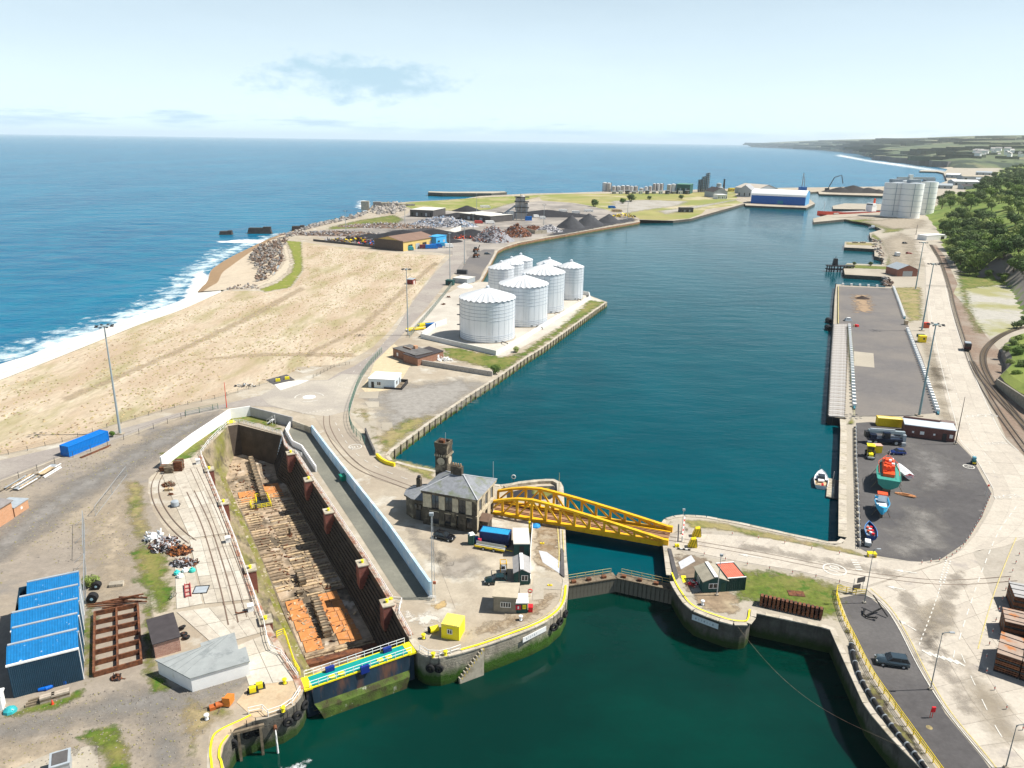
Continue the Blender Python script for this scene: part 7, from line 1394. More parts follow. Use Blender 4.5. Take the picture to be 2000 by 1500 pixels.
rails('embedded rails crossing the road from the swing bridge',[(1308,1052),(1400,1068),(1500,1086),(1620,1110),(1720,1126),(1850,1138),(1985,1130)],1.5,.14,m_railrust,.085)
# boat yard
def hull(mb,L,W,Hh,n=12,bow=1.0,sheer=.35,stern=.85,z0=0.0):
 rows=[]
 for i in range(n+1):
  t=i/n; x=-L/2+L*t; wv=W/2*(stern+(1-stern)*min(1,t*3))if t<.35 else W/2*max(.02,1-((t-.35)/.65)**2.2)
  zt=z0+Hh*(1+sheer*t**2.5); zb=z0+Hh*.0+(Hh*.75*max(0,(t-.8)/.2)**1.6 if t>.8 else 0)
  rows.append([(x,-wv,zt),(x,-wv*.86,zb+(zt-zb)*.42),(x,-wv*.4,zb+(zt-zb)*.08),(x,0,zb),(x,wv*.4,zb+(zt-zb)*.08),(x,wv*.86,zb+(zt-zb)*.42),(x,wv,zt)])
 vs=[p for r in rows for p in r]; fs=[(i*7+j,i*7+j+1,(i+1)*7+j+1,(i+1)*7+j)for i in range(n)for j in range(6)]+[tuple(range(7))]
 mb.add(vs,fs); return rows
def gunwale(rows,m,o,r=.07,z=.02):MB().tube([Vector(q[0])+Vector((0,0,z))for q in rows],r,6).build('gunwale',m,o); MB().tube([Vector(q[6])+Vector((0,0,z))for q in rows],r,6).build('gunwale',m,o)
def deck(rows,m,o,drop=.15,i0=0,i1=None,nm='deck'):
 i1=len(rows)-1 if i1 is None else i1; MB().strip([Vector(q[6])*1-Vector((0,q[6][1]*.06,drop))for q in rows[i0:i1+1]],[Vector(q[0])-Vector((0,q[0][1]*.06,drop))for q in rows[i0:i1+1]]).build(nm,m,o)
m_bw=flat('boat_white',(.80,.81,.82),.3); m_red=flat('lifeboat_orange_red',(.80,.09,.02),.45)
def props(o,xs,y,h):
 for x in xs:
  for s in(-1,1):MB().bar((x,s*y*.8,h),(x,s*y*1.5,0),.1).build('prop',m_timber,o)
mo=thing('motor_boat','white motor boat moored at the pontoon in the dock','boat',G(1603,941,DOCK_Z),R(69)); hb=MB(); rows=hull(hb,9.0,3.2,1.2,sheer=.4,z0=-.25); hb.build('hull',m_bw,mo); gunwale(rows,m_bw,mo); deck(rows,m_bw,mo,.05,5); deck(rows,m_plank[0],mo,.5,0,5,'cockpit_floor')
MB().box((.3,0,1.2),(2.2,1.9,.9),taper=.8).build('wheelhouse',m_glass,mo); MB().box((-1.3,0,.9),(1.1,1.4,.3)).build('bench',m_bw,mo); MB().tube([(3.6,0,1.9),(2.0,-1.0,1.7),(.8,-1.25,1.6)],.03,5).build('bow_rail',m_galv,mo); MB().tube([(3.6,0,1.9),(2.0,1.0,1.7),(.8,1.25,1.6)],.03,5).build('bow_rail',m_galv,mo); MB().box((-3.7,-.3,.5),(.5,.5,1.2)).build('outboard_motor',MATS['bin_red'],mo); MB().cyl((.2,.6,1.6),(.2,.6,4.2),.03,5).build('aerial',m_galv,mo)
po_=thing('pontoon','floating pontoon below the boat yard quay','pontoon',G(1630,957,DOCK_Z),R(-23));
for k in range(8):MB().b0(-1.7,.0,-5.6+k*1.4,-4.28+k*1.4,.25,.45).build('deck_plank',m_cope,po_)
MB().b0(.05,2.0,-5.6,5.4,.1,.4).build('float',m_asph,po_); MB().b0(-1.1,2.0,-5.6,5.5,-.4,.08).build('float',m_black,po_)
for y in(-5,5):MB().cyl((-.5,y,0),(-.5,y,2.6),.09,7).build('mooring_pile',m_galv,po_)
lb_=thing('lifeboat','orange decked boat with green hull propped up in the boat yard','boat',G(1730,944),R(67)); hb=MB(); rows=hull(hb,12.5,5.0,2.3,bow=1,sheer=.25,stern=.95,z0=1.1); hb.build('hull',flat('hull_sea_green',(.05,.30,.24),.5),lb_); gunwale(rows,MATS['hull_sea_green'],lb_,.1); deck(rows,MATS['hull_sea_green'],lb_,.05)
MB().box((.8,0,4.1),(6.4,2.7,1.7),taper=.86).build('wheelhouse',m_red,lb_); MB().box((-3.2,0,3.7),(2.2,2.4,.8)).build('aft_deckhouse',m_red,lb_); MB().box((1.6,0,5.2),(2.2,2.0,.7),taper=.8).build('flying_bridge',m_red,lb_); MB().box((4.2,0,4.0),(.2,2.0,.6)).build('window',m_glass,lb_)
posts_and_rails_path=[(-5,-2.1,3.5),(2,-2.1,3.7),(5.4,-.3,4.2),(5.4,.3,4.2),(2,2.1,3.7),(-5,2.1,3.5)]
MB().tube([Vector(p)+Vector((0,0,.8))for p in posts_and_rails_path],.05,5).build('deck_rail',m_red,lb_)
for k in range(10):MB().box((random.uniform(-3,3.6),random.uniform(-1,1),5.0+random.uniform(0,.5)),(.7,.5,.4),k).build('deck_gear',m_red if k%3 else m_bw,lb_)
MB().cyl((3.0,0,5),(3.0,0,7.2),.08,6).build('mast',m_galv,lb_); props(lb_,(-4,0,3.5),2.2,2.6)
for x in(-4.5,-1.5,1.5,4):MB().box((x,0,.55),(.6,1.6,1.1)).build('keel_block',m_timber,lb_)
bb_=thing('fishing_boat','light blue fishing boat on props in front of the orange boat','boat',G(1720,1004),R(-112)); hb=MB(); rows=hull(hb,7.6,2.9,1.5,z0=.9,sheer=.45); hb.build('hull',flat('hull_sky_blue',(.03,.42,.70),.4),bb_); gunwale(rows,flat('gunwale_blue',(.05,.35,.60)),bb_,.09); deck(rows,flat('boat_floor',(.55,.58,.58)),bb_,.55,0,11); deck(rows,MATS['hull_sky_blue'],bb_,.06,9)
MB().box((-2.6,.1,2.8),(1.3,1.7,1.5)).build('wheelhouse',m_bw,bb_); MB().box((-2.7,0,3.65),(1.6,2.0,.22)).build('cabin_roof',m_red,bb_); MB().box((0,0,2.0),(1.4,1.2,.4)).build('hatch',m_bw,bb_); MB().box((1.6,.4,2.1),(.5,.5,.5)).build('winch',MATS['bin_red'],bb_); props(bb_,(-2,1.2),1.2,1.6); MB().box((0,0,.45),(4,.5,.9)).build('keel_block',m_timber,bb_)
nb=thing('fishing_boat','small navy blue open boat at the foot of the boat yard quay','boat',G(1698,1046),R(72)); hb=MB(); rows=hull(hb,5.8,2.3,1.1,z0=.35); hb.build('hull',flat('hull_navy',(.02,.06,.20),.4),nb); gunwale(rows,flat('gunwale_blue2',(.08,.25,.55)),nb,.07); deck(rows,flat('boat_floor2',(.22,.25,.28)),nb,.5,0,11)
for k in range(7):MB().box((-1.6+k*.5,.35*(k%3-1),1.2),(.5,.5,.4),k).build('fishing_gear',(MATS['bin_red'],m_bw,m_red)[k%3],nb)
o=thing('boat_trailer','grey outboard box on a small trailer behind the navy boat','trailer',G(1694,1065),R(70)); MB().box((0,0,.6),(1.8,1.1,.7)).build('box',m_greysheet,o); MB().box((0,0,1.0),(1.6,1.0,.1)).build('lid',m_wwall,o); wheels(o,(0,),.6,.28)
wb=thing('covered_boat','white covered boat with striped stern beside the orange boat','boat',G(1763,929),R(90)); hb=MB(); rows=hull(hb,6.0,2.4,.9,z0=.5); hb.build('hull',m_bw,wb); MB().add([(-2.9,-1.1,1.4),(0,-1.2,1.5),(2.4,-.5,1.9),(-2.9,0,1.9),(0,0,2.1),(2.8,0,2.1),(-2.9,1.1,1.4),(0,1.2,1.5),(2.4,.5,1.9)],[(0,1,4,3),(1,2,5,4),(3,4,7,6),(4,5,8,7)]).build('cover',m_bw,wb)
for k in range(3):MB().bar((-3.02,-.9,.75+k*.3),(-3.02,0,1.05+k*.3),.14,.02).build('stripe',MATS['bin_red'],wb); MB().bar((-3.02,.9,.75+k*.3),(-3.02,0,1.05+k*.3),.14,.02).build('stripe',MATS['bin_red'],wb)
wheels(wb,(-.5,),1.0,.3)
tk=thing('tractor','yellow roofed tractor unit near the quay in the boat yard','tractor',G(1699,893),R(-108)); MB().box((.6,0,1.0),(2.0,1.0,.8)).build('bonnet',m_brightyel,tk); MB().box((-.9,0,2.0),(1.6,1.6,1.6)).build('cab',m_glass,tk); MB().box((-.9,0,2.95),(2.0,1.9,.22)).build('cab_roof',m_brightyel,tk)
for x in(-1.65,-.15):
 for y in(-.78,.78):MB().bar((x,y,1.0),(x,y,2.9),.1).build('cab_post',m_brightyel,tk)
wheels(tk,(-1.0,),.95,.75,.45); wheels(tk,(1.1,),.8,.5,.35); MB().box((1.9,0,.6),(.4,1.6,.4)).build('blade',m_galv,tk)
o=thing('yellow_skip','tall yellow skip with pinkish lid beside the tractor','skip',G(1712,883),-.05); MB().box((0,0,1.0),(1.9,1.6,2.0),taper=1.05).build('skip_body',m_yel,o); MB().box((0,0,2.05),(2.1,1.8,.1)).build('lid',flat('pink_lid',(.60,.38,.30)),o)
cr=thing('mobile_crane','dark mobile crane truck with grey folded boom in the boat yard','crane',G(1726,866),R(-6)); m_navy=flat('crane_navy',(.012,.02,.045),.35)
MB().box((0,0,1.25),(8.4,2.4,.9)).build('chassis',m_navy,cr); MB().box((-3.2,0,2.1),(1.6,2.2,1.2)).build('engine_deck',m_navy,cr); MB().box((.2,-.4,2.4),(1.8,1.3,1.6),taper=.85).build('cab',m_glass,cr); MB().box((.2,-.4,3.25),(1.7,1.3,.12)).build('cab_roof',m_navy,cr); MB().bar((-4.2,.5,3.2),(5.0,.5,3.0),.9,.8).build('boom',m_mast,cr); MB().bar((-3.8,.5,3.7),(2.5,.5,3.6),.6,.4).build('boom_section',m_greysheet,cr); MB().box((-4.6,.3,2.4),(.9,1.4,1.6)).build('counterweight',m_dark,cr); MB().box((4.8,.3,1.8),(.8,1.8,1.9)).build('boom_head',m_greysheet,cr)
for s in(-4.2,4.4):MB().box((s,-1.4,.5),(1.0,.7,1.0)).build('outrigger',m_galv,cr)
MB().bar((1.1,-.6,2.6),(3.2,.3,2.0),.18).build('lift_ram',m_galv,cr); wheels(cr,(-2.6,2.6),1.15,.72,.5)
car('small dark blue hatchback parked beside the crane truck',G(1752,887),R(176),m_carblu,3.9,1.7,1.45)
container('long yellow container behind the crane truck',G(1713,832),G(1761,836),2.4,2.4,m_yel,mat('pale_yellow_roof',(.70,.58,.25),.1,1.2),name='yellow_container')
m_dkbrick=brick_mat('dark_red_brick',(.16,.05,.04),(.12,.04,.035),(.2,.15,.13),dirt=.3)
bs=hut('brick_store','dark red brick store with pale lead roof at the top of the boat yard',G(1764,851),G(1863,864),5.6,3.2,'flat',m_dkbrick,flat('lead_roof',(.50,.55,.60),.6),cat='store',openings=(('f',.18,1.2,.5,.5,'W'),('f',.36,1,1.0,.9,'W'),('f',.60,1.2,.5,.5,'W'),('f',.80,0,1,2.1,'d'),('f',.93,1,.8,1,'W')))
MB().b0(0,9,5.3,5.7,3.3,3.9).build('parapet',m_dkbrick,bs); MB().b0(9.5,12.8,5.8,8.2,0,3.3).build('rear_wing',m_dkbrick,bs)
mast('black telegraph pole at the corner of the brick store',G(1866,868),up_to(G(1866,868),775),.13,None,m_dark,'utility_pole')
o=thing('rope_heap','orange tangle of rope on the boat yard asphalt','ropes',G(1768,968),-.6)
for k in range(5):MB().tube([(1.6*math.cos(t*.7+k)+.3*k-.6,.5*math.sin(t*.7+k),.12+.05*k)for t in range(10)],.12,5,True).build('rope_loop',flat('rope_orange',(.60,.28,.12)),o)
qd=thing('quad_bike','small green and yellow machine at the edge of the boat yard','machine',G(1901,906),1.2); MB().box((0,0,.8),(1.3,.9,.7)).build('body',flat('machine_green',(.02,.13,.12)),qd); MB().box((.1,0,1.5),(.9,.8,.7)).build('cab',flat('machine_teal',(.10,.30,.38)),qd); wheels(qd,(-.4,.4),.5,.3,.2); MB().box((-.7,0,.5),(.3,.7,.3)).build('bumper',m_yel,qd)
o=thing('signal_post','thin leaning signal post on the boat yard edge','post',G(1925,968)); MB().cyl((0,0,0),(.2,0,2.6),.05,6).build('post_shaft',m_galv,o); MB().box((.2,0,2.5),(.4,.15,.4)).build('lamp',m_redpost,o)
wb_=thing('work_bench','yellow slatted frame on the grass below the boat yard','frame',G(1702,1087),-.1)
for k in range(3):MB().box((0,-.4+k*.4,.8),(1.6,.25,.12)).build('slat',m_brightyel,wb_)
for x in(-.7,.7):MB().box((x,0,.4),(.12,.9,.8)).build('leg',m_yel,wb_)
posts_and_rails('quay_fence','grey railing along the boat yard quay','railing',GG([(1671,838),(1672,900),(1675,960),(1677,1020),(1679,1072)]),1.1,2.2,2,m_galv,.05)
kb=thing('quay_kerb','row of dark kerb blocks under the boat yard railing','kerb',G(1670,838)); K_=resample(GG([(1670,838),(1671,900),(1674,960),(1676,1020),(1678,1072)]),1.6)
for k,p in enumerate(K_):MB().box((0,0,.3),(.5,1.0,.6)).build('kerb_block',m_cope if k%2 else m_asph,kb,loc=p-K_[0])
patch('grass',[(1654,640),(1662,640),(1668,700),(1671,810),(1660,818),(1655,830),(1668,830),(1662,760)],m_grass,.32,.4,.8,'weeds along the timber deck of the jetty','weeds')
# jetty
jt=thing('timber_jetty','timber jetty deck on dark piles along the dock','jetty',G(1618,814)); jl,jr=GG([(1618,814),(1624,700),(1629,634)]),GG([(1649,816),(1653,720),(1656,634)]); n=64
for k in range(n):
 def at_(P,t):L1=(P[1]-P[0]).length; L2=(P[2]-P[1]).length; d=t*(L1+L2); return P[0].lerp(P[1],d/L1)if d<L1 else P[1].lerp(P[2],(d-L1)/L2)
 a_,b_=at_(jl,(k+.5)/n),at_(jr,(k+.5)/n); st_=(at_(jl,(k+1)/n)-at_(jl,k/n)).length; q=MB().box((0,0,0),((b_-a_).length,st_*.93,.2)).build('deck_plank',(mat('deck_plank_a',(.42,.40,.375),.3,1.2,.95,col2=(.28,.265,.24),s2=.5),mat('deck_plank_b',(.36,.34,.32),.3,1.2,.95,col2=(.22,.19,.15),s2=.5))[k%2],jt); q.location=(a_+b_)/2-jl[0]+Vector((0,0,.22)); q.rotation_euler=(0,0,ang(a_,b_))
JW=resample(GG([(1651,817.5),(1617.5,814.5),(1623.5,700),(1629.5,580),(1632.5,554.5),(1743,559)]),3.2); pm=MB().box((0,0,-2.4),(.45,.45,5.2)).mesh('fender_pile',m_dark)
for p in JW:obj('fender_pile',pm,jt,p-jl[0])
MB().strip([Vector((p.x,p.y,-6))-Vector((jl[0].x,jl[0].y,0))for p in GG(JETTY)],[Vector((p.x,p.y,-.01))-Vector((jl[0].x,jl[0].y,0))for p in GG(JETTY)]).build('jetty_face',m_dark,jt)
for k,(px,py)in enumerate(((1619,630),(1618,644))):o=thing('floating_fender',['far black floating fender beside the jetty','near black floating fender beside the jetty'][k],'fender',G(px,py,DOCK_Z),1.5); MB().tube([(-2.2,0,.8),(-1.6,0,.8),(1.6,0,.8),(2.2,0,.8)],1.2,12).build('fender_body',m_black,o); MB().tube([(-.2,0,.8),(.2,0,.8)],1.26,12).build('band',m_dark,o)
m_tealw=mat('barrier_teal',(.04,.17,.22),.12,1,.6); BKa=MB().box((0,0,.5),(1.25,1.2,1.3),taper=.85).mesh('block',m_wwall); BKb=MB().box((0,0,.25),(1.5,.5,.5)).mesh('panel',m_tealw)
def barrier_row(label,pts,step,group):
 P=resample(GG(pts),step)
 for i in range(len(P)-1):o=thing('barrier_block',label,'barrier',P[i],ang(P[i],P[i+1]),group); obj('block',BKa,o); obj('panel',BKb,o,(step/2,0,0)).scale=((step-.9)/1.5*1.1,1,1)
barrier_row('white and teal barrier block in the row beside the timber deck',[(1658.5,638),(1663,700),(1669,808)],3.6,'barriers beside the timber deck'); barrier_row('white and teal barrier block in the row beside the roadside concrete',[(1772,645),(1802,722),(1833,812)],3.0,'barriers on the road side of the jetty'); barrier_row('white and teal barrier block in the row along the far grass',[(1745,563),(1756,592),(1767,624)],2.6,'barriers along the far grass'); barrier_row('white and teal barrier block across the far jetty end',[(1646,557),(1742,561.5)],4.5,'barriers across the jetty end')
wall_path('jetty_kerb','thin pale kerb along the far edge of the jetty',[(1637,560),(1637,634)],.6,.3,m_wornyel)
cone_heap('soil_heap','small dark soil heap on the jetty',G(1684,583),3.2,1.5,mat('dark_soil',(.035,.022,.018),.3,1),'soil heap',1.3)
o=thing('hopper','grey steel hopper lying on the jetty','hopper',G(1656,627),.1); MB().box((0,0,.7),(3.6,1.6,1.2),taper=.6).build('hopper_body',m_greysheet,o); MB().box((.2,0,1.45),(1.4,1.2,.3)).build('lid',m_wwall,o); MB().box((-1.9,0,.3),(.8,.3,.3)).build('arm',m_dark,o)
o=thing('red_pump','small red pump unit on the jetty','pump',G(1673,638),.4); MB().box((0,0,.5),(1.0,1.6,.9)).build('pump_body',MATS['bin_red'],o); MB().cyl((0,.3,.9),(0,.3,1.4),.1,8).build('exhaust',m_white,o); MB().box((-1.6,0,.5),(.4,.4,1.2)).build('post',m_plank[0],o)
o=thing('yellow_kiosk','yellow cabinet kiosk below the lighting mast on the roadside','kiosk',G(1800,668),-.1); MB().box((0,0,1.3),(2.6,2.2,2.6)).build('cabinet',m_yel,o); MB().box((.3,-1.12,1.6),(.7,.06,.7)).build('hazard_sign',m_dark,o); MB().box((0,1.8,2.2),(2.8,1.4,1.2)).build('rear_unit',m_hutg,o); MB().box((0,0,2.65),(2.8,2.4,.1)).build('roof',m_yel,o)
o=thing('red_cabinet','red brick coloured cabinet beside the roadside mast','cabinet',G(1808,640),-.1); MB().box((0,0,1.1),(2.2,1.8,2.2)).build('cabinet',flat('cabinet_red',(.5,.09,.04)),o); MB().box((0,0,2.25),(2.4,2.0,.1)).build('roof',m_redpost,o)
o=thing('brick_pillar','buff stone gate pillar at the end of the barrier row','pillar',G(1769,634)); MB().box((0,0,.9),(1.3,1.3,1.8)).build('pillar',MATS['gate_apron'],o); MB().box((0,0,1.85),(1.5,1.5,.15)).build('cap',m_cope,o)
for lb,a_,b_,t_ in(('tall lighting mast behind the brick store, nearest on the right road',1795,812,634),('tall lighting mast above the yellow kiosk',1800,646,516),('tall lighting mast on the far grass by the brick shed',1788,565,474)):mast(lb,G(a_,b_),up_to(G(a_,b_),t_),.34,'cluster',flat('mast_teal_grey',(.17,.27,.30),.5),'light_mast','tall masts on the east quay',1.7)
mast('dark timber pole beside the far road bend',G(1789,458),up_to(G(1789,458),438),.25,None,m_dark,'utility_pole')
hut('brick_shed','red brick shed with grey gabled roof beside the far road',G(1752,540),G(1791,540),13,4.2,'gable',brick_mat('shed_brick',(.30,.11,.07),(.25,.09,.06),(.3,.22,.18)),m_greysheet,2.6,.3,'shed',(('f',.5,0,6,3.2,'g'),),None,'y')
hut('white_lorry_shed','long white roofed shed at the edge of the wood',G(1809,470),G(1848,468),9,4,'flat',m_wwall,m_white,cat='shed',openings=(('f',.8,0,4,3,'d'),))
def van(label,pos,rz,m,L=5.6,W=2.1,Hh=2.5,name='parked_van',cat='van',box=None,group=None):
 o=thing(name,label,cat,pos,rz,group); c=L*.3
 MB().add([(L/2,-W/2,.4),(L/2-c,-W/2,.4),(L/2-c,-W/2,Hh*.95),(L/2-c*.45,-W/2,Hh*.95),(L/2-.05,-W/2,Hh*.5),(L/2,W/2,.4),(L/2-c,W/2,.4),(L/2-c,W/2,Hh*.95),(L/2-c*.45,W/2,Hh*.95),(L/2-.05,W/2,Hh*.5)],[(1,0,4,3,2),(5,6,7,8,9),(2,3,8,7),(0,5,9,4)]).build('cab',m,o)
 MB().add([(L/2-c*.42,-W*.45,Hh*.93),(L/2-.02,-W*.45,Hh*.52),(L/2-.02,W*.45,Hh*.52),(L/2-c*.42,W*.45,Hh*.93)],[(0,1,2,3)]).build('windscreen',m_glass,o)
 MB().b0(-L/2,L/2-c-.03,-W/2,W/2,.45,Hh*(1.0 if box is None else 1.25)).build('load_body',box or m,o); wheels(o,(-L*.3,L*.32),W/2-.15,.4,.3); return o
van('white van parked by the small far jetties',G(1752,500),R(80),m_white,6.5,2.3,2.8); car('red car parked beside the white van',G(1775,496),R(10),flat('car_red',(.4,.06,.04),.3)); car('dark car on the far road by the small jetties',G(1767,476),R(20),m_carblk)
m_steel=flat('track_rail_steel',(.12,.10,.09),.5,.4)
rails('railway track curving along the right road',[(1818,478),(1836,510),(1853,560),(1862,600),(1876,648),(1900,718),(1940,790),(1980,848),(2030,915)],1.43,.14,m_steel,.22,True); rails('second railway track branching towards the cutting',[(2010,845),(1975,800),(1940,752),(1921,712),(1924,684),(1948,660),(1985,643),(2040,632)],1.43,.14,m_steel,.24,True); rails('third railway track joining below the retaining wall',[(1897,706),(1915,735),(1950,778),(2000,830),(2040,870)],1.43,.14,m_steel,.23,True)
wg=thing('railway_wagon','dark maroon railway wagon standing on the track','wagon',G(1888,684),ang(G(1889,690),G(1878,655))); MB().box((0,0,1.9),(4.2,2.4,2.0)).build('wagon_body',flat('wagon_maroon',(.06,.018,.02),.5),wg); MB().box((.5,0,3.0),(3.0,2.3,.3),taper=.9).build('roof',m_greysheet,wg); MB().box((-1.9,0,2.5),(.5,2.0,1.2)).build('cab_window',m_glass,wg); MB().box((0,0,.8),(4.6,2.2,.25)).build('chassis',m_black,wg); wheels(wg,(-1.3,1.3),.75,.45,.15)
for s in(-1,1):
 for y in(-.8,.8):MB().cyl((s*2.3,y,.95),(s*2.8,y,.95),.12,8).build('buffer',m_black,wg)
wall_path('retaining_wall','concrete retaining wall beside the railway below the grass bank',[(1945,752),(1975,778),(2010,806),(2060,830)],3.0,.6,m_hutc,hs=[2.2,3.0,3.6,4.0])
dl=thing('mooring_dolphin','dark timber mooring dolphin at the end of the near small jetty','dolphin',G(1632,530,DOCK_Z));
for x in(-5,-2,2,6,10):MB().bar((x,-2,-2),(x,-2,4),.6).build('pile',m_dark,dl); MB().bar((x,2,-2),(x,2,4),.6).build('pile',m_dark,dl)
for z in(1.2,3.4):MB().b0(-6,11,-2.6,2.6,z,z+.5).build('platform',m_dark,dl)
MB().box((-1,0,6),(3.0,2.6,4.5),taper=.7).build('fender_block',m_dark,dl); MB().cyl((-1,0,8),(-1,0,10),.15,6).build('light',m_dark,dl)
rocks('rock_armour','broken stones along the far jetty shore',[(1702,464),(1722,472),(1720,487),(1730,500),(1726,517),(1712,500),(1700,470)],120,.6,1.5,m_rk,51,-1.5,.3); rocks('rock_armour','dark rocks in the corner between jetties',[(1725,541),(1738,541),(1745,560),(1722,560)],60,.6,1.6,m_rk[:2],52,-2,.3)
for k,(px,py)in enumerate(((1670,475),(1685,475))):o=thing('concrete_block',['left pale block on the far small jetty','right pale block on the far small jetty'][k],'concrete block',G(px,py)); MB().box((0,0,.6),(4,1.6,1.2)).build('block',m_cope,o); MB().tube([(-.3,0,1.1),(0,0,1.5),(.3,0,1.1)],.08,5).build('lifting_loop',m_dark,o)
# east hill, woods and far coast
HILL=GG([(1806,418),(1828,446),(1842,484),(1870,528),(1908,541),(1962,547),(1984,575),(1998,612),(2030,636),(2080,640),(2500,560),(3200,400),(3200,318),(1975,322),(1955,338),(1948,356),(1905,374),(1850,387)])
HE=[(HILL[i].x,HILL[i].y,HILL[(i+1)%len(HILL)].x,HILL[(i+1)%len(HILL)].y)for i in range(len(HILL))]
def hill_h(x,y):
 d2=1e18; ins=False
 for ax,ay,bx,by in HE:
  ex,ey=bx-ax,by-ay; t=((x-ax)*ex+(y-ay)*ey)/(ex*ex+ey*ey); t=0.0 if t<0 else 1.0 if t>1 else t
  u,v=x-ax-t*ex,y-ay-t*ey; q=u*u+v*v
  if q<d2:d2=q
  if(ay>y)!=(by>y)and x<ex*(y-ay)/ey+ax:ins=not ins
 if not ins:return-.6
 d=math.sqrt(d2); h=min(d*(1.15 if y<470 else .30),(13 if y<520 else 15)+d*.055,46)
 return h+1.6*mnoise.noise(Vector((x*.02,y*.02,0)))*min(1,d/20)-.3
vs,fs=[],[]; gx_=[150+i*6 for i in range(92)]+[702+i*50 for i in range(1,30)]; gy_=[210+j*6 for j in range(55)]+[540+j*18 for j in range(1,50)]+[1440+60*j for j in range(1,34)]
for y in gy_:
 for x in gx_:vs.append((x,y,hill_h(x,y)))
nx=len(gx_)
for j in range(len(gy_)-1):
 for i in range(nx-1):
  q=(j*nx+i,j*nx+i+1,(j+1)*nx+i+1,(j+1)*nx+i)
  if max(vs[k][2]for k in q)>-.55:fs.append(q)
def terrain_mat(name,g1,g2,g3,rockc,sc):
 m=mat(name,g1,.3,.15*sc,.95,col2=g2,s2=.02*sc,t2=.5,w2=.08,col3=g3,s3=.035*sc,t3=.58,w3=.06,world=True); N=m.node_tree.nodes; L=m.node_tree.links
 g=N.new('ShaderNodeNewGeometry'); s=N.new('ShaderNodeSeparateXYZ'); L.new(g.outputs['True Normal'],s.inputs[0]); r=N.new('ShaderNodeMapRange'); r.inputs[1].default_value=.88; r.inputs[2].default_value=.72; L.new(s.outputs['Z'],r.inputs[0])
 b=N['Principled BSDF']; old=b.inputs['Base Color'].links[0].from_socket; x=N.new('ShaderNodeMix'); x.data_type='RGBA'; L.new(r.outputs[0],x.inputs[0]); L.new(old,x.inputs[6]); x.inputs[7].default_value=(*rockc,1); L.new(x.outputs[2],b.inputs['Base Color']); return m
m_hill=terrain_mat('hill_grass',(.13,.20,.03),(.20,.24,.05),(.08,.14,.02),(.20,.18,.155),1)
hl=struct('hillside',MB().add(vs,fs),m_hill,None,True)
bank=GG([(1958,682),(1972,668),(2000,660),(2060,655),(2120,760),(2060,826),(2010,802),(1975,774),(1948,748)]); BAc=sum(bank,Vector())/len(bank)
mbk=MB(); rings=[[BAc+(p-BAc)*f+Vector((0,0,z))for p in fract(bank,2,.06,3)]for f,z in((1.0,0),(.97,2.4),(.8,3.6),(.4,4.4))]
for a_,b_ in zip(rings,rings[1:]):mbk.strip(a_+[a_[0]],b_+[b_[0]])
mbk.add(rings[-1],[tuple(range(len(rings[-1])))]); struct('grass_bank',mbk,m_hill,None,True)
m_leaf=[mat('leaf_dark',(.045,.095,.018),.4,.5,.8,spec=.2,rand=True),mat('leaf_mid',(.075,.145,.022),.35,.5,.8,spec=.2,rand=True),mat('leaf_light',(.125,.200,.030),.35,.5,.8,spec=.2,rand=True)]; m_bark=mat('bark',(.09,.07,.05),.3,2)
def crown_mesh(seed,r,h,nleaf,m,clumps=9,leaf=.55):
 rnd=random.Random(seed); mb=MB(); C=[]
 for k in range(clumps):
  a=rnd.uniform(0,6.283); f=rnd.uniform(.15,.7); C.append((Vector((r*f*math.cos(a),r*f*math.sin(a),h*rnd.uniform(.42,.85))),r*rnd.uniform(.34,.55)))
 C.append((Vector((0,0,h*.75)),r*.6))
 vs,fs=[],[]
 for k in range(nleaf):
  c,rr=C[rnd.randrange(len(C))]; d=Vector((rnd.gauss(0,1),rnd.gauss(0,1),rnd.gauss(.25,1))).normalized(); p=c+Vector((d.x*rr,d.y*rr,d.z*rr*.8))*rnd.uniform(.72,1.06)
  nrm=(d+Vector((rnd.uniform(-.7,.7),rnd.uniform(-.7,.7),rnd.uniform(-.4,.9)))).normalized(); u=nrm.orthogonal().normalized(); v=nrm.cross(u); s=leaf*rnd.uniform(.6,1.3); o=len(vs)
  vs+=[p+u*s,p+v*s*.7,p-u*s,p-v*s*.7]; fs.append((o,o+1,o+2,o+3))
 return mb.add(vs,fs).mesh('crown',m)
CR=[crown_mesh(s,1.0*5,9,1100,m_leaf[s%3],9+s%3,.50)for s in range(7)]
def trunk_mesh():
 mb=MB(); mb.tube([(0,0,-.5),(.1,0,2.2),(0,.1,5.2)],.38,7,r2=.16)
 for k in range(5):a=k*1.3; mb.tube([(0,0,2.4+.4*k),(1.4*math.cos(a),1.4*math.sin(a),4+.4*k),(2.6*math.cos(a),2.6*math.sin(a),5.6+.3*k)],.14,5,r2=.05)
 return mb.mesh('trunk',m_bark)
TRK=trunk_mesh()
def ray_hill(px,py):
 d=CM@Vector(((px-1000)/FPX,(750-py)/FPX,-1.0)); d.normalize(); t=250.0
 while t<3500:
  p=Vector((0,0,CAMH))+d*t
  if p.z<=max(0.0,hill_h(p.x,p.y)):return Vector((p.x,p.y,max(0,hill_h(p.x,p.y))))
  t+=9
 return None
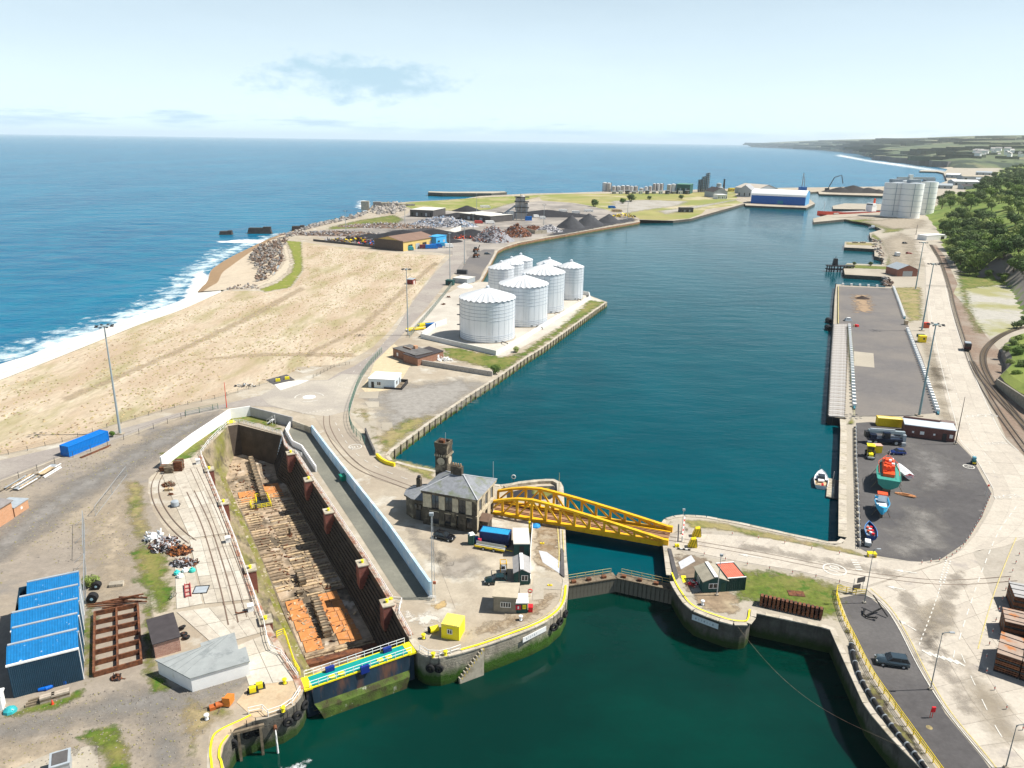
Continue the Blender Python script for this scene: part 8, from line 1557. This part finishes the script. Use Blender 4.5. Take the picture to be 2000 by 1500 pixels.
def trees(label,poly,n,s0,s1,seed,name='woodland_tree',group=None,sep=2.5,cat='tree',shade=None):
 rnd=random.Random(seed); pts=[]; xs=[p[0]for p in poly]; ys=[p[1]for p in poly]; tries=0
 while len(pts)<n and tries<n*30:
  tries+=1; x,y=rnd.uniform(min(xs),max(xs)),rnd.uniform(min(ys),max(ys))
  if not inside(x,y,poly):continue
  p=ray_hill(x,y)
  if p is None or any((p-q).length<sep for q in pts):continue
  pts.append(p); s=rnd.uniform(s0,s1); o=thing(name,label,cat,p,rnd.uniform(0,6.28),group); o.scale=(s,s,s*rnd.uniform(.8,1.15)); obj('crown',CR[(shade or range(7))[rnd.randrange(len(shade or range(7)))]],o); obj('trunk',TRK,o)
trees('dense leafy tree in the wood above the railway',[(1838,446),(1860,428),(1900,420),(1935,428),(1950,460),(1992,500),(2004,545),(1962,546),(1908,540),(1868,525),(1845,486)],125,.75,1.25,1,'woodland_tree','trees in the wood above the railway',4.5)
trees('leafy tree on the open slope above the wood',[(1822,400),(1862,384),(1930,378),(2004,372),(2004,425),(1950,415),(1900,410),(1850,418)],55,.8,1.5,2,'hillside_tree','trees on the open slope',16)
trees('tree of the dark belt at the top right of the hill',[(1900,378),(1930,352),(1960,335),(2004,312),(2004,368)],90,1.0,1.7,3,'hilltop_tree','trees on the hill top',12,'tree',(0,3,6))
trees('tree beyond the right wood, on the grass clearing',[(1955,440),(2004,430),(2004,480),(1975,470)],8,.9,1.4,4,'hillside_tree','trees round the clearing',14)
trees('low shrub at the foot of the wood',[(1868,530),(1965,548),(1960,552),(1880,538)],22,.35,.6,5,'shrub','shrubs at the foot of the wood',3,'shrub',(1,2,4,5))
def bush(label,px,py,s,z=0,k=4):o=thing('bush',label,'bush',G(px,py,z)-Vector((0,0,1.6*s)),px*.1); o.scale=(s,s,s); obj('crown',CR[k],o); obj('trunk',TRK,o)
bush('green bush between the blue shed and the machine wheels',178,1146,.28,0,5); bush('round bush at the quay end of the concrete panel wall',969,730,.42,0,1); bush('bright bush on the quay grass below the tanks',1008,688,.28,0,5); bush('weed bush at the foot of the tall mast by the blue container',221,853,.2,0,4)
rnd=random.Random(9)
for k,(px,py)in enumerate(((1978,690),(1990,680),(1965,700),(1985,710),(1972,725),(1998,700),(1995,735),(1985,748))):bush('shrub on the grass bank beside the tracks',px,py-12,rnd.uniform(.3,.55),2.8,(1,2,5)[k%3])
for o in bpy.data.objects:
 if o.get('label')=='shrub on the grass bank beside the tracks':o['group']='shrubs on the grass bank'
for k,(px,py)in enumerate(((1992,640),(2000,632),(1985,642))):bush('dark bush beside the cutting by the gravel yard',px,py,.45,0,0)
for o in bpy.data.objects:
 if o.get('label')=='dark bush beside the cutting by the gravel yard':o['group']='bushes by the gravel yard'
for lb,px,py,s in(('small bush on the far flat grassland, left',1215,398,.9),('small bush on the far flat grassland, middle',1268,390,.7),('small bush on the far flat grassland, right',1330,389,.8),('dark bush mound behind the coal cones',1160,404,1.2),('bush strip on the pale gravel of the far flat',1232,394,1.3),('bush on the near small jetty',1700,519,.35),('second bush on the near small jetty',1668,518,.3)):bush(lb,px,py,s,0,3)
def at_row(px,py,D):
 d=CM@Vector(((px-1000)/FPX,(750-py)/FPX,-1.0)); t=D/math.hypot(d.x,d.y); return Vector((d.x*t,d.y*t,CAMH+d.z*t))
SH=[(1505,288.3),(1560,290.5),(1648,297),(1705,308),(1770,315),(1853,328),(1960,330),(2300,330),(2900,325)]
CRT=[(1470,280,26000),(1550,276,24000),(1650,272.5,22000),(1720,271,20000),(1800,269,18000),(1880,266,16000),(1980,264,15000),(2300,262,15000),(2900,262,15000)]
S0=smooth_path([G(a,b,-3)for a,b in SH],5); S3=smooth_path([at_row(*c)for c in CRT],5); N_=len(S0); vs,fs=[],[]; K_=14
for j in range(K_+1):
 t=j/K_
 for i in range(N_):
  p=S0[i].lerp(S3[i],t**2.0); p.z=-2+(S3[i].z+2)*t**1.6+(22*mnoise.noise(Vector((p.x*.0011,p.y*.0011,1)))*math.sin(math.pi*min(1,t*1.2))if 0<t<1 else 0)+(14*min(1,t*6)if t<.9 else 0); vs.append(p)
for j in range(K_):
 for i in range(N_-1):fs.append((j*N_+i,j*N_+i+1,(j+1)*N_+i+1,(j+1)*N_+i))
m_farland=mat('far_fields',(.10,.13,.06),.25,.004,.95,col2=(.20,.19,.10),s2=.0016,t2=.54,w2=.05,col3=(.03,.05,.03),s3=.004,t3=.55,w3=.03,world=True)
struct('far_land',MB().add(vs,fs),m_farland,None,True)
fw_=MB(); rnd=random.Random(5); far_v=[v for v in vs[N_*2:N_*11]]
for k in range(170):
 v=rnd.choice(far_v); D_=math.hypot(v.x,v.y); r=D_*rnd.uniform(.004,.016); n=9; o_=[(v.x+rnd.uniform(-2,2)*r+r*rnd.uniform(.6,1.2)*math.cos(6.283*j/n),v.y+r*1.6*rnd.uniform(.6,1.2)*math.sin(6.283*j/n),v.z-6)for j in range(n)]
 fw_.add(o_+[(x,y,v.z+9+D_*.0006)for x,y,_ in o_],[(j,(j+1)%n,n+(j+1)%n,n+j)for j in range(n)]+[tuple(range(n,2*n))])
tag(fw_.build('far_woods',mat('far_wood_green',(.055,.08,.05),.3,.01,.95,world=True)),'dark distant woods and hedges on the far coast','woods',kind='stuff')
m_cliff=mat('cliff_rock',(.12,.11,.10),.3,.02,.95,world=True)
for nm,pts,h in(('near',[(1702,309),(1740,313),(1772,317),(1815,322),(1850,326),(1870,315),(1810,302),(1735,301)],20),('far',[(1648,297.3),(1690,299.5),(1740,300),(1800,299),(1790,292),(1660,291.5)],28),('third',[(1560,290.6),(1610,293),(1660,292),(1700,289),(1600,287.5)],22)):
 P=fract(GG(pts,0),3,.10,4); q=MB().prism([(p.x,p.y)for p in P],-6,h); ob=q.build('headland',[m_cliff,m_farland]); ob['kind']='structure'
 for f in ob.data.polygons:f.material_index=1 if f.normal.z>.7 else 0
struct('far_beach',MB().strip(GG([(1660,289.5),(1740,289.5),(1800,288.5)],30),GG([(1690,286.2),(1740,286),(1795,286)],36)),m_sand)
patch('surf_foam',[(1640,300),(1700,311),(1770,319),(1850,331),(1840,335),(1780,326),(1700,315),(1630,303)],m_foam,SEA_Z+.1,30,60,'pale surf below the far headlands','surf')
struct('far_beach',MB().strip(GG([(1765,317),(1800,322),(1856,331)],-4.8),GG([(1775,316),(1820,321),(1862,327)],0.5)),m_sand)
def wharf(nm,lab,pts,h=3.5,m=None):P=GG(pts,SEA_Z); o=thing(nm,lab,'breakwater',P[0]); MB().prism([(p.x-P[0].x,p.y-P[0].y)for p in P],-2,h).build('breakwater_body',m or m_stone_dk,o); MB().prism([((p.x-P[0].x)*.995,(p.y-P[0].y)*.995)for p in P],h,h+.3).build('top',m_cope,o)
wharf('breakwater','long low breakwater beyond the green meadow',[(836,382.5),(865,384),(960,384.5),(990,382),(985,380.5),(880,381.5),(838,380.5)],5); wharf('breakwater','dark pier of the far small harbour',[(1795,337),(1830,338),(1862,345),(1862,342),(1832,335.5),(1798,335)],4); wharf('breakwater','upper pier of the far small harbour',[(1855,323),(1885,334),(1890,333),(1860,321.5)],5)
for k,(px,py,r,h)in enumerate(((1640,378,22,8),(1665,378,28,11),(1695,379,24,8),(1715,380,16,6))):cone_heap('coal_heap',['leftmost dark coal heap on the far pier','tallest dark coal heap on the far pier','low dark coal heap on the far pier','rightmost small coal heap on the far pier'][k],G(px,py-3),r,h,mat('coal_dark',(.020,.018,.018),.3,.3,.8),'coal heap',1.4,k)
def far_box(label,A,B,depth,h,wm,rm,roof='gable',rh=3,name='far_shed',cat='shed',n=5,ridge='x'):
 o=hut(name,label,A,B,depth,h,roof,wm,rm,rh,.4,cat,(),None,ridge); L=(B-A).length
 for k in range(n):MB().b0((k+.3)*L/n,(k+.7)*L/n,-.15,.0,h*.15,h*.6).build('door_panel' if k%2 else 'window',m_greysheet if k%2 else m_glass,o)
 return o
bs_=thing('blue_quay_shed','big bright blue shed with curved white roof on the far wharf','shed',G(1466,397),ang(G(1466,397),G(1572,402))); L_=(G(1572,402)-G(1466,397)).length; dpt=42; hw=11; m_bsh=flat('shed_bright_blue',(.005,.12,.45),.5)
corr(MB(),(0,0,0),(L_,0,0),(0,0,hw),40,.3,(0,-1,0)).build('front_wall',m_bsh,bs_); arc=[(dpt*(1-math.cos(math.pi*k/12))/2,hw+7*math.sin(math.pi*k/12))for k in range(13)]
MB().strip([Vector((-.5,y,z))for y,z in arc][::-1],[Vector((L_+.5,y,z))for y,z in arc][::-1]).build('curved_roof',m_white,bs_); MB().add([(L_,0,0)]+[(L_,y,z)for y,z in arc]+[(L_,dpt,0)],[tuple(range(15))]).build('end_wall',flat('shed_pale_blue',(.12,.35,.60),.5),bs_); MB().b0(L_*.5,L_*.6,-.5,-.31,1,5).build('door',flat('shed_sign_teal',(.01,.22,.35)),bs_); MB().b0(0,L_,-.45,.0,hw-.4,hw+.3).build('gutter',m_white,bs_)
far_box('tan roofed shed behind the blue quay shed',G(1480,381),G(1518,380),50,9,m_greysheet,mat('tan_roof',(.48,.43,.36)),'gable',6,ridge='y'); far_box('grey gabled shed left of the blue quay shed',G(1441,384),G(1466,385),50,10,m_greysheet,mat('grey_far_roof',(.32,.33,.34)),'gable',7,ridge='y'); far_box('low grey shed with dark roof in the far works',G(1393,386),G(1420,386),30,8,m_greysheet,m_felt,'gable',6,ridge='y'); far_box('small white block beside the dark roofed shed',G(1402,389),G(1420,389),15,6,m_wwall,m_white,'flat'); far_box('dark green shed behind the far tank farm',G(1320,378),G(1347,379),30,14,flat('shed_dk_green',(.02,.10,.09)),flat('shed_green_roof',(.10,.25,.18)),'flat'); far_box('yellow hut near the far works',G(1426,374),G(1438,374),8,5,m_yel,m_yel,'flat'); far_box('dark bunker on the far grass flat',G(1330,415),G(1354,415),9,5,m_asph,m_asph,'flat')
m_ftank=mat('far_tank_grey',(.40,.38,.36),.15,.2,.7); m_ftank2=mat('far_tank_pale',(.55,.56,.57),.1,.2,.7)
FTK=[(1181,374,4.5,357),(1189,374.5,4.5,358),(1199,375,4,364),(1208,375,4.5,364),(1217,375.5,4,363),(1226,375,4,363),(1234,375.5,3.5,364),(1242,375.5,3.5,364),(1253,376,4,368),(1262,374,3.2,365),(1270,374,3.4,364),(1278,372.5,3.2,359),(1285,372.5,3.2,359),(1292,373,3.2,359),(1307,378,4.5,361),(1315,378,4.5,360)]
for k,(px,by,rp,ty)in enumerate(FTK):
 p=G(px,by); D_=p.length; r=rp*D_/FPX*.98; h=up_to(p,ty); lab='tall grey tank of the pair at the left end of the far tank farm' if k<2 else 'tall grey tank of the pair at the right end of the far tank farm' if k>13 else 'grey upright tank in the crowded far tank farm'
 o=thing('far_tank',lab,'storage tank',p+Vector((0,r,0)),0,'left pair of far tanks' if k<2 else 'right pair of far tanks' if k>13 else 'tanks of the far tank farm'); MB().lathe([(r,0),(r,h)],18,capb=False).build('shell',m_ftank if k%3 else m_ftank2,o,True); MB().lathe([(r*1.02,h),(.3,h+r*.25)],18).build('roof',m_ftank2,o); MB().b0(r*.9,r*1.2,-.3,.3,0,h+1).build('ladder',m_dark,o)
for k,(px,by,wd,ty)in enumerate(((1366,375,6,350),(1373,375.5,6.5,344),(1380,375.5,6,337))):
 p=G(px,by); h=up_to(p,ty); o=thing('process_column',['shortest grey process column of the far refinery','middle grey process column of the far refinery','tallest grey process column of the far refinery'][k],'refinery column',p); s=wd*p.length/FPX/2
 for x in(-s*.5,s*.5):MB().cyl((x,0,0),(x,0,h*(.96 if x<0 else 1)),s*.42,10).build('column',m_greysheet,o)
 fr=MB()
 for j in range(9):fr.b0(-s,s,-s,s,(j+1)*h/9.5,(j+1)*h/9.5+.5)
 for x in(-s,s):
  for y in(-s,s):fr.bar((x,y,0),(x,y,h*.95),.5)
 fr.build('platforms',m_dark,o)
o=thing('far_chimney','thin dark chimney beside the far refinery','chimney',G(1413,373)); h=up_to(G(1413,373),350); MB().tube([(0,0,0),(0,0,h)],2.0,10,r2=1.2).build('stack',m_dark,o); MB().lathe([(1.6,h-1),(1.6,h)],10).build('rim',m_black,o)
o=thing('far_plant_unit','squat round plant unit beside the far chimney','plant',G(1403,376)); MB().lathe([(7,0),(7,8),(4,9),(4,14),(1,15)],16).build('vessel',m_greysheet,o); MB().box((0,0,3),(18,8,6)).build('base_building',m_ftank,o)
for k in range(12):px=1195+k*13; far_box('low grey plant building at the foot of the far tank farm',G(px,378.5+(k%3)*.4),G(px+8,378.7+(k%3)*.4),8,3.5+(k%3),(m_ftank,m_wwall,m_asph)[k%3],m_greysheet,'flat',n=2,name='plant_building',cat='building')
for o in bpy.data.objects:
 if o.get('label')=='low grey plant building at the foot of the far tank farm':o['group']='low buildings of the far tank farm'
for k,(px,py,w_,h,rm)in enumerate(((1846,347,26,8,m_wwall),(1880,352,58,9,m_cope),(1862,362,50,8,m_wwall),(1905,357,30,8,m_greysheet),(1830,368,30,6,m_greysheet),(1880,370,40,6,m_felt),(1905,342,30,8,m_greysheet))):far_box(['small pale shed at the far harbour mouth','long buff roofed shed of the far harbour','long white roofed shed in front of the far harbour','grey shed at the right of the far harbour','low grey shed behind the silos','low dark shed on the near side of the far harbour','upper grey shed of the far harbour'][k],G(px,py),G(px+w_,py+1),30,h,m_greysheet,rm,'gable',3,'harbour_shed')
rnd=random.Random(12)
for k in range(26):
 p=at_row(rnd.uniform(1905,1995),rnd.uniform(292,304),rnd.uniform(3800,5200)); p.z=max(p.z-6,10); o=thing('far_house','tiny pale house of the distant village','house',p,rnd.uniform(0,3),'houses of the distant village'); MB().box((0,0,6),(24,14,12)).build('wall',m_wwall,o); MB().add([(-13,-8,12),(13,-8,12),(13,0,18),(-13,0,18),(-13,8,12),(13,8,12)],[(0,1,2,3),(3,2,5,4),(1,5,2),(0,3,4)]).build('roof',m_ftank,o)
for k,(px,by,ty,rp)in enumerate(((1768,414,354,16),(1812,420,356,15.5),(1748,424,358,17),(1783,427,359,17.5))):
 p=G(px,by); r=rp*p.length/FPX; p2=p+Vector((0,r,0)); h=up_to(p,ty); o=thing('grain_silo',['white silo at the back of the group, left','white silo at the right of the group','left front white concrete silo','middle front white concrete silo'][k],'silo',p2); MB().lathe([(r,0),(r,h)],32,capb=False).build('shell',mat('silo_white',(.86,.86,.85),.03,.3,.7),o,True); MB().lathe([(r,h),(r*.2,h+1.5)],32).build('roof',m_greysheet,o)
 for j in range(1,6):MB().lathe([(r+.02,j*h/6),(r+.15,j*h/6+.2),(r+.02,j*h/6+.4)],32,capb=False).build('ring',m_tankrib,o)
 MB().bar((-r*.3,-r-.2,2),(-r*.3,-r-.2,h),.5).build('pipe',m_tankrib,o); MB().b0(-r*.5,r*.5,-r*.4,r*.4,h+1,h+4).build('head_house',m_greysheet,o)
gl=G(1770,420); o=thing('silo_gantry','grey conveyor gantry across the tops of the silos','conveyor',gl); hz=up_to(gl,354); MB().bar((-14,6,hz+3),(32,14,hz+3),3,2.5).build('gantry',m_greysheet,o); MB().bar((2,8,hz),(2,8,hz+7),4,4).build('lift_tower',m_wwall,o)
shp=thing('coaster_ship','red hulled coaster moored below the silos','ship',G(1656,421,DOCK_Z),ang(G(1712,417,DOCK_Z),G(1594,424,DOCK_Z))); hb=MB(); L_=(G(1712,417,DOCK_Z)-G(1594,424,DOCK_Z)).length; rows=hull(hb,L_,10,4.4,16,sheer=.9,stern=.9,z0=-1); hb.build('hull',flat('ship_red',(.46,.05,.03),.5),shp); deck(rows,flat('ship_deck',(.40,.16,.10)),shp,.6)
MB().box((-L_*.38,0,6.5),(9,8,7)).build('superstructure',m_bw,shp); MB().box((-L_*.37,0,11.4),(6,8.5,2.8)).build('bridge_house',m_bw,shp); MB().box((-L_*.37+3.05,0,11.5),(.1,7.5,1.2)).build('bridge_windows',m_glass,shp); MB().box((.0,0,3.6),(L_*.55,7,1.4)).build('hatch_cover',flat('ship_hatch',(.45,.40,.38)),shp); MB().cyl((L_*.40,0,8),(L_*.40,0,17),.3,6).build('foremast',m_bw,shp); MB().cyl((-L_*.42,0,12),(-L_*.42,0,18),1.2,8).build('funnel',m_red,shp)
for k,(px,py,rz,L_)in enumerate(((1705,447,.2,9),(1700,414,0,12))):
 o=thing('work_boat',['small white work boat moored below the far point','white launch beside the red ship stern'][k],'boat',G(px,py,DOCK_Z),rz); hb=MB(); rows=hull(hb,L_,L_*.32,1.8); hb.build('hull',m_bw if k==0 else m_cargry,o); deck(rows,m_bw,o,.1); MB().box((-.5,0,2.6),(L_*.3,L_*.2,1.6)).build('wheelhouse',m_bw,o)
o=thing('crane_jib','thin dark crane jib on the far pier','crane',G(1615,372)); MB().tube([(0,0,0),(10,0,22),(22,0,26),(26,0,12)],.8,5).build('jib',m_dark,o); MB().box((0,0,2),(6,5,4)).build('crane_body',m_dark,o)
o=thing('crane_mast','thin harbour crane mast behind the blue quay shed','crane',G(1565,372)); MB().bar((0,0,0),(1,0,up_to(G(1565,372),338)),1.2).build('mast_post',m_greysheet,o); MB().bar((5,0,0),(3,0,up_to(G(1565,372),345)),.9).build('jib',m_greysheet,o); MB().box((2,0,3),(12,8,6)).build('crane_body',m_bsh,o)
# far west yards
wh=hut('brown_warehouse','brown roofed warehouse with yellow front at the edge of the dry field',G(788,491),G(850,480),26,6.5,'gable',mat('warehouse_yellow',(.62,.45,.16),.1,.3),mat('warehouse_brown_roof',(.21,.135,.10),.12,.15),3.0,.5,'warehouse')
L_=(G(850,480)-G(788,491)).length; MB().b0(-.2,-.02,.2,25.8,0,7.2).build('end_wall',mat('warehouse_dark_end',(.11,.085,.07)),wh)
for k in range(4):MB().b0(L_*(.15+k*.22),L_*(.27+k*.22),-.2,-.02,0,4).build('door',m_greysheet if k%2 else m_glass,wh)
far_box('long white roofed shed beyond the scrap heaps, left',G(801,423),G(846,425),34,7,m_asph,m_hutw,'flat'); far_box('long white roofed shed beyond the coal shed, right',G(898,428),G(958,435),30,6,m_asph,m_hutw,'flat'); far_box('blue sided van shed beside the brown warehouse',G(852,482),G(872,478),8,7,flat('shed_sky_blue',(.05,.35,.65)),flat('shed_sky_blue',(.05,.35,.65)),'flat',n=2)
m_blk=mat('coal_black',(.022,.022,.026),.25,.3,.85,bump=.2,bscale=1.5); m_blk2=mat('coal_grey',(.05,.052,.058),.2,.3,.9)
for k,(px,by,pr,ty)in enumerate(((1117,447,29,420),(1152,441,29,416.5),(1192,436,25,417.5))):
 p=G(px,by); r=pr*p.length/FPX; cone_heap('coal_cone',['left black coal cone on the reddish quay','middle black coal cone on the reddish quay','right black coal cone on the reddish quay'][k],p+Vector((0,r*.9,0)),r,up_to(p+Vector((0,r*.9,0)),ty)*1.0,m_blk2,'coal heap',1.0,k+3,.03)
for lb,px,py,r,h,sx_ in(('long black coal heap behind the brown warehouse',790,470,20,8,2.3),('second long black coal heap by the blue shed',850,462,16,6,2.2),('low dark heap in the machine yard',725,466,12,4,1.8),('dark coal heap behind the scrap, middle',920,462,15,6,1.8),('dark gravel heap near the concrete plant',975,425,16,6,1.5),('dark heap behind the white shed',895,425,18,5,1.6),('dark flat heap right of the concrete plant',1068,421,22,6,2.4),('small grey heap on the meadow edge',912,412,14,6,1.2)):cone_heap('coal_heap',lb,G(px,py),r,h,m_blk,'heap',sx_,px%7)
S1=[flat('scrapf_pale',(.42,.41,.42),.7),flat('scrapf_grey',(.25,.25,.27),.7),flat('scrapf_rust',(.22,.10,.07),.8),flat('scrapf_blue',(.30,.42,.58),.7)]
scrap('scrap_mountain','pale blue white scrap mountain behind the coal heap',G(866,441),32,14,9,900,[S1[0],S1[0],S1[3],S1[1]],61,(.8,2.6)); scrap('scrap_mountain','large purple grey scrap mountain on the quay',G(962,470),16,16,12,800,[S1[2],S1[1],S1[0]],62,(.7,2.2),m_core=S1[1]); scrap('scrap_mountain','dark brown scrap mountain beside the purple grey one',G(1008,460),13,15,10,520,[m_rust,S1[2],S1[1]],63,(.7,2.0)); scrap('scrap_mountain','small pale scrap mountain near the coal cones',G(1072,452),12,8,6,320,[S1[0],S1[0],S1[1]],64,(.7,1.8)); scrap('scrap_mountain','low red brown scrap mountain behind a concrete bay',G(1042,450),13,7,4.5,260,[m_rust,S1[2]],65,(.7,1.8))
scrap('rubble_bank','long bank of pale rubble along the far shore yard',G(660,459),48,9,3.5,700,[m_rk[1],S1[1],m_rk[2]],66,(.8,2.4),'rubble'); scrap('rubble_bank','second bank of pale rubble towards the scrap mountain',G(755,444),45,9,4,600,[m_rk[1],S1[0],m_rk[2]],67,(.8,2.4),'rubble')
scrap('machine_scrap','row of yellow and dark machine wrecks at the field edge',G(690,472),26,5,3.5,150,[m_dark,m_yel,m_rust,S1[1]],68,(1.0,3.0),'scrap',core=False); scrap('machine_scrap','orange and blue machine clutter left of the warehouse',G(735,478),16,4,3.5,100,[m_dark,m_red,m_rust,m_bsh],69,(1.0,2.6),'scrap',core=False); scrap('machine_scrap','red machine clutter in front of the coal heap',G(905,466),10,4,3,70,[m_dark,m_red,m_rust],70,(.8,2.2),'scrap',core=False); scrap('machine_scrap','yellow crane parts beside the coal cones',G(1218,424),14,5,4,90,[m_yel,m_dark,m_timber],71,(1.0,3.0),'scrap',core=False)
wall_path('yard_wall','dark fence wall along the upper edge of the dry field',[(612,471),(700,480),(787,490)],1.6,.3,m_asph); wall_path('scrap_bay','concrete bay wall below the small pale scrap',[(1026,452),(1045,457),(1068,456)],3,.6,m_cope); wall_path('scrap_bay','pale wall bay beside the brown warehouse',[(850,462),(880,458),(900,450)],4,.6,m_prom)
cp=thing('batching_plant','tall grey batching plant tower with stacked silos and conveyor','plant tower',G(1018,430)); h=up_to(G(1018,430),380)
for x in(-5,0,5):
 for y in(-3,3):MB().bar((x,y,0),(x,y,h*.6),.7).build('leg',m_greysheet,cp)
for x,hh,tt in((-3.5,.30,.92),(1.0,.30,.98),(5.0,.25,.70)):MB().lathe([(1.0,h*hh),(2.6,h*(hh+.1)),(2.6,h*(tt-.06)),(.8,h*tt)],12,(x,0,0)).build('silo',m_ftank,cp)
for z in(.3,.5,.72,.9):MB().b0(-7,7.5,-4,4,h*z,h*z+.5).build('platform',m_dark,cp)
MB().bar((-24,4,1),(-4,2,h*.62),2.0,1.6).build('conveyor',m_greysheet,cp); MB().box((0,0,h*.2),(9,6,h*.3)).build('mixer_house',m_ftank,cp); MB().bar((-1,0,h*.95),(-1,0,h*1.04),.5).build('vent',m_galv,cp)
far_box('white cement cabin left of the batching plant',G(992,430),G(1004,430),8,8,m_wwall,m_greysheet,'flat',n=2); container('blue container right of the batching plant',G(1026,431),G(1039,431),3,4,m_cblue)
LV=(('white tanker lorry at the meadow edge',948,406,.2,m_white,12),('white lorry on the yard right of the batching plant',1100,414,.1,m_white,10),('white lorry beside the container row',1150,414,.1,m_white,10),('pale tipper by the coal cones',1125,417,.0,m_wwall,9),('cream lorry near the coal cones end',1205,414,.1,m_plank[0],12),('blue lorry on the far gravel',1195,407,0,m_cblue,9),('blue lorry in front of the warehouse, left',843,486,.2,m_cblue,9),('blue lorry in front of the warehouse, middle',853,484,.2,m_bsh,8),('sky blue lorry in front of the warehouse',865,481,.2,flat('lorry_sky',(.05,.40,.70)),9),('white van in front of the warehouse, right end',877,484,.3,m_white,6),('turquoise van at the warehouse corner',800,489,.1,flat('lorry_turq',(.05,.40,.45)),6),('maroon van between the blue lorries',828,486,.2,flat('lorry_maroon',(.15,.03,.05)),6),('white lorry below the white roofed sheds',957,437,.3,m_white,9),('red white lorry near the scrap road',935,437,.2,flat('lorry_red',(.5,.07,.06)),8),('white van on the yard, left of the coal cones',1060,428,.2,m_white,6),('second white van on the yard, left of the coal cones',1047,425,.4,m_white,6))
for lb,px,py,rz,m_,L_ in LV:van(lb,G(px,py),rz,m_,L_,2.5,3.0,'parked_lorry','lorry')
for lb,px,py in(('dark loader at the foot of the purple scrap',930,492),('second dark loader on the quay asphalt',930,503)):
 o=thing('wheel_loader',lb,'loader',G(px,py),.8); MB().box((0,0,1.6),(4,2,1.4)).build('chassis',m_rust,o); MB().box((-.6,0,2.8),(1.5,1.6,1.4)).build('cab',m_glass,o); MB().bar((1.5,0,1.6),(3.6,0,4.6 if 'foot' in lb else 1.2),.4).build('arm',m_dark,o); wheels(o,(-1.3,1.3),1.0,.8,.5)
car('grey car on the quay asphalt below the scrap',G(952,497),.2,m_cargry)
# sea air
hm=bpy.data.materials.new('haze_air'); hm.use_nodes=True; hm.node_tree.nodes.clear(); ho=hm.node_tree.nodes.new('ShaderNodeOutputMaterial'); pv=hm.node_tree.nodes.new('ShaderNodeVolumePrincipled'); pv.inputs['Color'].default_value=(.93,.98,1.0,1); pv.inputs['Density'].default_value=3.3e-5; pv.inputs['Anisotropy'].default_value=0
hm.node_tree.links.new(pv.outputs[0],ho.inputs['Volume']); tag(MB().b0(-61500,61500,-400,79500,-14,420).build('haze',hm),'thin pale sea haze over the whole port','haze',kind='stuff')
